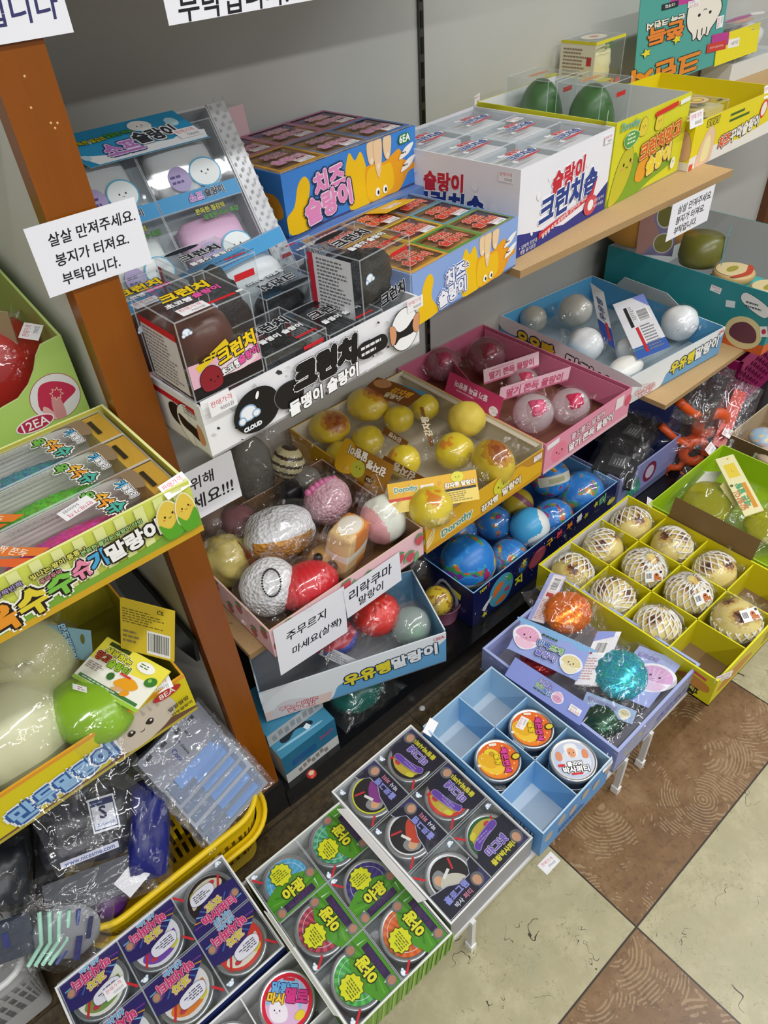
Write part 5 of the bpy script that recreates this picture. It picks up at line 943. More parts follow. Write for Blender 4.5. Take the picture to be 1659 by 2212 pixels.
# --- lilac clam carton
c = carton('lilac carton of bagged clam shaped toys on the rack', .729, .291, Z, .8); w, d, h = .283, .336, .074
m = MB(); tray(m, w, d, h, '97a0cc', 'a0a8dc', t=.006, bottom='9a9aa4', edge='aab6e4'); a = front(m, w, h)
for x, cc in ((.06, 'b9b49a'), (.12, 'a8a4c8'), (.24, 'b8b090')): a.ell(x, .035, .03, .024, cc); a.ell(x, .035, .024, .018, '9fa6c4')
for i in range(30): a.ell((i * 53 % 91) / 91 * w, (i * 29 % 71) / 71 * h, .0025, .0012, 'c8d0ea', i * 30, n=8)
logo(a, '반짝 조개 슬랑이', .19, .03, .1, '7a80b8', 'c4c8e4'); a = left(m, d)
for i in range(16): a.ell((i * 53 % 91) / 91 * d, (i * 29 % 71) / 71 * h, .005, .003, 'c6c0e0', n=10)
m.build('tray', c)
def clam(a, x, y, r, col, lite, fc='3a2a40', rot=0):
    c0, s0 = math.cos(rot), math.sin(rot); g = lambda p, q: (x + (c0 * p - s0 * q) * r, y + (s0 * p + c0 * q) * r)
    a.blob([g(-1.15, .1), g(-.8, .8), g(0, 1.1), g(.8, .8), g(1.15, .1), g(.7, -.7), g(0, -1.05), g(-.7, -.7)], 'eef0f8'); a.blob([g(-.95, .1), g(-.65, .7), g(0, .92), g(.65, .7), g(.95, .1), g(.5, -.15), g(0, -.25), g(-.5, -.15)], col); a.blob([g(-.8, -.3), g(-.4, -.2), g(0, -.3), g(.4, -.2), g(.8, -.3), g(.5, -.8), g(0, -.9), g(-.5, -.8)], lite)
    for k in (-.6, -.3, 0, .3, .6): a.poly([g(k * .3, -.1), g(k, .75), g(k + .05, .72), g(k * .3 + .05, -.1)], lite)
    a.face(*g(0, .1), r * .5, fc, math.degrees(rot))
def clamcard(a, w, h):
    a.blob([(0, h * .86), (w * .15, h * .8), (w * .3, h * .9), (w * .5, h * .78), (w * .7, h * .9), (w * .85, h * .8), (w, h * .88), (w, h), (0, h)], '86b4e0'); 
    for i in range(24): a.ell((i * 53 % 91) / 91 * w, (i * 29 % 71) / 71 * h, .0012, .0012, 'e8ecfa', n=8)
    clam(a, w * .17, h * .5, h * .34, 'e6a8c8', 'f0c8dc'); clam(a, w * .84, h * .32, h * .26, 'e0d49c', 'ece4c0')
    a.lines(w * .34, h * .7, w * .34, h * .12, 1, '3a5a3a'); logo(a, '반짝', w * .42, h * .52, w * .17, '4a70b4', 'f4f4fa', '2c2a58', 0, 1, 0, .1, .17); logo(a, '조개', w * .6, h * .52, w * .17, '7ab06a', 'f4f4fa', '2c2a58', 0, 1, 0, .1, .17); logo(a, '슬랑이', w * .5, h * .26, w * .26, '7c7ac8', 'f4f4fa', '2c2a58', 0, 1, 0, .1, .17)
def shell(m, r, kind='glitter', col='f27a12'):
    m.ell((0, 0, 0), (r, r * .92, r * .42), col, kind, 64, 0, shape=lambda q: (1 + .028 * math.cos(math.atan2(q.x, q.y + 1.05) * 34)) * (1 - .12 * max(0, -q.y)))
M0 = TR(0, 0, 0, -20, 20, 0)
toy('clam_squishy', 'orange glitter clam toy in a bag at the back of the lilac carton', 1228, 1325, .20, lambda m: shell(m, .056), None, bag=(.15, .16, .035), seed=51, M=M0); toy('clam_squishy', 'large turquoise glitter clam toy at the front right of the lilac carton', 1345, 1458, .20, lambda m: shell(m, .06, col='35b4c4'), None, bag=(.17, .15, .034), seed=52, M=TR(0, 0, 0, 15, 6, 0)); toy('clam_squishy', 'dark green glitter clam toy under the cards at the front of the lilac carton', 1305, 1548, .172, lambda m: shell(m, .05, col='1c4a34'), None, bag=(.14, .12, .03), seed=53)
toy('clam_squishy', 'red clam toy mostly hidden under the header card of the lilac carton', 1175, 1420, .165, lambda m: shell(m, .052, col='b8343c'), None, seed=54)
cardpx('header_card', 'lilac and white barcode card standing beside the orange clam toy', [(1138, 1340, .195), (1176, 1345, .195), (1224, 1247, .235), (1190, 1234, .235)], .001, 'a2aade', fn=lambda a, w, h: (a.rect(w * .25, 0, w * .7, h * .98, 'e8dcdc'), a.bars(w * .34, h * .66, w * .5, h * .26, 7, vert=True), a.rect(w * .36, h * .52, w * .4, h * .08, 'b83a3a'), a.lines(w * .3, h * .05, w * .6, h * .42, 14, 'c08a88')))
cardpx('header_card', 'pale blue card with a pink clam under the turquoise clam toy', [(1300, 1500, .186), (1406, 1519, .186), (1472, 1440, .192), (1386, 1385, .192)], .001, 'a9b4e8', fn=lambda a, w, h: (clam(a, w * .7, h * .52, h * .26, 'd8a8d4', 'e8c8e4'), logo(a, '반짝 조개', w * .32, h * .85, w * .42, '7c7ac8', 'f0f0fa', '2c2a58')))
for lb, dz, dx in (('white barcode header card on top of the small stack in the lilac carton', 0, 0), ('white header card under the barcode card in the lilac carton', -.006, 6), ('lowest white header card of the small stack in the lilac carton', -.012, 12)):
    cardpx('header_card', lb, [(1250 + dx, 1480 + dx * .3, .205 + dz), (1272 + dx, 1478 + dx * .3, .205 + dz), (1340 + dx, 1366, .224 + dz), (1282 + dx, 1362, .224 + dz)], .0012, 'ecebee', fn=(lambda a, w, h: (a.poly([(0, h), (w, h), (w, h * .9), (0, h * .8)], '8f9ad8'), a.bars(w * .25, h * .56, w * .62, h * .24, 9), a.rect(w * .05, h * .56, w * .16, h * .08, 'b83040'), a.lines(w * .1, h * .08, w * .75, h * .42, 9, 'c89a9a'))) if not dx else None)
cardpx('header_card', 'blue header card with pink and yellow clams lying across the lilac carton', [(1096, 1398, .214), (1247, 1474, .214), (1278, 1398, .228), (1130, 1337, .228)], .0012, '98a8e0', fn=clamcard, group=None)
cardpx('header_card', 'blue header card with a pale clam over the dark green clam toy', [(1262, 1522, .188), (1360, 1564, .188), (1382, 1537, .196), (1262, 1493, .196)], .001, '9cb4d8', fn=lambda a, w, h: (logo(a, '반짝 조개 슬랑이', w * .35, h * .6, w * .55, '6a70b4', 'f0f0fa', '2c2a58'), clam(a, w * .8, h * .45, h * .36, 'd8cf9c', 'e8e2c0')))
cardpx('carton_flap', 'plain lilac flap with upside-down lettering and price label on the lilac carton', [(1092, 1458, .210), (1250, 1568, .210), (1278, 1524, .226), (1111, 1420, .226)], .0014, '8c9adc', fn=lambda a, w, h: (logo(a, '조개', w * .42, h * .5, w * .1, '7ab06a', 'f4f4fa', '2c2a58', 180, 1, 0, .1, .17), logo(a, '반짝', w * .52, h * .45, w * .12, '5a80c4', 'f4f4fa', '2c2a58', 180, 1, 0, .1, .17), logo(a, '슬랑이', w * .47, h * .73, w * .16, '7c7ac8', 'f4f4fa', '2c2a58', 180, 1, 0, .1, .17), a.lines(w * .36, h * .22, w * .26, h * .12, 1, '2f5a3a'), clam(a, w * .65, h * .5, h * .26, 'dca0c4', 'e8bcd4', rot=PI), a.price(w * .88, h * .45, '3000원', 180, w * .14)))

# --- light blue tin carton
c = carton('light blue carton with six cells on the rack, three tins inside', .505, .284, Z, 1.2); w, d, h = .197, .288, .088
m = MB(); tray(m, w, d, h, '5a9ad8', 'a9cfe8', bottom='d2dde4', edge='bcd8ec', t=.003); a = front(m, w, h)
for i in range(6): a.ell(.02 + i * .034, .05 + .012 * (i % 2), .011, .015, 'a8b4b8'); a.ell(.02 + i * .034, .05 + .012 * (i % 2), .008, .011, 'c0a890')
a.lines(.05, .015, .1, .02, 2, '3a5a8a'); a = left(m, d); a.lines(.06, .05, .08, .02, 2, '2c4a2a'); a.txt('슬라임', d - .05, .05, .02, 'e8eef4', [('2a4a8a', .1)], w=.06); m.build('tray', c)
for j in (1, 2): m = MB(); m.slab(.003, d * j / 3 - .001, .003, w - .003, d * j / 3 + .001, h - .004, '5aa0dc', f='8cc0ea', t='bcd8ec'); m.build('divider', c)
m = MB(); m.slab(w / 2 - .001, .003, .003, w / 2 + .001, d - .003, h - .004, '5aa0dc', l='78b4e4', t='bcd8ec'); m.build('divider', c)
tearsticker(c, TR(w - .012, -.002, h - .014, 0, -15), '5000원', .03); tearsticker(c, TR(w / 2 + .004, d * .48, h - .018, 90), '5000원', .026); tearsticker(c, TR(.012, d - .02, h - .004, 200, 70), '5000원', .034)
B = c.matrix_basis
def tin(label, M, lid, r=.043, hh=.032, lift=0, name='putty_tin', group=None, rim='c9ccd0'):
    o = thing(name, label, 'tin', M=M, group=group); m = MB(); m.lathe([(0, 0), (r * .95, 0), (r * .95, hh * .55), (r, hh * .56), (r, hh - .002), (r - .0015, hh), (r - .004, hh), (r - .005, hh - .002), (0, hh - .002)], rim, 'steel', 40); m.build('tin', o)
    m = MB(); a = top(m, hh - .0018); lid(a); m.build('lid_label', o); return o
def lid_orange(a):
    r = .037; a.ell(0, 0, r, r, 'e8702c'); a.ell(0, -.004, r * .86, r * .86, 'ec8a2c', 0, 180, 360); a.ell(-.006, -.014, .026, .018, 'f2c63a'); a.ell(-.014, .002, .015, .012, 'e8d23c'); a.ell(-.014, -.012, .019, .012, 'e8b02c'); a.ell(-.015, .004, .006, .005, 'c8982a')
    for k in range(14): t = k * 2.4; a.ell(r * .8 * math.cos(t), r * .8 * math.sin(t), .0016, .0016, 'f8d8a8', n=8)
    logo(a, '체온변색', .012, .008, .048, 'e0489a', '3a1620', None, -50, 1, 0, .12); logo(a, '말랑', .0, .0, .02, 'f0d22c', '3a1c10', None, -50); a.ell(.024, .024, .009, .007, '3a2a16', 60); a.ell(.024, .024, .007, .005, 'e0c83a', 60); a.rect(-.03, .018, .014, .005, 'f6e8d8', 40); a.ell(-.022, -.03, .003, .003, 'f6e8d8')
def lid_white(a):
    r = .0385; a.ell(0, 0, r, r, 'dcdcdc'); a.ell(0, 0, r * .93, r * .93, 'c3cde6'); a.ell(.004, -.004, r * .7, r * .7, 'dde2ee')
    a.blob([(-.012, .026), (-.006, .032), (.002, .033), (.01, .03), (.013, .02), (.01, .008), (0, .004), (-.009, .01)], 'f0f0ee'); a.blob([(-.007, .02), (0, .024), (.007, .019), (.007, .008), (0, .004), (-.006, .009)], 'e8a880'); a.face(.0, .013, .008)
    for s in (-1, 1): a.blob([(s * .024 - .005, .002), (s * .024 - .005, .014), (s * .024, .019), (s * .024 + .005, .013), (s * .024 + .004, .001)], 'e2956c')
    logo(a, '클리어', .0, -.008, .026, 'ffffff', '2a2a2a', None, 0, 1, 0, .16); logo(a, '박사퍼티', .0, -.019, .046, 'ffffff', '2a2a2a', None, 0, 1, 0, .14); a.rect(-.03, -.012, .012, .005, 'd83a3a'); a.rect(-.01, -.0295, .02, .004, 'd83a3a')
cw, cd_ = w / 2, d / 3
tin('orange and yellow tin with pink lettering, at the front left in the blue carton', B @ TR(cw * .5 + .002, cd_ * 1.5, .052, -78), lid_orange); o2 = tin('orange and yellow tin with a price label, back right in the blue carton', B @ TR(cw * 1.5, cd_ * 1.5, .048, -84), lid_orange)
tearsticker(o2, TR(-.012, .0, .0312, 100, -90), '5000원', .028)
tin('white tin with a cartoon old man, at the front right in the blue carton', B @ TR(cw * 1.5, cd_ * .5, .055, -38), lid_white)
for x, y, z, lb in ((.5, 1.5, .052, 'left'), (1.5, 1.5, .048, 'right'), (1.5, .5, .055, 'front')):
    tin('lower tin underneath the %s tin of the blue carton' % {'left': 'front left orange', 'right': 'back right orange', 'front': 'white'}[lb], B @ TR(cw * x + .001, cd_ * y, .0035), lambda a: a.ell(0, 0, .037, .037, '3a5a4a'), hh=z - .006)

# --- tin packs with card sleeves
def tinpack(label, M, kind, tcol, group, tin2=None):
    s = .0955; o = thing('tin_pack', label, 'tin pack', M=M, group=group); m = MB(); r = .042
    m.M = TR(s / 2, s / 2, .004); m.lathe([(0, 0), (r, 0), (r, .026), (r + .0015, .027), (r + .0015, .036), (r - .001, .038), (r - .004, .0365), (0, .0365)], 'bfc2c5', 'steel', 40); m.build('tin', o)
    m = MB(); a = top(m, .0412); a.M = a.M @ Matrix.Translation((s / 2, s / 2, 0)); R = .0365
    a.ell(0, 0, R, R, tcol)
    if kind == 'glow':
        a.hold()
        for k in range(18): t = k * PI / 9; a.poly([(0, 0), (R * math.cos(t), R * math.sin(t)), (R * math.cos(t + .17), R * math.sin(t + .17))], tin2)
        a.hold(False)
        for e in (.82, .8): a.ell(0, 0, R * e, R * e, 'e4f0ec' if e > .81 else tcol)
        a.hold()
        for k in range(18): t = k * PI / 9; a.poly([(0, 0), (R * .8 * math.cos(t), R * .8 * math.sin(t)), (R * .8 * math.cos(t + .17), R * .8 * math.sin(t + .17))], tin2)
        a.hold(False); a.ell(-.024, -.002, .006, .0065, '8d8f92'); a.ell(-.024, -.003, .0042, .0045, 'd89a78'); cloudlogo(a, -.016, .016, .004)
    elif kind == 'rock':
        a.ell(0, 0, R * .93, R * .93, '1f1c22'); a.blob([(-.03, .006), (-.022, .02), (-.008, .022), (-.004, .01), (-.012, -.004), (-.026, -.004)], '8d8f90'); a.ell(-.018, .008, .0075, .0085, 'dca880'); a.blob([(-.022, .0), (-.006, .008), (.012, -.002), (.02, -.018), (-.004, -.02), (-.018, -.012)], tin2); a.rect(-.01, .006, .018, .005, 'ecebe4', 20); a.rect(.006, .014, .02, .0035, 'd02c38', 70)
    else:
        a.blob([(-.03, .0), (-.02, .025), (.01, .03), (.03, .015), (.02, .004), (-.01, .006)], tin2); a.ell(-.02, .02, .008, .005, 'd8d03a', 30); a.ell(.014, .02, .006, .004, 'c83a4a'); a.rect(.012, .012, .024, .004, 'd02c30', 60)
    m.build('tin_label', o)
    m = MB(); a = top(m, .0425); q = .001
    if kind == 'glow':
        arc = [(s * (.03 + .94 * t), s * (.44 + .17 * math.sin(PI * t) - .1 * t)) for t in [i / 12 for i in range(13)]]
        a.poly([(q, q), (s - q, q)] + [(s - q, s * .36)] + arc[::-1] + [(q, s * .44)], '4f9a1c')
        a.hold()
        for k in range(9): t = PI * (k + .5) / 9; a.poly([(s * .5, s * .2), (s * .5 + .5 * s * math.cos(t), s * .2 + .26 * s * math.sin(t)), (s * .5 + .5 * s * math.cos(t + .12), s * .2 + .26 * s * math.sin(t + .12))], '63ad28' if k % 2 else '3f8216')
        a.hold(False)
        for k in (.15, .85): a.poly([(s * k, s * .05), (s * (k + .01), s * .22), (s * (k + .035), s * .22)], 'd2ecd0')
        a.rect(s * .2, s * .06, s * .6, s * .13, '321648'); a.txt('박사퍼티', s * .5, s * .125, .01, '4a2a66', w=s * .44)
        for x, y in ((.12, .12), (.88, .36)): a.ell(s * x, s * y, s * .085, s * .09, '77787a'); a.ell(s * x, s * y - .001, s * .06, s * .068, 'bd8468')
        a.burst(s * .46, s * .66, s * .2, 'e2e21c', 11, .84, '3a4a10'); a.lines(s * .33, s * .57, s * .26, s * .2, 5, '6a7018'); logo(a, '야광', s * .5, s * .31, s * .4, 'ece62a', '1d2a0c', None, 0, 1, 0, .14)
    elif kind == 'magnet' or kind == 'rock':
        if kind == 'magnet': arc = [(s - q, s * .62), (s * .8, s * .66), (s * .5, s * .6), (s * .22, s * .5), (q, s * .34)]
        else: arc = [(s - q, s * .5), (s * .9, s * .48), (s * .78, s * .3), (s * .55, s * .3), (s * .35, s * .42), (s * .15, s * .46), (q, s * .5)]
        if kind == 'rock': a.poly([(q, q), (s - q, q)] + [(x, y + .0015 if 0 < y < s * .52 else y) for x, y in arc], 'b9bccb')
        a.poly([(q, q), (s - q, q)] + arc, '191a30'); a.poly([(s - q, q), (s - q, s * .3), (s * .7, q)], '383266')
        if kind == 'magnet':
            logo(a, '몰랑박사퍼티', s * .5, s * .14, s * .62, 'dcd23c', '2a2410', None, 0, 1, 0, .12); logo(a, '마그넷', s * .48, s * .32, s * .46, '7658b8', 'dcd8ea', '221a44', 0, 1, 0, .1, .15); a.blob([(s * .16, s * .55), (s * .3, s * .62), (s * .5, s * .66), (s * .76, s * .68), (s * .76, s * .57), (s * .5, s * .54), (s * .32, s * .5), (s * .2, s * .45)], '6a44a8', 'c4b8dc', .0007); a.lines(s * .28, s * .53, s * .42, s * .1, 2, 'a08ccc')
        else:
            logo(a, '홀로그램', s * .4, s * .25, s * .5, '8f94dc', '20224a', None, 0, 1, 0, .1); a.txt('박사', s * .32, s * .1, .01, 'dcdcea', w=s * .17); a.txt('퍼티', s * .53, s * .1, .01, 'e08aa0', w=s * .17)
        x, y = (.86, .18) if kind == 'magnet' else (.82, .16); a.ell(s * x, s * y, s * .12, s * .12, '6a6b6e'); a.ell(s * x - .001, s * y - .001, s * .078, s * .088, 'cf9c7c')
    else:
        arc = [(s * (1 - t), s * (.5 + .2 * math.sin(PI * t) - .3 * t)) for t in [i / 10 for i in range(11)]]; a.poly([(q, q), (s - q, q)] + [(x, max(y, q + .001)) for x, y in arc], '2b2268')
        a.hold()
        for k in range(11): t = PI * (k + .3) / 11; a.poly([(s * .5, s * .16), (s * .5 + .46 * s * math.cos(t), s * .16 + .3 * s * math.sin(t)), (s * .5 + .46 * s * math.cos(t + .07), s * .16 + .3 * s * math.sin(t + .07))], ['7ab8e0', 'd8962a', '8a3a9a', '3a66b0'][k % 4])
        a.hold(False); logo(a, '과자', s * .5, s * .36, s * .3, 'd8c83a', 'f2dce8', '6a1c4a', 0, 1, 0, .1, .18); logo(a, '박사퍼티', s * .52, s * .21, s * .6, 'd83a74', 'f2c8da', '6a1c4a', 0, 1, 0, .09, .16); logo(a, '신나는', s * .5, s * .075, s * .32, '5ab0d8', 'f2dce8', '6a1c4a', 0, 1, 0, .1, .18); a.ell(s * .88, s * .28, s * .07, s * .075, '77787a'); a.ell(s * .88, s * .275, s * .05, s * .058, 'c88e70')
        a.blob([(s * .2, s * .56), (s * .24, s * .7), (s * .4, s * .74), (s * .62, s * .72), (s * .64, s * .58), (s * .5, s * .52), (s * .32, s * .5)], 'eeeaf4', '6a5a7a', .0005); a.lines(s * .27, s * .55, s * .3, s * .14, 4, '4a4458', 3)
    m.build('card_sleeve', o)
    m = MB(); clearbox(m, 0, 0, 0, s, s, .0445, 'f2f5f7'); a = top(m, .0449); cloudlogo(a, s * .9, s * .9, .005) if kind != 'glow' else cloudlogo(a, s * .07, s * .93, .005); a.rect(s * .06, s * .72, .0035, .02, 'c83038', 35); m.build('clear_box', o); return o
def rot_in(x, y, z, k, s=.0955):
    return TR(x, y, z) @ Matrix.Translation((s / 2, s / 2, 0)) @ Matrix.Rotation(k * PI / 2, 4, 'Z') @ Matrix.Translation((-s / 2, -s / 2, 0))
c = carton('shallow white carton of dark purple and black tin packs on the rack', .297, .295, Z, .6); w, d, h = .2, .304, .066
m = MB(); tray(m, w, d, h, '9b9ca2', 'dcdcda', edge='eeeeec'); m.build('tray', c); B = c.matrix_basis; g = None
for i, j, k, kd, tc, t2, lb in ((0, 0, 0, 'rock', 'e8e8ea', 'cfc9ba', 'black hologram tin pack at the front left of the white carton'), (1, 0, 0, 'magnet', '24623a', '2a2a2a', 'purple and black tin pack with a green rim, front right of the white carton'), (0, 1, 1, 'rock', 'e4e4e6', 'c8442c', 'black hologram tin pack with a red scene, middle left of the white carton'), (1, 1, 1, 'magnet', 'd83a38', '2a2a2a', 'purple and black tin pack with a red rim, middle right of the white carton'), (0, 2, 1, 'rock', 'd8dc3a', '8a3a8a', 'black hologram tin pack with a yellow rim, back left of the white carton'), (1, 2, 1, 'magnet', '5a3fae', '2a2a2a', 'purple and black tin pack with a violet rim, back right of the white carton')):
    if kd == 'magnet': tinpack(lb, B @ rot_in(.004 + i * .0965, .005 + j * .099, .02, k), 'magnet', '1d1a22' if tc == '5a3fae' else tc, 'black and purple tin packs', 'c8b03a')
    else: tinpack(lb, B @ rot_in(.004 + i * .0965, .005 + j * .099, .02, k), 'rock', tc, 'black and purple tin packs', t2)
m = MB(); a = sheetart(m, [(.001, .27, h - .004), (.001, .045, h - .004), (-.022, .06, h + .028), (-.018, .25, h + .028)][::-1], .001, 'eceae6'); m.build('raised_flap', c)
c = carton('shallow white carton of bright green glow tin packs on the rack', .088, .289, Z, -1); w, d, h = .203, .29, .063
m = MB(); tray(m, w, d, h, '7aa83a', 'dedfda', edge='e9ece2'); a = front(m, w, h)
for i in range(20): a.poly([(i * .0102, 0), (i * .0102 + .005, 0), (i * .0102 + .012, h), (i * .0102 + .009, h)], '9cc05a' if i % 2 else '6a9a30')
m.build('tray', c); B = c.matrix_basis
for i, j, k, tc, t2, lb in ((0, 0, 1, '5fc05a', '3fa04a', 'green glow tin pack with a bright green lid, front left of the green carton'), (1, 0, 1, 'e8742c', 'd85a1c', 'green glow tin pack with an orange lid, front right of the green carton'), (0, 1, 1, 'c84a5c', '9a2a48', 'green glow tin pack with a dark pink lid, middle left of the green carton'), (1, 1, 0, '4a3a8a', '382a74', 'green glow tin pack with a violet lid, middle right of the green carton'), (0, 2, 0, '5ab4d8', '4aa2cc', 'green glow tin pack with a light blue lid, back left of the green carton'), (1, 2, 1, '3f9a72', '6abf94', 'green glow tin pack with a sea green lid, back right of the green carton')):
    tinpack(lb, B @ rot_in(.005 + i * .0975, .004 + j * .0945, .0165, k), 'glow', tc, 'green glow tin packs', t2)
m = MB(); a = sheetart(m, [(.001, .215, h - .004), (.001, .03, h - .004), (-.006, .03, h + .026), (-.006, .215, h + .026)], .0012, '7fae2c', 'dfe0d8'); a.rect(0, 0, .185, .006, '3f7a1c'); logo(a, '야광', .1, .016, .03, 'ece62a', '1d2a0c', None, 0, 1, 0, .14); a.rect(.04, .006, .04, .016, 'd8d8d0', 10); a.ell(.15, .015, .008, .011, 'b8876a'); a.rect(.165, .004, .018, .016, 'dcd8dc'); m.build('raised_flap', c)
c = carton('white carton of navy and pink tin packs, at the bottom edge on the left', -.215, .449, Z, -.5); w, d, h = .298, .19, .071
m = MB(); tray(m, w, d, h, '24346a', 'd9dadb', edge='ececec'); a = front(m, w, h); a.rect(0, 0, w, h, '2a3a72'); a.rect(w - .05, .01, .04, .03, '3f6a8a', 10); m.build('tray', c); B = c.matrix_basis
for i, j, k, tc, t2, lb in ((2, 1, 0, '2a1c1c', 'd8cfb0', 'navy and pink tin pack in the back corner nearest the yellow basket'), (1, 1, 2, 'e4e4e8', '7a4ab0', 'navy and pink tin pack with purple shreds inside, back row middle'), (0, 1, 2, 'e8e6da', '7a9a4a', 'navy and pink tin pack with a price label, back row at the far left'), (2, 0, 2, 'd83a30', 'e8e2d0', 'navy and pink tin pack with a red lid, front row right'), (1, 0, 2, 'e4e0dc', 'e0802c', 'navy and pink tin pack with orange shreds inside, front row middle'), (0, 0, 2, 'e0e0e0', 'd8c84a', 'navy and pink tin pack at the bottom edge, front row left')):
    o = tinpack(lb, B @ rot_in(.005 + i * .0965, .004 + j * .0925, .025, k, .0955), 'snack', tc, 'navy and pink tin packs', t2)
    if (i, j) == (0, 1): tearsticker(o, TR(.03, .075, .046, 180, -90), '10000원', .032)
c = carton('white carton of round pastel tins at the bottom edge of the photo', -.112, .245, Z, -1); w, d, h = .203, .196, .066
m = MB(); tray(m, w, d, h, '2a4a7a', 'd4d4d4', edge='f0f0ee'); m.build('tray', c); B = c.matrix_basis; m = MB(); m.slab(w / 2 - .001, .003, .003, w / 2 + .001, d - .003, h - .003, 'e4e4e2'); m.slab(.003, d / 2 - .001, .003, w - .003, d / 2 + .001, h - .003, 'e4e4e2'); m.build('divider', c)
def lid_pastel(a):
    r = .039; a.ell(0, 0, r, r, 'd8283c'); a.ell(0, 0, r * .84, r * .84, 'e2b8dc'); a.blob([(-.028, .014), (-.01, .03), (.012, .03), (.028, .014), (.012, .008), (-.01, .012)], '8fc0e8'); a.blob([(.01, -.02), (.026, -.008), (.03, .01), (.02, .0)], '9ac4e8'); a.blob([(-.03, -.002), (-.022, .012), (-.008, .01), (-.004, -.008), (-.012, -.02), (-.026, -.014)], 'f2eaf2'); a.face(-.018, -.002, .008, rot=-40)
    logo(a, '말랑콩', .006, .017, .04, '6ab0e0', '2a3a7a', None, -40, 1, 0, .12); logo(a, '마시', -.012, .014, .024, 'f0d03a', '7a3a1c', None, -40, 1, 0, .12); logo(a, '멜로', .016, -.002, .034, 'd83a8a', '7a1c4a', None, -40, 1, 0, .1); a.rect(.008, .022, .018, .004, 'd02c38', -40); a.ell(.008, -.026, .008, .006, 'e8d03a')
tin('white and red pastel tin at the back right of the bottom carton', B @ TR(w * .75, d * .74, .028, -6), lid_pastel); tin('pastel tin with pink and yellow bears at the back left of the bottom carton', B @ TR(w * .25, d * .74, .028, 20), lambda a: (a.ell(0, 0, .038, .038, '9ad0e4'), a.blob([(-.03, .0), (-.01, .03), (.02, .028), (.03, .0), (.0, -.01)], 'ecc8dc'), a.ell(.0, .014, .016, .014, 'f4eef0'), a.face(.0, .012, .01), a.ell(.02, .026, .008, .01, 'e8d84a'), logo(a, '마시멜로', 0, -.016, .05, 'f0d03a', 'c83a7a')))
tin('plain white tin lid at the front right of the bottom carton', B @ TR(w * .75, d * .25, .028), lambda a: (a.ell(0, 0, .038, .038, 'ecebea'), a.ell(0, 0, .03, .03, 'dcdbe0')), rim='e0e0e0')
for x, y in ((.75, .74), (.25, .74), (.75, .25)): m = MB(); m.slab(w * x - .03, d * y - .03, .0035, w * x + .03, d * y + .03, .0275, 'c8c8c8'); m.build('riser', c)
# --- yellow carton of netted mochi
c = carton('bright yellow carton with twelve cells of netted mochi toys on the rack', .989, .247, Z, 0); w, d, h = .352, .45, .086
m = MB(); tray(m, w, d, h, 'd8cc18', 'dccf1c', bottom='8a7050', edge='e6e028', t=.004); m.slab(.0045, d - .0052, .004, w - .0045, d - .0041, h - .004, 'd9d6d4'); a = front(m, w, h)
a.blob([(.02, .03), (.05, .06), (.12, .055), (.16, .03), (.1, .015)], 'c88a3a'); a.lines(.2, .02, .1, .04, 3, '4a3a10')
a = left(m, d); a.burst(d - .045, .022, .02, '241f14', 9, .75); a.txt('쫀득!', d - .045, .022, .01, 'e8e060', w=.026, rot=-6); a.blob([(d - .08, .04), (d - .05, .06), (d - .012, .055), (d - .012, .035), (d - .05, .03)], 'c8863a'); a.rect(d - .05, .066, .03, .008, 'd84a5a', -6); a.burst(.05, .06, .024, '241f14', 10, .7); a.lines(.08, .02, .1, .02, 2, '6a5a1c'); m.build('tray', c)
for i in (1, 2): m = MB(); m.slab(w * i / 3 - .0015, .004, .004, w * i / 3 + .0015, d - .004, h - .006, 'd3c91a', t='e6e028'); m.build('divider', c)
for j in (1, 2, 3): m = MB(); m.slab(.004, d * j / 4 - .0015, .004, w - .004, d * j / 4 + .0015, h - .006, 'd3c91a', t='e6e028'); m.build('divider', c)
tearsticker(c, TR(.018, -.002, h - .012, -20, 0), '3000원', .04)
m = MB(); m.sheet([(w - .003, .12, h - .03), (w - .003, .335, h - .03), (w + .012, .335, h + .055), (w + .012, .12, h + .055)][::-1], .0015, '7a6038', '7a6038'); m.sheet([(w - .0048, .12, h + .002), (w - .0048, .335, h + .002), (w - .0046, .335, h + .0035), (w - .0046, .12, h + .0035)][::-1], .001, '5f4a2a'); m.build('kraft_flap', c)
def net(m, r, rot, span=1.75, n=18):
    m.M = rot
    for s in (1, -1):
        for k in range(n):
            p = []
            for i in range(9):
                t = .30 + (span - .30) * i / 8; ph = 2 * PI * k / n + s * .55 * t; R = r * 1.035 * (1 + .02 * math.sin(7 * ph + 3 * t)); p.append((R * math.sin(t) * math.cos(ph), R * math.sin(t) * math.sin(ph), R * math.cos(t) * .93))
            m.tube(p, .0019, 'f0ede2', 'foam', 5)
    m.M = Matrix()
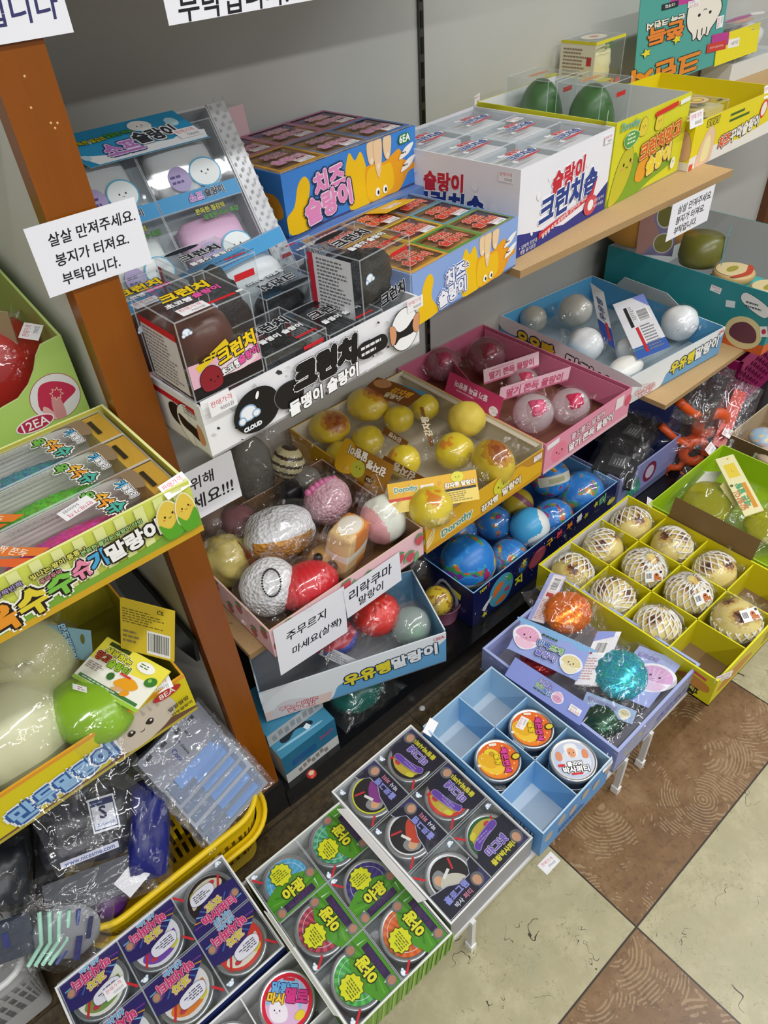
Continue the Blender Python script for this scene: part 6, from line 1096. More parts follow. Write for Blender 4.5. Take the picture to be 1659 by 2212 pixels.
def mochi_proto(label, M, rot, seed, tag_=None):
    r = .0485; o = thing('mochi_squishy', label, 'squishy toy', M=M, group='netted mochi in the yellow carton'); m = MB(); sp = [Vector(q).normalized() for q in ((.3, -.55, .75), (-.45, -.2, .85), (.1, .6, .7))]
    def colr(q):
        k = max(q.dot(b) for b in sp) + .03 * noise.noise(q * 6)
        return '5a3020' if k > .978 else '9a6a3a' if k > .955 else 'd8b866' if k > .9 else 'e8d586'
    m.ell((0, 0, 0), (r, r, r * .93), 'e8d586', 'squishy', 44, .03, 2, seed, fn=colr); m.build('mochi', o); m = MB(); net(m, r, rot); m.build('foam_net', o)
    m = MB(); wrap(m, (0, 0, 0), (r * 1.04, r * 1.04, r), seed, tail=(math.cos(seed), math.sin(seed), .9), tl=.15); m.build('clear_bag', o)
    if tag_:
        m = MB(); T = TR(0, 0, 0, *tag_); m.M = T; a = Art(m, (-.02, -.0545, -.013), (1, 0, 0), (0, 0, 1)); m.sheet([(-.02, -.0545, -.013), (.02, -.0545, -.013), (.02, -.0545, .013), (-.02, -.0545, .013)], .0005, 'f0efee'); a.bars(.002, .006, .014, .016, seed); a.ell(.026, .013, .006, .007, 'c8702c'); a.ell(.026, .015, .0025, .002, '2a1810', n=8); logo(a, '쫀득', .029, .005, .016, 'd8782c', '2a1810'); a.ell(.036, .021, .003, .003, '202020', n=10); m.build('label', o)
    return o
cell = lambda i, j, dz=0: TR(.989 + w * (i + .5) / 3, .247 + d * (j + .5) / 4, Z + .053 + dz)
P1 = mochi_proto('netted mochi in the back left cell of the yellow carton, bare spotted side up', cell(0, 3) @ TR(0, 0, 0, 10), TR(0, 0, 0, 0, 10, 75), 61)
P2 = mochi_proto('netted mochi with a white barcode tag in the middle of the yellow carton', cell(1, 2, .012) @ TR(0, 0, 0, 0), TR(0, 0, 0, 0, 15, 5), 62, (-35, -30))
P3 = mochi_proto('largest netted mochi with tag, nearest the camera at the right edge of the photo', cell(1, 0, .022) @ TR(0, 0, 0, 0), TR(0, 0, 0, 0, 170, 0), 63, (-25, -62))
g_ = 'netted mochi in the yellow carton'
for pr, i, j, dz, rz, rx, lb in ((P1, 1, 3, .0, 120, 10, 'netted mochi in the back row of the yellow carton, centre cell'), (P1, 2, 3, .0, 60, -8, 'netted mochi in the back right corner cell of the yellow carton'), (P1, 0, 2, .004, 200, 0, 'netted mochi in the left column of the yellow carton, second from the back'), (P1, 2, 2, .004, 330, -20, 'netted mochi with two dark spots right in front of the kraft flap'), (P2, 0, 1, .0, 100, 20, 'netted mochi beside the lilac carton edge, third cell of the left column'), (P2, 1, 1, .016, 15, -12, 'netted mochi with tag in the centre column, third cell from the back'), (P1, 2, 1, 0, 80, 0, 'netted mochi mostly hidden behind the kraft flap')):
    dup(pr, cell(i, j, dz) @ TR(0, 0, 0, rz, rx), lb, g_)

# --- lime carton, brown carton
c = carton('lime green carton of clear yellow jelly bags behind the yellow mochi carton', 1.364, .27, Z, 0); w, d, h = .353, .378, .0718
m = MB(); tray(m, w, d, h, '9fbf2a', 'a4c81e', bottom='8fae20', edge='bcd848'); m.build('tray', c); tearsticker(c, TR(.01, d - .004, h - .004, 30, -60), '3000원', .03); tearsticker(c, TR(.31, d + .002, h - .006, 10, -50), '3000원', .045)
for lb, u, v, rz, sx in (('clear yellow jelly bag at the back of the lime carton', 1530, 1085, 15, 1), ('clear yellow jelly bag at the right edge of the lime carton', 1668, 1140, -40, .8)):
    o = toy('jelly_bag', lb, u, v, .178, lambda m: m.ell((0, 0, 0), (.085 * sx, .062, .026), 'd6d22c', 'jelly', 28, .12, 2, u), None, 'toy pack', bag=(.25 * sx, .19, .034), seed=u, M=TR(0, 0, 0, rz))
cardpx('header_card', 'cream card with a yellow square face lying in the lime carton', [(1611, 1118, .215), (1648, 1100, .215), (1586, 983, .232), (1543, 990, .232)], .0022, 'efe9b4', fn=lambda a, w, h: (a.rect(w * .2, h * .62, w * .6, h * .24, 'ecd24a'), a.face(w * .52, h * .73, w * .14, rot=-60), a.ell(w * .6, h * .95, w * .06, w * .06, 'e0b83a'), a.rect(w * .62, h * .08, w * .22, h * .42, 'e09a3a'), logo(a, '레몬 말랑', w * .45, h * .32, h * .38, '5fae7a', 'efe9b4', None, 90, 1, 0, .02), a.txt('말랑이', w * .2, h * .24, 1, 'd88a5a', rot=90, w=h * .3), a.ell(w * .12, h * .5, w * .08, w * .08, '6a6a4a')))
cardpx('header_card', 'cream card edge sticking out under the yellow square face card', [(1588, 1098, .198), (1600, 1085, .205), (1563, 1040, .215), (1556, 1050, .21)], .002, 'e0d890')
cardpx('paper_card', 'blank white card standing at the back of the lime carton', [(1480, 1068, .17), (1528, 1055, .17), (1558, 1025, .198), (1530, 1012, .198)], .001, 'd9ddd2', cat='card')
c = carton('brown cardboard carton of small round toys at the right edge', 1.772, .30, Z, 0); w, d, h = .225, .36, .0715
m = MB(); tray(m, w, d, h, '6a5230', 'b8a282', bottom='8a7450', edge='cdbf9c', kind='kraft'); a = left(m, d); a.rect(.08, .028, .05, .02, 'c9d6c4', -8); a.rect(.09, .033, .03, .01, '5aa07a', -8); a.ell(.14, .02, .022, .016, 'c8a882'); m.build('tray', c); tearsticker(c, TR(.005, d - .004, h - .002, 15, -70), '3000원', .045)
toy('round_toy', 'pastel round toy in the brown cardboard carton', 1650, 945, .185, lambda m: m.ell((0, 0, 0), (.04, .04, .022), 'dcb8c4', 'squishy', 28, .04, fn=lambda q: ['d8a8c0', 'a8c8dc', 'e0d0a0'][int((noise.noise(q * 3) + 1) * 1.5) % 3]), cat='squishy toy')
toy('round_toy', 'second pastel round toy behind in the brown cardboard carton', 1662, 985, .17, lambda m: m.ell((0, 0, 0), (.036, .036, .02), 'd8c0a8', 'squishy', 24, .04), cat='squishy toy')

# ================================================================ LEFT BAY
# --- corn carton
c = carton('yellow green striped corn toy carton on the left shelf', -.25, .565, .9355, 0); w, d, h = .449, .2, .066
m = MB(); tray(m, w, d, h, 'd2da5c', 'b8b04a', edge='eceea0'); a = front(m, w, h)
for i in range(22): a.rect(i * .0204, 0, .0102, h, 'e3e89a')
a.rect(0, 0, w, h * .2, 'd0a628'); a.blob([(.2, .013), (.26, .02), (.33, .016), (.4, .018), (.44, .03), (.448, .04), (.448, .0), (.2, .0)], '7aa83a'); a.rect(0, 0, w, h * .12, 'd0a628')
for t, x, y, s, cc in (('빨', .214, .018, .03, '4aae9a'), ('옥', .243, .024, .032, 'e8962a'), ('수', .276, .026, .031, 'e2cf3a'), ('수', .303, .030, .028, '7cc24a'), ('슈', .325, .033, .021, 'e88aa8'), ('가', .342, .034, .021, '4aa8d8')): logo(a, t, x, y, s * .9, cc, '1e1a14', 'f6f4e8', 4, 1, 0, .13, .19)
logo(a, '말랑이', .378, .034, .056, 'f6f6f2', '1e1a14', None, 3, 1, 0, .15)
for t, x, y, ww, cc in (('반짝반짝', .262, .052, .024, 'a898c8'), ('빛나는 팔이 통통~!', .308, .053, .052, 'e6e06a'), ('푸덕푸덕', .297, .0435, .02, 'e08a9a'), ('쫀득한 즐거운 말랑이 타임', .36, .051, .062, 'a8d888')): a.txt(t, x, y, 1, cc, [('2c2a1a', .16)], w=ww, rot=2)
for x, s in ((.418, 1), (.436, .82)):
    a.blob([(x - .011 * s, .024), (x - .012 * s, .045), (x - .004 * s, .058), (x + .004 * s, .058), (x + .011 * s, .045), (x + .01 * s, .024)], 'e6c84e', 'f2efd0', .0012); a.face(x, .042, .009 * s, '2a2414', 10, 'e06a5a'); a.blob([(x - .013 * s, .036), (x - .002, .026), (x + .012 * s, .038), (x + .01 * s, .016), (x - .008 * s, .014)], '5aa82a')
m.build('tray', c); tearsticker(c, TR(w - .012, -.003, h - .006, 10, -50), '5000원', .03); B = c.matrix_basis
def cornpack(label, M, col, band, price=False):
    x, y, z = .206, .0635, .058; o = thing('corn_toy_pack', label, 'toy pack', M=M, group='packs in the corn toy carton'); m = MB()
    m.ell((x * .47, y * .36, z * .46), (x * .4, y * .33, z * .43), col, 'glitter', 64, 0, shape=lambda q: (1 + .03 * math.sin(q.x * 40) * math.sin(math.atan2(q.y, q.z) * 9)) * (1 - .15 * max(0, q.x))); m.build('glitter_corn', o)
    m = MB(); m.slab(.001, .001, .001, x - .001, y - .001, z * .12, 'd8d0bc'); m.slab(x * .88, .001, .001, x - .0005, y - .001, z - .001, 'cf9f2c'); m.slab(.0005, .001, .001, x * .07, y - .001, z - .001, 'cf9f2c'); m.slab(.001, y - .002, .001, x - .001, y - .001, z - .001, 'd6d2c8'); clearbox(m, 0, 0, 0, x, y, z, 'f2f0ea'); a = top(m, z + .0004)
    a.blob([(x * .72, y * .98), (x * .82, y * .9), (x * .8, y * .6), (x * .88, y * .4), (x * .88, y * .98)], '8a7458'); a.rect(x * .9, y * .28, .005, y * .5, '2c2414'); a.lines(x * .25, y * .62, x * .45, y * .3, 6, '9a9894', 3)
    for t, px_, py_, s, cc in (('옥', .63, .82, .2, '6ab04a'), ('수', .68, .62, .2, 'e8b03a'), ('수', .68, .42, .22, 'e8962a'), ('슈', .70, .22, .24, '4aae9a'), ('가', .79, .68, .16, '4aa8d8'), ('말랑이', .80, .42, .34, 'e8e8ea')): logo(a, t, x * px_, y * py_, y * s, cc, '1e1a14', 'f2f0e6', -90, 1, 0, .14, .24)
    a.poly([(x * .08, y * .7), (x * .12, y * .85), (x * .36, y * .06), (x * .3, y * .02)], 'e2782a'); a.poly([(x * .05, y * .55), (x * .1, y * .55), (x * .28, y * .02), (x * .2, y * .02)], 'e0622a'); a.txt('반짝 쫀득', x * .215, y * .44, 1, 'f6e6d0', w=y * .62, rot=-57, b=.01); a.rect(x * .04, y * .5, .006, y * .4, '7a7478', 10)
    if price: a.price(x * .56, y * .62, '5000원', 190, .034)
    m.build('clear_box', o)
k = 0
for i in range(2):
    for j in range(3):
        cornpack('%s corn toy pack, %s row of the corn carton, %s half' % (['pink', 'green', 'blue'][j] if i else ['green', 'pink', 'blue'][j], ['front', 'middle', 'back'][j], ['left', 'right'][i]), B @ TR(.024 + i * .211, 0.004 + j * .0645, .0035), (['e8409a', '6cc832', '4f96a8'] if i else ['6cc832', 'e8409a', '4f96a8'])[j], 0, i == 1 and j == 0)

# --- green strawberry carton behind
yb = .79; P = lambda u, v: py(u, v, yb)
x1 = P(195, 885).x; x0 = -.35
c = carton('light green carton with a curved cut front and a round raspberry picture', x0, yb, .9355, 0); w, d = x1 - x0, .30; hz = P(132, 723).z - .9355; L_ = lambda u, v: (P(u, v).x - x0, P(u, v).z - .9355)
m = MB(); pts = [(0, 0), (w, 0), (w, hz), L_(88, 745), L_(78, 770), L_(74, 800), L_(62, 832), L_(40, 862), L_(8, 880), (w - .2, .07), (0, .07)]
th = .003; k = len(pts); m.add([(x, 0, z) for x, z in pts] + [(x, th, z) for x, z in pts], [tuple(range(k)), tuple(range(2 * k - 1, k - 1, -1))] + [(i, k + i, k + (i + 1) % k, (i + 1) % k) for i in range(k)], ['a6c665', '8f9a55'] + ['c2d88c'] * k)
m.add([(w, th, 0), (w, d, 0), (w, d, hz + .06), (w, th, hz), (w - th, th, 0), (w - th, d, 0), (w - th, d, hz + .06), (w - th, th, hz)], [(0, 1, 2, 3), (7, 6, 5, 4), (3, 2, 6, 7), (1, 5, 6, 2)], ['a6c665', '96a055', 'b6cf7a', 'a6c665'])
m.slab(0, d - th, 0, w, d, hz + .06, '96a055'); m.slab(0, 0, 0, w, d, th, '8f9a55'); m.slab(0, th, 0, th, d, hz, 'a6c665'); a = front(m, w, hz)
cx, cz = L_(120, 857); ex = abs(L_(168, 832)[0] - cx); a.ell(cx, cz, ex * 1.03, ex * 1.03, 'a84a5c'); a.ell(cx, cz, ex, ex, 'd8d8d4'); a.blob([(cx - ex * .75, cz - ex * .3), (cx - ex * .5, cz + ex * .6), (cx, cz + ex * .72), (cx + ex * .6, cz + ex * .4), (cx + ex * .85, cz - ex * .05), (cx + ex * .3, cz - ex * .35), (cx - ex * .2, cz - ex * .6)], 'b8284a'); a.blob([(cx - ex * .3, cz - ex * .9), (cx - ex * .22, cz - ex * .1), (cx, cz + ex * .12), (cx + ex * .15, cz - ex * .1), (cx + ex * .12, cz - ex * .95)], 'c88a8a'); a.blob([(cx - ex * .7, cz - ex * .7), (cx - ex * .6, cz - ex * .2), (cx - ex * .35, cz - ex * .5), (cx - ex * .35, cz - ex * .9)], 'd8a8a4')
a.burst(cx + ex * .08, cz + ex * .12, ex * .3, 'e0c0a8', 8, .6); a.burst(cx + ex * .08, cz + ex * .12, ex * .24, 'b8284a', 8, .6)
px_, pz_ = L_(76, 915); a.ell(px_, pz_, .022, .0095, 'f0e4e4'); a.ell(px_, pz_, .0205, .008, 'b02c50'); a.txt('12EA', px_, pz_, .01, 'f4ecec', w=.03, b=.01); m.build('carton', c); tearsticker(c, TR(w - .014, .02, hz + .001, 60, -70), '7000원', .036)
toy('strawberry_squishy', 'red squishy in a crinkled bag inside the green cut front carton', 5, 800, 1.02, lambda m: m.ell((0, 0, 0), (.06, .055, .065), 'b81c14', 'squishy', 32, .08, 2, 3), bag='wrap', r=(.063, .058, .068), seed=71, tail=(-.2, -.2, 1), tl=.5)
cardpx('header_card', 'small kraft header card behind the red squishy', [(0, 735, 1.06), (45, 750, 1.06), (10, 670, 1.11), (-15, 675, 1.11)], .001, 'b3a27a')

# --- dumpling carton
c = carton('yellow dumpling toy carton with blue lettering and a smiling dumpling', -.30, .624, .6005, 0); w, d, h = .437, .26, .078
m = MB(); tray(m, w, d, h, 'd8c81c', 'a89e2c', bottom='8a8420', edge='e8a82c'); a = front(m, w, h)
a.rect(0, h * .93, w, h * .07, 'e09a2a'); a.poly([(0, 0), (w, 0), (w, h * .12), (w * .86, h * .3), (w * .7, h * .12), (0, h * .1)], '6a4a3a'); a.rect(0, 0, w, h * .07, 'b8a83a')
a.blob([(.325, .012), (.318, .04), (.332, .06), (.36, .068), (.395, .07), (.41, .055), (.412, .03), (.39, .012), (.355, .004)], 'cfc4b2'); a.face(.362, .034, .02, '2a2018', 6)
for e in (-1, 1): a.ell(.362 + e * .0135, .037, .0048, .006, '2a2018', n=16); a.ell(.3635 + e * .0135, .0385, .0017, .002, 'f4f0ea', n=8)
for k in (.37, .38, .39): a.poly([(k, .068), (k + .004, .055), (k + .001, .054)], 'b8ac98')
for t, x in (('만', .205), ('두', .235), ('말', .262), ('랑', .287), ('이', .31)): logo(a, t, x, .028 + (x - .2) * .06, .026 * (1 - (x - .2) * .8), '92bce0', '2a5a9a', 'e8ecf0', 5, 1, 0, .16, .25)
a.ell(.408, .068, .02, .0075, 'b82c2c'); a.txt('8EA', .408, .068, .009, 'f4e8e0', w=.022, b=.01); a.txt('말랑말랑', .416, .036, .01, '3a3420', w=.03, rot=5); a.txt('만두말랑이', .418, .024, .01, '3a3420', w=.03, rot=5); m.build('tray', c); tearsticker(c, TR(w - .035, -.001, h - .004, -10, -30), '5000원', .034)
toy('dumpling_squishy', 'big pale dumpling squishy in a crinkled bag at the left edge', 35, 1590, .66, lambda m: m.ell((0, 0, 0), (.07, .062, .07), 'd6d6ae', 'squishy', 36, .06, 2, 3, shape=lambda q: 1 + .12 * max(0, q.z) ** 3), None, bag='wrap', r=(.076, .07, .075), seed=72, tail=(.2, -1, -.5), tl=1.0)
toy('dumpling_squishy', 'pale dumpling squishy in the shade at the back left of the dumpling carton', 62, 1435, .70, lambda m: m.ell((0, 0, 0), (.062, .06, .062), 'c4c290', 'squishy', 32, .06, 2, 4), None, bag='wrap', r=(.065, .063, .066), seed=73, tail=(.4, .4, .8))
toy('mango_squishy', 'glossy green mango squishy in a clear bag with a small price tag', 195, 1535, .665, lambda m: m.ell((0, 0, 0), (.044, .06, .042), '86b414', 'gloss', 36, .05, 2, 5, M=TR(0, 0, 0, 35)), None, bag='wrap', r=(.052, .058, .046), seed=74, tail=(-.3, -1, -.3), tl=.8)
cardpx('price_label', 'small white price label stuck on the green mango bag', [(158, 1488, .712), (186, 1497, .712), (188, 1484, .716), (155, 1476, .716)], .0005, 'eeeeee', fn=lambda a, w, h: a.lines(w * .35, h * .15, w * .55, h * .7, 2, 'b87a80'), cat='label')
cardpx('paper_sleeve', 'pale blue card with blue lettering behind the green mango', [(118, 1425, .70), (192, 1420, .70), (205, 1372, .735), (92, 1340, .75)], .001, '8ab4c4', fn=lambda a, w, h: (a.poly([(0, 0), (w * .7, 0), (w * .4, h * .4), (0, h * .3)], '9a7a4a'), logo(a, '만두말랑이', w * .45, h * .55, h * 1.1, 'a8cfe4', '2a4a72', None, -75, 1, 0, .14), a.ell(w * .8, h * .7, w * .05, h * .16, '6a6a2a')), cat='card')
def mango_card(a, w, h):
    a.poly([(0, 0), (w, 0), (w, h * .62), (0, h * .5)], 'f0efe0'); a.rect(0, 0, w, h * .075, '9ac83a'); a.rect(w * .05, h * .085, w * .9, h * .07, '3f7a3a'); a.lines(w * .1, h * .095, w * .8, h * .05, 1, 'c8d8c0')
    a.rect(w * .1, h * .88, w * .32, h * .08, '3a4a1c'); logo(a, '색변하는', w * .32, h * .76, w * .4, 'd8d83a', '2f3a14', 'f4f2d8', 0, 1, 0, .12, .2); logo(a, '망고', w * .16, h * .62, w * .2, 'b84a2c', '3a1a10', 'f4e8d0', 0, 1, 0, .12, .2); logo(a, '슬랑이', w * .42, h * .58, w * .3, '8fb82c', '2f3a14', 'f4f2d8', 0, 1, 0, .12, .2)
    a.lines(w * .04, h * .3, w * .3, h * .16, 4, 'a08a8a'); a.ell(w * .72, h * .82, w * .13, h * .11, 'f4f4ea'); a.lines(w * .63, h * .78, w * .18, h * .1, 2, '5a7a3a'); a.blob([(w * .5, h * .3), (w * .6, h * .48), (w * .72, h * .5), (w * .82, h * .4), (w * .74, h * .28), (w * .6, h * .24)], 'e8a01c'); a.ell(w * .9, h * .62, w * .08, h * .1, '3f7a2c', 30); a.ell(w * .88, h * .64, w * .025, h * .04, '8ac05a', 30); a.ell(w * .42, h * .36, w * .05, h * .08, '3a6a2c', 20); a.ell(w * .72, h * .2, w * .06, h * .06, 'e89a1c', 30); a.blob([(w * .52, h * .17), (w * .6, h * .26), (w * .68, h * .24), (w * .6, h * .16)], 'd8a874'); a.rect(w * .5, h * .48, w * .16, h * .04, 'd83a3a')
cardpx('paper_sleeve', 'yellow and white mango instruction card lying over the green mango', [(161, 1458, .705), (286, 1543, .69), (374, 1447, .70), (226, 1378, .725)], .003, 'ece04a', fn=mango_card, cat='card')
cardpx('paper_sleeve', 'yellow card with a big barcode standing behind the mango instruction card', [(262, 1398, .72), (374, 1432, .705), (377, 1320, .775), (258, 1294, .785)], .003, 'd8bc2a', fn=lambda a, w, h: (a.lines(w * .04, h * .55, w * .8, h * .3, 6, '7a6a1c'), a.bars(w * .5, h * .04, w * .44, h * .46, 13, 'f0eee4', 30), a.txt('CE', w * .75, h * .91, .01, '2a2414', w=w * .12, b=.01), a.lines(w * .05, h * .15, w * .38, h * .28, 3, '8a7a4a')), cat='card')

# --- yellow basket
def rrect(x0, y0, x1, y1, r, n=8):
    p = []
    for cx, cy, a0 in ((x1 - r, y0 + r, -90), (x1 - r, y1 - r, 0), (x0 + r, y1 - r, 90), (x0 + r, y0 + r, 180)):
        for i in range(n + 1): t = math.radians(a0 + 90 * i / n); p.append((cx + r * math.cos(t), cy + r * math.sin(t)))
    return p
o = thing('plastic_basket', 'bright yellow slotted plastic basket of bagged goods beside the post foot', 'basket', (.035, .72, 0)); yc = 'e8c414'
def ring(m, R0, R1, z0, z1, col): # band between two outlines
    k = len(R0); v = [(x, y, z0) for x, y in R0] + [(x, y, z1) for x, y in R1]; m.add(v, [(i, (i + 1) % k, k + (i + 1) % k, k + i) for i in range(k)], col, 'plastic', True)
def outline(e): return [q for i in range(1) for q in rrect(-.145 - e, .655 - e, .192 + e, .79 + e, .06 + e)]
m = MB()
for e0, e1, z0, z1 in ((-.03, -.028, .012, .05), (-.005, 0, .165, .212), (-.008, -.003, .165, .212), (-.033, -.031, .012, .05)): ring(m, outline(e0), outline(e1), z0, z1, yc)
O0, O1 = outline(-.0285), outline(-.006); k = len(O0)
def lerp_out(ol, t): f = t % 1 * k; i = int(f); a, b = ol[i % k], ol[(i + 1) % k]; f -= i; return (a[0] + (b[0] - a[0]) * f, a[1] + (b[1] - a[1]) * f)
for i in range(k):
    for s0, s1 in ((i, i + .55),):
        if math.dist(O0[i], O0[(i + 1) % k]) > .04:
            L = int(math.dist(O0[i], O0[(i + 1) % k]) / .014); segs = [(i + q / L, i + (q + .5) / L) for q in range(L)]
        else: segs = [(s0, s1)]
        for a_, b_ in segs:
            p = [(*lerp_out(O0, a_ / k), .048), (*lerp_out(O0, b_ / k), .048), (*lerp_out(O1, b_ / k), .168), (*lerp_out(O1, a_ / k), .168)]; m.sheet(p, .002, yc, kind='plastic')
for z in (.085, .127): ring(m, outline(-.0285 + (z - .048) * .19), outline(-.0275 + (z - .048) * .19), z - .005, z + .005, yc)
m.add([(x, y, .014) for x, y in outline(-.03)], [tuple(range(k))], yc, 'plastic'); m.build('basket', o, True)
m = MB()
for e, z, r in ((.003, .214, .0055), (.010, .150, .005)): m.tube([(x, y, z) for x, y in outline(e)], r, yc, 'plastic', 8, True)
ring(m, outline(-.006), outline(.010), .146, .15, yc); m.build('rim', o, True)

def bagpx(name, label, pts, thick, inner, cat='bagged goods', group=None, seed=0, bag=True, grow=1.12):
    """a bag whose corners (lower left, lower right, upper right, upper left) are sight lines met at given heights"""
    A, B_, C_, D_ = [pz(*q) for q in pts]; ct = (A + B_ + C_ + D_) / 4; x = ((B_ + C_) - (A + D_)); y = ((C_ + D_) - (A + B_)); Lx, Ly = x.length / 2, y.length / 2
    x.normalize(); n = x.cross(y).normalized(); y = n.cross(x); M = Matrix(((x.x, y.x, n.x, ct.x), (x.y, y.y, n.y, ct.y), (x.z, y.z, n.z, ct.z), (0, 0, 0, 1)))
    o = thing(name, label, cat, M=M, group=group); m = MB(); inner(m, Lx, Ly); m.build('contents', o)
    if bag: m = MB(); pillow(m, Lx * grow, Ly * grow, thick * 1.15, seed); m.build('clear_bag', o)
    return o
def cloth(col, amp=.18, th=.025, sd=1): return lambda m, L, W: m.ell((0, 0, 0), (L * .57, W * .57, th), col, 'squishy', 40, amp, 2.2, sd, shape=lambda q: .82 / max(abs(q.x), abs(q.y), .55) ** .7)
o = bagpx('bagged_garment', 'charcoal bagged garment with a white S size label in the yellow basket', [(70, 1880, 0.295), (318, 1858, 0.245), (268, 1672, 0.315), (95, 1745, 0.355)], .035, cloth('2a2b36', .15, .03, 2), seed=81)
P0 = [(202, 1802, 0.347), (262, 1785, 0.338), (243, 1712, 0.357), (188, 1730, 0.365)]
m = MB(); a = sheetart(m, [pz(*q) for q in P0], .0006, 'e8eaf0'); w, h = a.w, a.h; a.rect(w * .06, h * .06, w * .88, h * .88, '1f2a5c'); a.rect(w * .09, h * .09, w * .82, h * .66, 'dfe2ec'); a.txt('S', w * .48, h * .55, .01, '1f2750', w=w * .26); a.txt('프리사이즈', w * .52, h * .2, .01, '3a5aa0', w=w * .66, b=.01); a.lines(w * .15, h * .8, w * .6, h * .08, 1, '8a9ac8'); m.build('size_label', o, True)
m = MB(); a = sheetart(m, [pz(*q) for q in ((132, 1878, 0.327), (258, 1830, 0.320), (254, 1815, 0.327), (130, 1866, 0.333))], .0005, 'c4c8da'); a.txt('www.nicesme.com', a.w * .5, a.h * .5, .01, '3a4a8a', w=a.w * .86, b=.01); m.build('web_strip', o, True)
bagpx('bagged_garment', 'black bagged garment at the left edge, partly out of frame', [(-60, 1990, 0.315), (70, 1960, 0.275), (60, 1790, 0.335), (-60, 1830, 0.365)], .03, cloth('20242a', .15, .03, 3), seed=82)
bagpx('bagged_garment', 'royal blue bagged garment between the S label bag and the arm sleeve packs', [(292, 1905, 0.225), (400, 1890, 0.215), (340, 1685, 0.315), (255, 1690, 0.345)], .032, cloth('141c6c', .15, .028, 4), seed=83)
def sleeve(m, L, W):
    m.slab(-L * .48, -W * .46, -.002, L * .44, W * .46, .002, ['b4b9c2', '8d939e', 'a6acb8', '828995', '9aa0ac'][int(L * 1e5) % 5], 'gloss', b='dadde2'); m.slab(-L * .06, -W * .42, .002, L * .36, W * .40, .006, '78849a', 'gloss'); m.slab(L * .1, -W * .12, .0055, L * .34, W * .34, .0065, '7394c8', 'card')
gS = 'arm sleeve packs fanned out in the yellow basket'
for i in range(6):
    lb = ['top arm sleeve pack, grey card face with blue lettering', 'second arm sleeve pack from the top of the fan', 'third arm sleeve pack from the top of the fan', 'fourth arm sleeve pack from the top of the fan', 'fifth arm sleeve pack from the top of the fan', 'lowest arm sleeve pack, nearest the yellow rim'][i]
    q = lambda u, v, z: (u + 16 * i + (u > 400) * 2 * i, v + 19 * i, z - .022 * i)
    o = bagpx('arm_sleeve_pack', lb, [q(292, 1628, 0.395), q(368, 1765, 0.325), q(502, 1580, 0.315), q(425, 1530, 0.395)], .008, sleeve if i else lambda m, L, W: (m.slab(-L * .48, -W * .48, -.002, L * .2, W * .48, .003, '8f939e', 'gloss'), m.slab(L * .2, -W * .3, -.002, L * .42, W * .3, .002, '7c9cd0', 'gloss')), group=gS, seed=90 + i, grow=1.06)
    if i == 0:
        m = MB(); R_ = o.matrix_basis; Lx = ((pz(368, 1765, 0.325) + pz(502, 1580, 0.315)) - (pz(292, 1628, 0.395) + pz(425, 1530, 0.395))).length / 2; Wy = ((pz(502, 1580, 0.315) + pz(425, 1530, 0.395)) - (pz(292, 1628, 0.395) + pz(368, 1765, 0.325))).length / 2
        a = Art(m, (-Lx * .48, -Wy * .48, .0034), (1, 0, 0), (0, 1, 0)); w, h = Lx * .68, Wy * .96; a.txt('Cool', w * .6, h * .4, .01, '2a3a8a', rot=0, w=w * .34); a.txt('Arm sleeve', w * .5, h * .52, .01, '3a4050', w=w * .6, b=.01); a.lines(w * .3, h * .62, w * .4, h * .06, 1, '4a4e58')
        for k in range(4): a.rect(w * (.08 + .02 * k), h * (.1 + .22 * k), w * .1, h * .08, '2c3038')
        m.build('card_print', o)
def mask(m, L, W):
    m.ell((0, 0, 0), (L * .42, W * .42, .018), '8a8d92', 'gloss', 28, .1, 2, 3)
    for k in range(5): m.tube([(-L * .42 + k * .01, -W * .4, .012), (-L * .3 + k * .012, 0, .022 - k * .002), (-L * .38 + k * .014, W * .4, .01)], .0035, 'a8dcc4' if k < 4 else '3a4a8a', 'gloss', 6)
    m.slab(L * .12, -W * .3, .018, L * .2, W * .05, .022, '232a6a'); m.slab(L * .24, 0, .015, L * .3, W * .32, .019, '232a5a')
bagpx('bagged_goods', 'clear bag with mint green cords and navy strips hanging over the basket corner', [(25, 2075, 0.215), (215, 2085, 0.165), (245, 1925, 0.255), (90, 1960, 0.295)], .03, mask, seed=87, grow=1.18)
bagpx('bagged_goods', 'flat clear bag lying across the front of the yellow basket under the S label bag', [(95, 2010, 0.245), (320, 1915, 0.240), (295, 1830, 0.270), (80, 1905, 0.290)], .02, lambda m, L, W: m.slab(-L * .45, -W * .4, -.004, L * .45, W * .4, .004, '4a4d55', 'gloss'), seed=88, grow=1.2)
bagpx('bagged_goods', 'clear bag with grey sleeves at the lower left edge', [(-50, 2110, 0.235), (60, 2060, 0.225), (95, 1960, 0.285), (-30, 1990, 0.305)], .02, lambda m, L, W: (m.slab(-L * .45, -W * .4, -.004, L * .45, W * .4, .004, '3a4454', 'gloss'), m.slab(-L * .1, -W * .1, .004, L * .02, W * .2, .006, '28347a')), seed=89)
cardpx('paper_card', 'curled white paper label hanging over the yellow basket rim', [(245, 1905, 0.260), (282, 1944, 0.240), (325, 1882, 0.255), (290, 1862, 0.270)], .0006, 'e6e6ea', cat='label')
toy('ball_toy', 'dark purple ball deep in the yellow basket', 235, 1945, .20, lambda m: m.ell((0, 0, 0), .03, '5a2a72', 'squishy', 24), cat='ball')
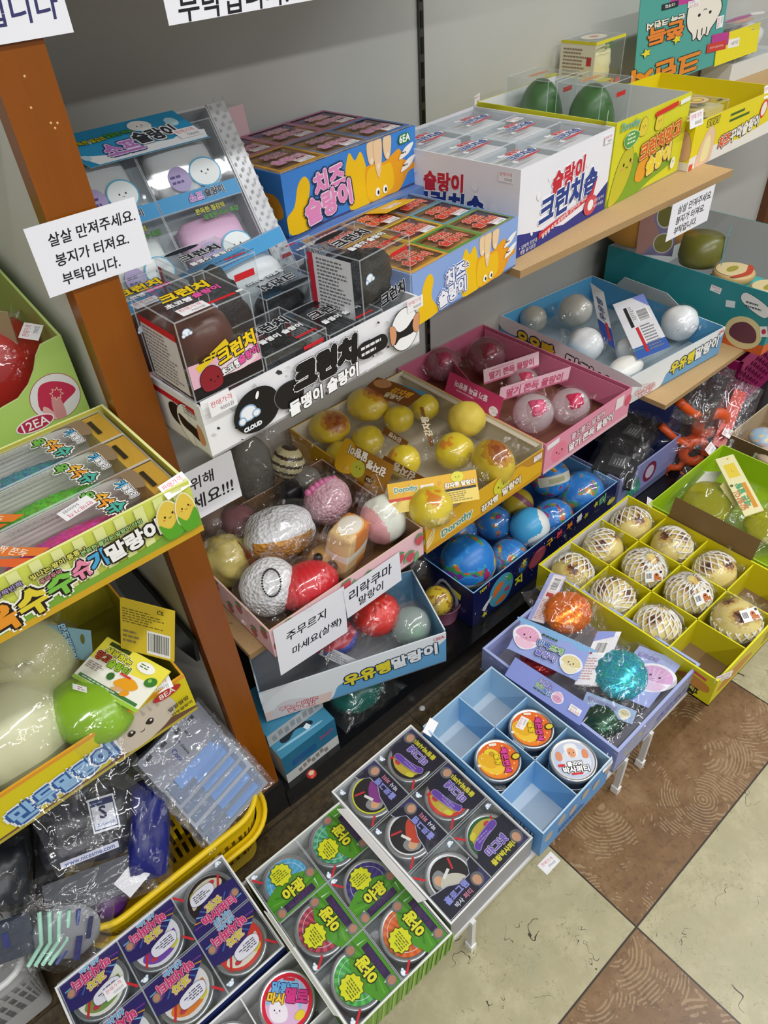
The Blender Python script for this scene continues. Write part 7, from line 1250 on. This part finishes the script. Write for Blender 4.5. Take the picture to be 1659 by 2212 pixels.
o = thing('plastic_basket', 'pale grey slotted plastic basket in the bottom left corner', 'basket', (-.4, .8, 0)); m = MB(); oc = lambda e: rrect(-.56 - e, .70 - e, -.235 + e, .90 + e, .03 + e, 4)
for e0, e1, z0, z1 in ((0, .004, .165, .20), (-.02, -.016, .005, .06), (-.012, -.01, .095, .105), (-.006, -.004, .13, .14)): ring(m, oc(e0), oc(e1), z0, z1, 'c9cac8')
A_, B_ = oc(-.017), oc(0); kk = len(A_)
for i in range(kk):
    n_ = max(1, int(math.dist(A_[i], A_[(i + 1) % kk]) / .016))
    for q in range(n_):
        f = lambda ol, t: tuple(ol[i][z] + (ol[(i + 1) % kk][z] - ol[i][z]) * t for z in (0, 1)); m.sheet([(*f(A_, q / n_), .055), (*f(A_, (q + .45) / n_), .055), (*f(B_, (q + .45) / n_), .17), (*f(B_, q / n_), .17)], .002, 'c4c5c4', kind='plastic')
m.add([(x, y, .006) for x, y in oc(-.02)], [tuple(range(kk))], 'c4c5c4', 'plastic'); m.tube([(x, y, .202) for x, y in oc(.004)], .006, 'd4d5d3', 'plastic', 8, True); m.build('basket', o, True)

# --- bits on the floor
def bit(name, label, u, v, z, fn, cat):
    p = pz(u, v, z); m = MB(); fn(m); m.V = [q + np.array((p.x, p.y, z)) for q in m.V]; return tag(m.build(name), label, cat)
bit('round_sticker', 'small red and white round sticker on the black deck', 673, 1672, .0603, lambda m: (m.lathe([(0, .0006), (.0105, .0006), (.0105, 0)], 'd8382c', 'gloss', 24), top(m, .0007).ell(.001, .002, .0065, .005, 'f0d8b0')), 'sticker')
bit('round_sticker', 'small white round sticker on the floor behind the blue tin carton', 912, 1530, .0002, lambda m: m.lathe([(0, .0006), (.007, .0006), (.007, 0)], 'e4e4e2', 'card', 20), 'sticker')
def tag_on_floor(m): m.slab(-.022, -.012, 0, .018, .012, .0006, 'efedec'); a = Art(m, (-.022, -.012, .0006), (1, 0, 0), (0, 1, 0)); a.price(.02, .012, '5000원', -8, .034)
bit('price_label', 'torn price label lying on the cream floor tile', 1187, 1863, .0002, tag_on_floor, 'label')
# ---------------------------------------------------------------- tidy up
bpy.data.objects.remove(TO); bpy.data.curves.remove(TC)
